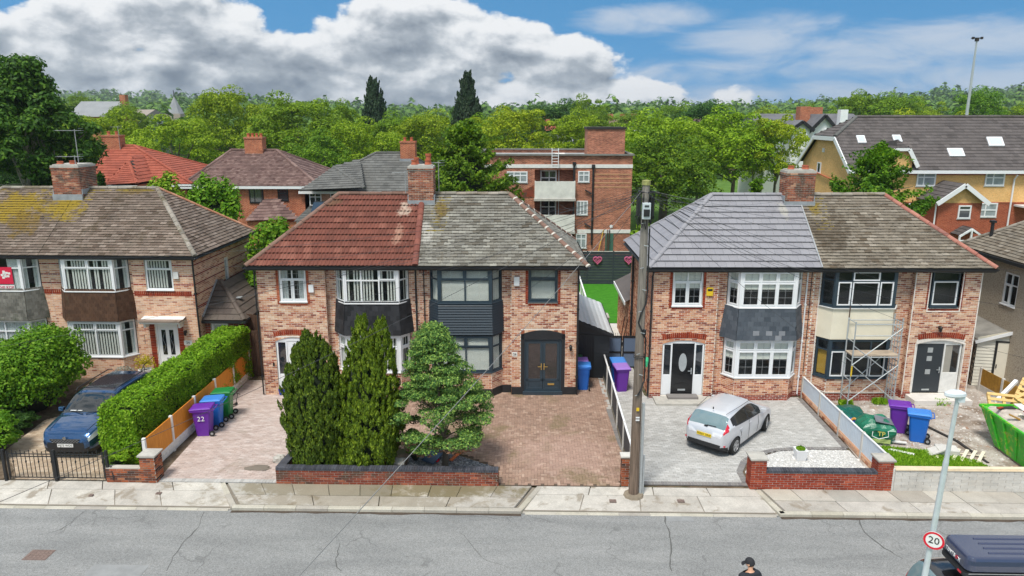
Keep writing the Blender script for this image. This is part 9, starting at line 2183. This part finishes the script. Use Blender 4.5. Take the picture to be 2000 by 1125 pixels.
bits_=random.Random(21)
for k in range(16):b=MB();x,y,z=bits_.uniform(-1.3,1.3),bits_.uniform(-.55,.55),Hs+bits_.uniform(.05,.18);a=bits_.uniform(0,3.1);l_=bits_.uniform(.2,.7);b.beam((x,y,z),(x+l_*math.cos(a),y+l_*math.sin(a),z+bits_.uniform(-.05,.15)),bits_.uniform(.06,.3),.03);b.build('waste_board',[M['render_cream'],M['brick_red'],M['white_rough'],M['woodpanel'],M['deck']][k % 5],t)
b=MB();b.beam((-1.5,-.7,Hs+.03),(1.0,-.85,Hs+.05),.2,.03);b.build('dark_board',M['wood'],t)
M['pallet']=plain('new_pallet_wood',(.62,.42,.16),.8,var=.2,scale=6)
def pallet(label,loc,rot):
 t=thing('pallet',label,'pallet',loc);t.rotation_euler=rot
 for k in range(6):b=MB();b.box(-.5,-.58+k*.21,.10,.5,-.58+k*.21+.11,.122);b.build('deck_board',M['pallet'],t)
 for x in (-.45,0,.45):b=MB();b.box(x-.045,-.58,.022,x+.045,.58,.10);b.build('bearer',M['pallet'],t)
 for x in (-.45,0,.45)[::2]:b=MB();b.box(x-.05,-.58,0,x+.05,.58,.022);b.build('base_board',M['pallet'],t)
pallet('yellow timber pallet leaning against the far side of the skip',(16.75,24.55,.95),(R(38),R(0),R(-18)));pallet('yellow pallet piled higher at the back of the skip',(17.75,24.7,1.35),(R(40),R(12),R(-40)));pallet('tilted pallet on top of the waste at the picture edge',(17.5,23.9,1.45),(R(18),R(-25),R(10)))
b=MB();b.beam((0,0,0),(.9,.5,.55),.12,.1);o=b.build('white_post',M['white']);o.location=(16.9,25.2,1.05);tag(o,'white plastic post sticking up among the pallets','post')
b=MB();b.beam((0,0,0),(-.1,1.6,.03),.09,.05);b.beam((-.1,1.6,.03),(-.6,3.2,.03),.09,.05);o=b.build('kerb_timber',M['deck']);o.location=gp(1930,905);tag(o,'dark timber length lying on the ground near the skip','timber')

# ------------------------------------------------------------------ small things
def potted(label,name,loc,r,h,mat,leafm,square=False,seed=1,lr=None,lh=.3):
 t=thing(name,label,'plant pot',loc);b=MB()
 if square:s=r;b.add([(-s*.72,-s*.72,0),(s*.72,-s*.72,0),(s*.72,s*.72,0),(-s*.72,s*.72,0),(-s,-s,h),(s,-s,h),(s,s,h),(-s,s,h),(-s*.85,-s*.85,h),(s*.85,-s*.85,h),(s*.85,s*.85,h),(-s*.85,s*.85,h),(0,0,h-.06)],[(0,1,5,4),(1,2,6,5),(2,3,7,6),(3,0,4,7),(4,5,9,8),(5,6,10,9),(6,7,11,10),(7,4,8,11),(8,9,12),(9,10,12),(10,11,12),(11,8,12)])
 else:b.lathe((0,0,0),[(r*.6,0),(r*.8,h*.1),(r,h*.8),(r*1.05,h),(r*.85,h),(r*.8,h*.85)],18)
 b.build('pot',mat,t);rg=np.random.default_rng(seed);lr=lr or r*.8;d=unit_dirs(rg,500,-.3);P=d*np.array([lr,lr,lh*.55])*rg.uniform(.3,1.1,(len(d),1))+np.array([0,0,h+lh*.3]);link('plant',leaf_mesh('plant',P,d,.05,leafm,rg,1.8),t)
p=gp(1562,897);potted('square white planter with green heather on the pebble bed','square_planter',(p.x,p.y,.01),.19,.36,M['white'],HB,True,1,.13,.08)
p=gp(551,771);potted('small glossy blue pot beside the white front door','blue_pot',(p.x,p.y,0),.13,.24,plain('blue_glaze',(.005,.04,.40),.12),M['soil'],False,2,.09,.05)
YL=leafmat('golden_leaf',[(0,(.35,.30,.01)),(1,(.60,.50,.03))]);p=gp(289,722,.1);potted('large white urn with a golden yellow shrub by the front step','white_urn',(-16.2,29.15,0),.27,.55,M['white'],YL,False,3,.40,.75)
p=gp(222,745);t=thing('trough_planter','low white trough under the bay beside the parked blue car','planter',(-17.7,29.2,0));b=MB();b.box(0,0,0,1.0,.3,.22);b.build('trough',M['white_rough'],t,bevel=.015);rg=np.random.default_rng(5);d=unit_dirs(rg,260,-.2);link('plant',leaf_mesh('plant',d*np.array([.45,.15,.3])+np.array([.5,.15,.3]),d,.05,leafmat('silver_leaf',[(0,(.28,.32,.26)),(1,(.45,.48,.42))]),rg,2),t)
p=gp(781,898);b=MB();b.box(-.24,-.2,0,.24,.2,.26);b.add([(-.28,-.24,.26),(.28,-.24,.26),(.28,.24,.26),(-.28,.24,.26),(-.2,.0,.38),(.2,.0,.38)],[(0,1,5,4),(2,3,4,5),(0,4,3),(1,2,5)]);o=b.build('stone_box',M['concrete']);o.location=(p.x,21.5,0);tag(o,'small grey stone box with a pitched top among the conifer trunks','stone box')
b=MB();b.beam((0,0,0),(.5,.75,.32),.5,.025);o=b.build('fallen_sign_board',plain('dark_blue_board',(.02,.07,.16),.4));o.location=(-3.25,21.9,.03);tag(o,'dark blue estate board lying tilted at the bare trunk, left one','sign board');b2=MB();b2.beam((.30,.0,.018),(.34,.12,.05),.1,.03);b2.build('red_stripe',M['lamp_red'],o)
b=MB();b.beam((0,0,0),(.45,.55,.22),.12,.025);o=b.build('orange_board',plain('orange_board',(.75,.17,.04),.5));o.location=(-2.5,22.0,.05);tag(o,'narrow orange board leaning right of the bare trunk','board')
p=gp(560,882);t,o=lumpy('broken_stone','broken pale stone lump at the left end of the planting bed','stone',(p.x,21.9,0),.18,.15,.22,M['concrete'],12,.4,.3,nz=4,na=9,amp=.2)
lumpy('sand_heap','low spill of dark sand on the pink driveway by the wall','sand',(gp(520,895).x,21.4,.0),.35,.18,.05,plain('damp_sand',(.18,.15,.12),1),13,.1,0,nz=3,na=14,amp=.25,top=.2)
p=gp(1118,772)
H=House.__new__(House)

# ------------------------------------------------------------------ the pedestrian
t=thing('person','person in black cap and black T-shirt walking on the road, seen from behind','person',(vp(1467,1100,14.15).x,14.15,-.1),R(22))
skin_m=plain('skin',(.62,.34,.22),.6);tee=plain('black_tshirt',(.018,.022,.03),.9,bmp=.2,scale=6);jean=plain('dark_trousers',(.03,.035,.05),.9);capm=plain('black_cap',(.016,.016,.02),.8)
def skinned(name,verts,edges,radii,mat,parent,sub=2,root=0):
 me=bpy.data.meshes.new(name);me.from_pydata(verts,edges,[]);o=bpy.data.objects.new(name,me);COL.objects.link(o);s=o.modifiers.new('skin','SKIN');s.use_smooth_shade=True;sv=me.skin_vertices[0].data
 for i,r in enumerate(radii):sv[i].radius=r if isinstance(r,tuple) else (r,r);sv[i].use_root=i==root
 ss=o.modifiers.new('sub','SUBSURF');ss.levels=sub;ss.render_levels=sub
 dg=bpy.context.evaluated_depsgraph_get();m2=bpy.data.meshes.new_from_object(o.evaluated_get(dg));bpy.data.objects.remove(o);m2.materials.clear();m2.materials.append(mat);return link(name,m2,parent)
# x right, y forward, z up
Vb=[(0,0,.98),(0,.0,1.12),(0,-.01,1.30),(0,-.01,1.46),(0,0,1.54),(0,.015,1.62),(0,.02,1.70),
  (-.10,0,.92),(-.11,.12,.50),(-.11,.02,.10),(-.11,.16,.04),(.10,0,.92),(.11,-.08,.50),(.11,-.30,.14),(.11,-.20,.04),
  (-.19,-.01,1.44),(-.27,-.06,1.17),(-.26,.10,.96),(-.25,.16,.90),(.19,-.01,1.44),(.27,.04,1.17),(.25,.22,1.02),(.24,.30,1.0)]
Eb=[(0,1),(1,2),(2,3),(3,4),(4,5),(5,6),(0,7),(7,8),(8,9),(9,10),(0,11),(11,12),(12,13),(13,14),(3,15),(15,16),(16,17),(17,18),(3,19),(19,20),(20,21),(21,22)]
Rb=[(.15,.11),(.135,.10),(.155,.11),(.14,.09),.055,.058,.05,.085,.06,.042,.035,.085,.06,.042,.035,.058,.042,.032,.03,.058,.042,.032,.03]
skinned('body',Vb,Eb,Rb,skin_m,t)
skinned('t_shirt',Vb[:4]+[(0,0,1.52),(-.20,-.01,1.45),(-.255,-.04,1.27),(.20,-.01,1.44),(.255,.02,1.27)],[(0,1),(1,2),(2,3),(3,4),(3,5),(5,6),(3,7),(7,8)],[(.18,.14),(.165,.13),(.20,.145),(.20,.135),(.10,.09),.105,.085,.105,.085],tee,t)
skinned('trousers',[Vb[0],Vb[7],Vb[8],Vb[9],Vb[11],Vb[12],Vb[13]],[(0,1),(1,2),(2,3),(0,4),(4,5),(5,6)],[(.16,.12),.10,.075,.06,.10,.075,.06],jean,t)
hd=bpy.data.objects.new('tmp',None)
b=MB();vs=[];nu,nv=20,14
for j in range(nv+1):
 ph=math.pi*j/nv;z=math.cos(ph)
 for i in range(nu):
  a=2*math.pi*i/nu;x,y=math.sin(ph)*math.cos(a),math.sin(ph)*math.sin(a);k=1-.16*max(0,-z)*(1 if y>0 else .6);ny=y*.098*k+(.012 if y>0 and -.35<z<.1 and abs(x)<.2 else 0);vs.append((x*.078*k,ny,z*.122))
b.add(vs,[(j*nu+i,j*nu+(i+1) % nu,(j+1)*nu+(i+1) % nu,(j+1)*nu+i) for j in range(nv) for i in range(nu)])
hm_=Matrix.Translation((0,.035,1.715)) @ Matrix.Rotation(R(28),4,'Z') @ Matrix.Rotation(R(-14),4,'X');h_=b.build('head',skin_m,t,smooth=True);h_.matrix_basis=hm_
for s in (-1,1):b=MB();b.lathe((s*.08,-.005,-.01),[(.005,-.01),(.026,-.006),(.024,.008),(.004,.01)],10,'x');b.build('ear',skin_m,h_)
for s in (-1,1):b=MB();b.lathe((s*.03,.088,.008),[(.003,-.006),(.012,0),(.003,.006)],8,'y');b.build('eye',M['white'],h_)
b=MB();b.add([(-.012,.09,-.035),(.012,.09,-.035),(0,.115,-.03),(0,.095,.01)],[(0,1,2),(0,2,3),(1,3,2)]);b.build('nose',skin_m,h_);b=MB();b.box(-.022,.086,-.066,.022,.094,-.060);b.build('mouth',plain('lips',(.4,.14,.1),.6),h_)
b=MB();vs=[]
for (z,r) in ((-.075,.70),(-.04,.97),(.0,1.02)):
 for i in range(11):a=math.pi+math.pi*i/10 ;vs.append((math.cos(a)*.079*r,math.sin(a)*.099*r,z))
b.add(vs,[(j*11+i,j*11+i+1,(j+1)*11+i+1,(j+1)*11+i) for j in range(2) for i in range(10)]);b.build('hair',plain('dark_brown_hair',(.03,.016,.01),.9),h_)
b=MB();vs=[];nu=20
for j in range(8):
 ph=math.pi*.5*j/7
 for i in range(nu):a=2*math.pi*i/nu;vs.append((math.cos(ph)*math.cos(a)*.090,math.cos(ph)*math.sin(a)*.110,.005+(.118*math.sin(ph))-(.03 if j==0 and math.sin(a)<0 else 0)))
b.add(vs,[(j*nu+i,j*nu+(i+1) % nu,(j+1)*nu+(i+1) % nu,(j+1)*nu+i) for j in range(7) for i in range(nu)]);cp=b.build('cap',capm,h_,smooth=True)
b=MB();vs=[]
for (r,z) in ((.10,.02),(.18,-.005)):
 for i in range(9):a=R(35)+R(110)*i/8;vs.append((math.cos(a)*r*.85,math.sin(a)*r+.01,z-.012*abs(i-4)/4))
b.add(vs+[(p[0],p[1],p[2]-.006) for p in vs],[(i,i+1,10+i,9+i) for i in range(8)]+[(18+i,27+i,28+i,19+i) for i in range(8)]+[(9+i,10+i,28+i,27+i) for i in range(8)]);b.build('cap_peak',capm,h_);b=MB();b.lathe((0,0,.122),[(.01,0),(.008,.008),(.001,.01)],8);b.build('cap_button',capm,h_)
for x in (-.11,.11):b=MB();y=.16 if x<0 else -.24;b.box(x-.045,y-.14,.0,x+.045,y+.12,.09);b.build('shoe',M['black'],t,bevel=.02)
for s,wr in ((-1,Vb[18]),(1,Vb[22])):      # hands with five curled fingers
 w_=Vector(wr);pv_=[w_,w_+Vector((0,.03,-.05))];ed=[(0,1)];rd=[.028,(.036,.018)]
 hand=skinned('hand',[tuple(w_-Vector((0,.02,-.02))),tuple(w_),tuple(w_+Vector((0,.035,-.06)))],[(0,1),(1,2)],[.028,.03,(.02,.038)],skin_m,t,1)
 for k in range(5):
  if k<4:o0=w_+Vector((.006*s,.010+k*.018,-.085+k*.006));L_=(.026,.030,.028,.022)[k];pts=[o0,o0+Vector((-.004*s,.006,-L_)),o0+Vector((-.018*s,.004,-L_*1.8)),o0+Vector((-.034*s,0,-L_*1.9))]
  else:o0=w_+Vector((-.01*s,.05,-.035));pts=[o0,o0+Vector((-.01*s,.025,-.02)),o0+Vector((-.02*s,.032,-.048))]
  b=MB();b.tube(pts,[.0095,.009,.0085,.007][:len(pts)],7);b.build('finger' if k<4 else 'thumb',skin_m,hand,smooth=True)
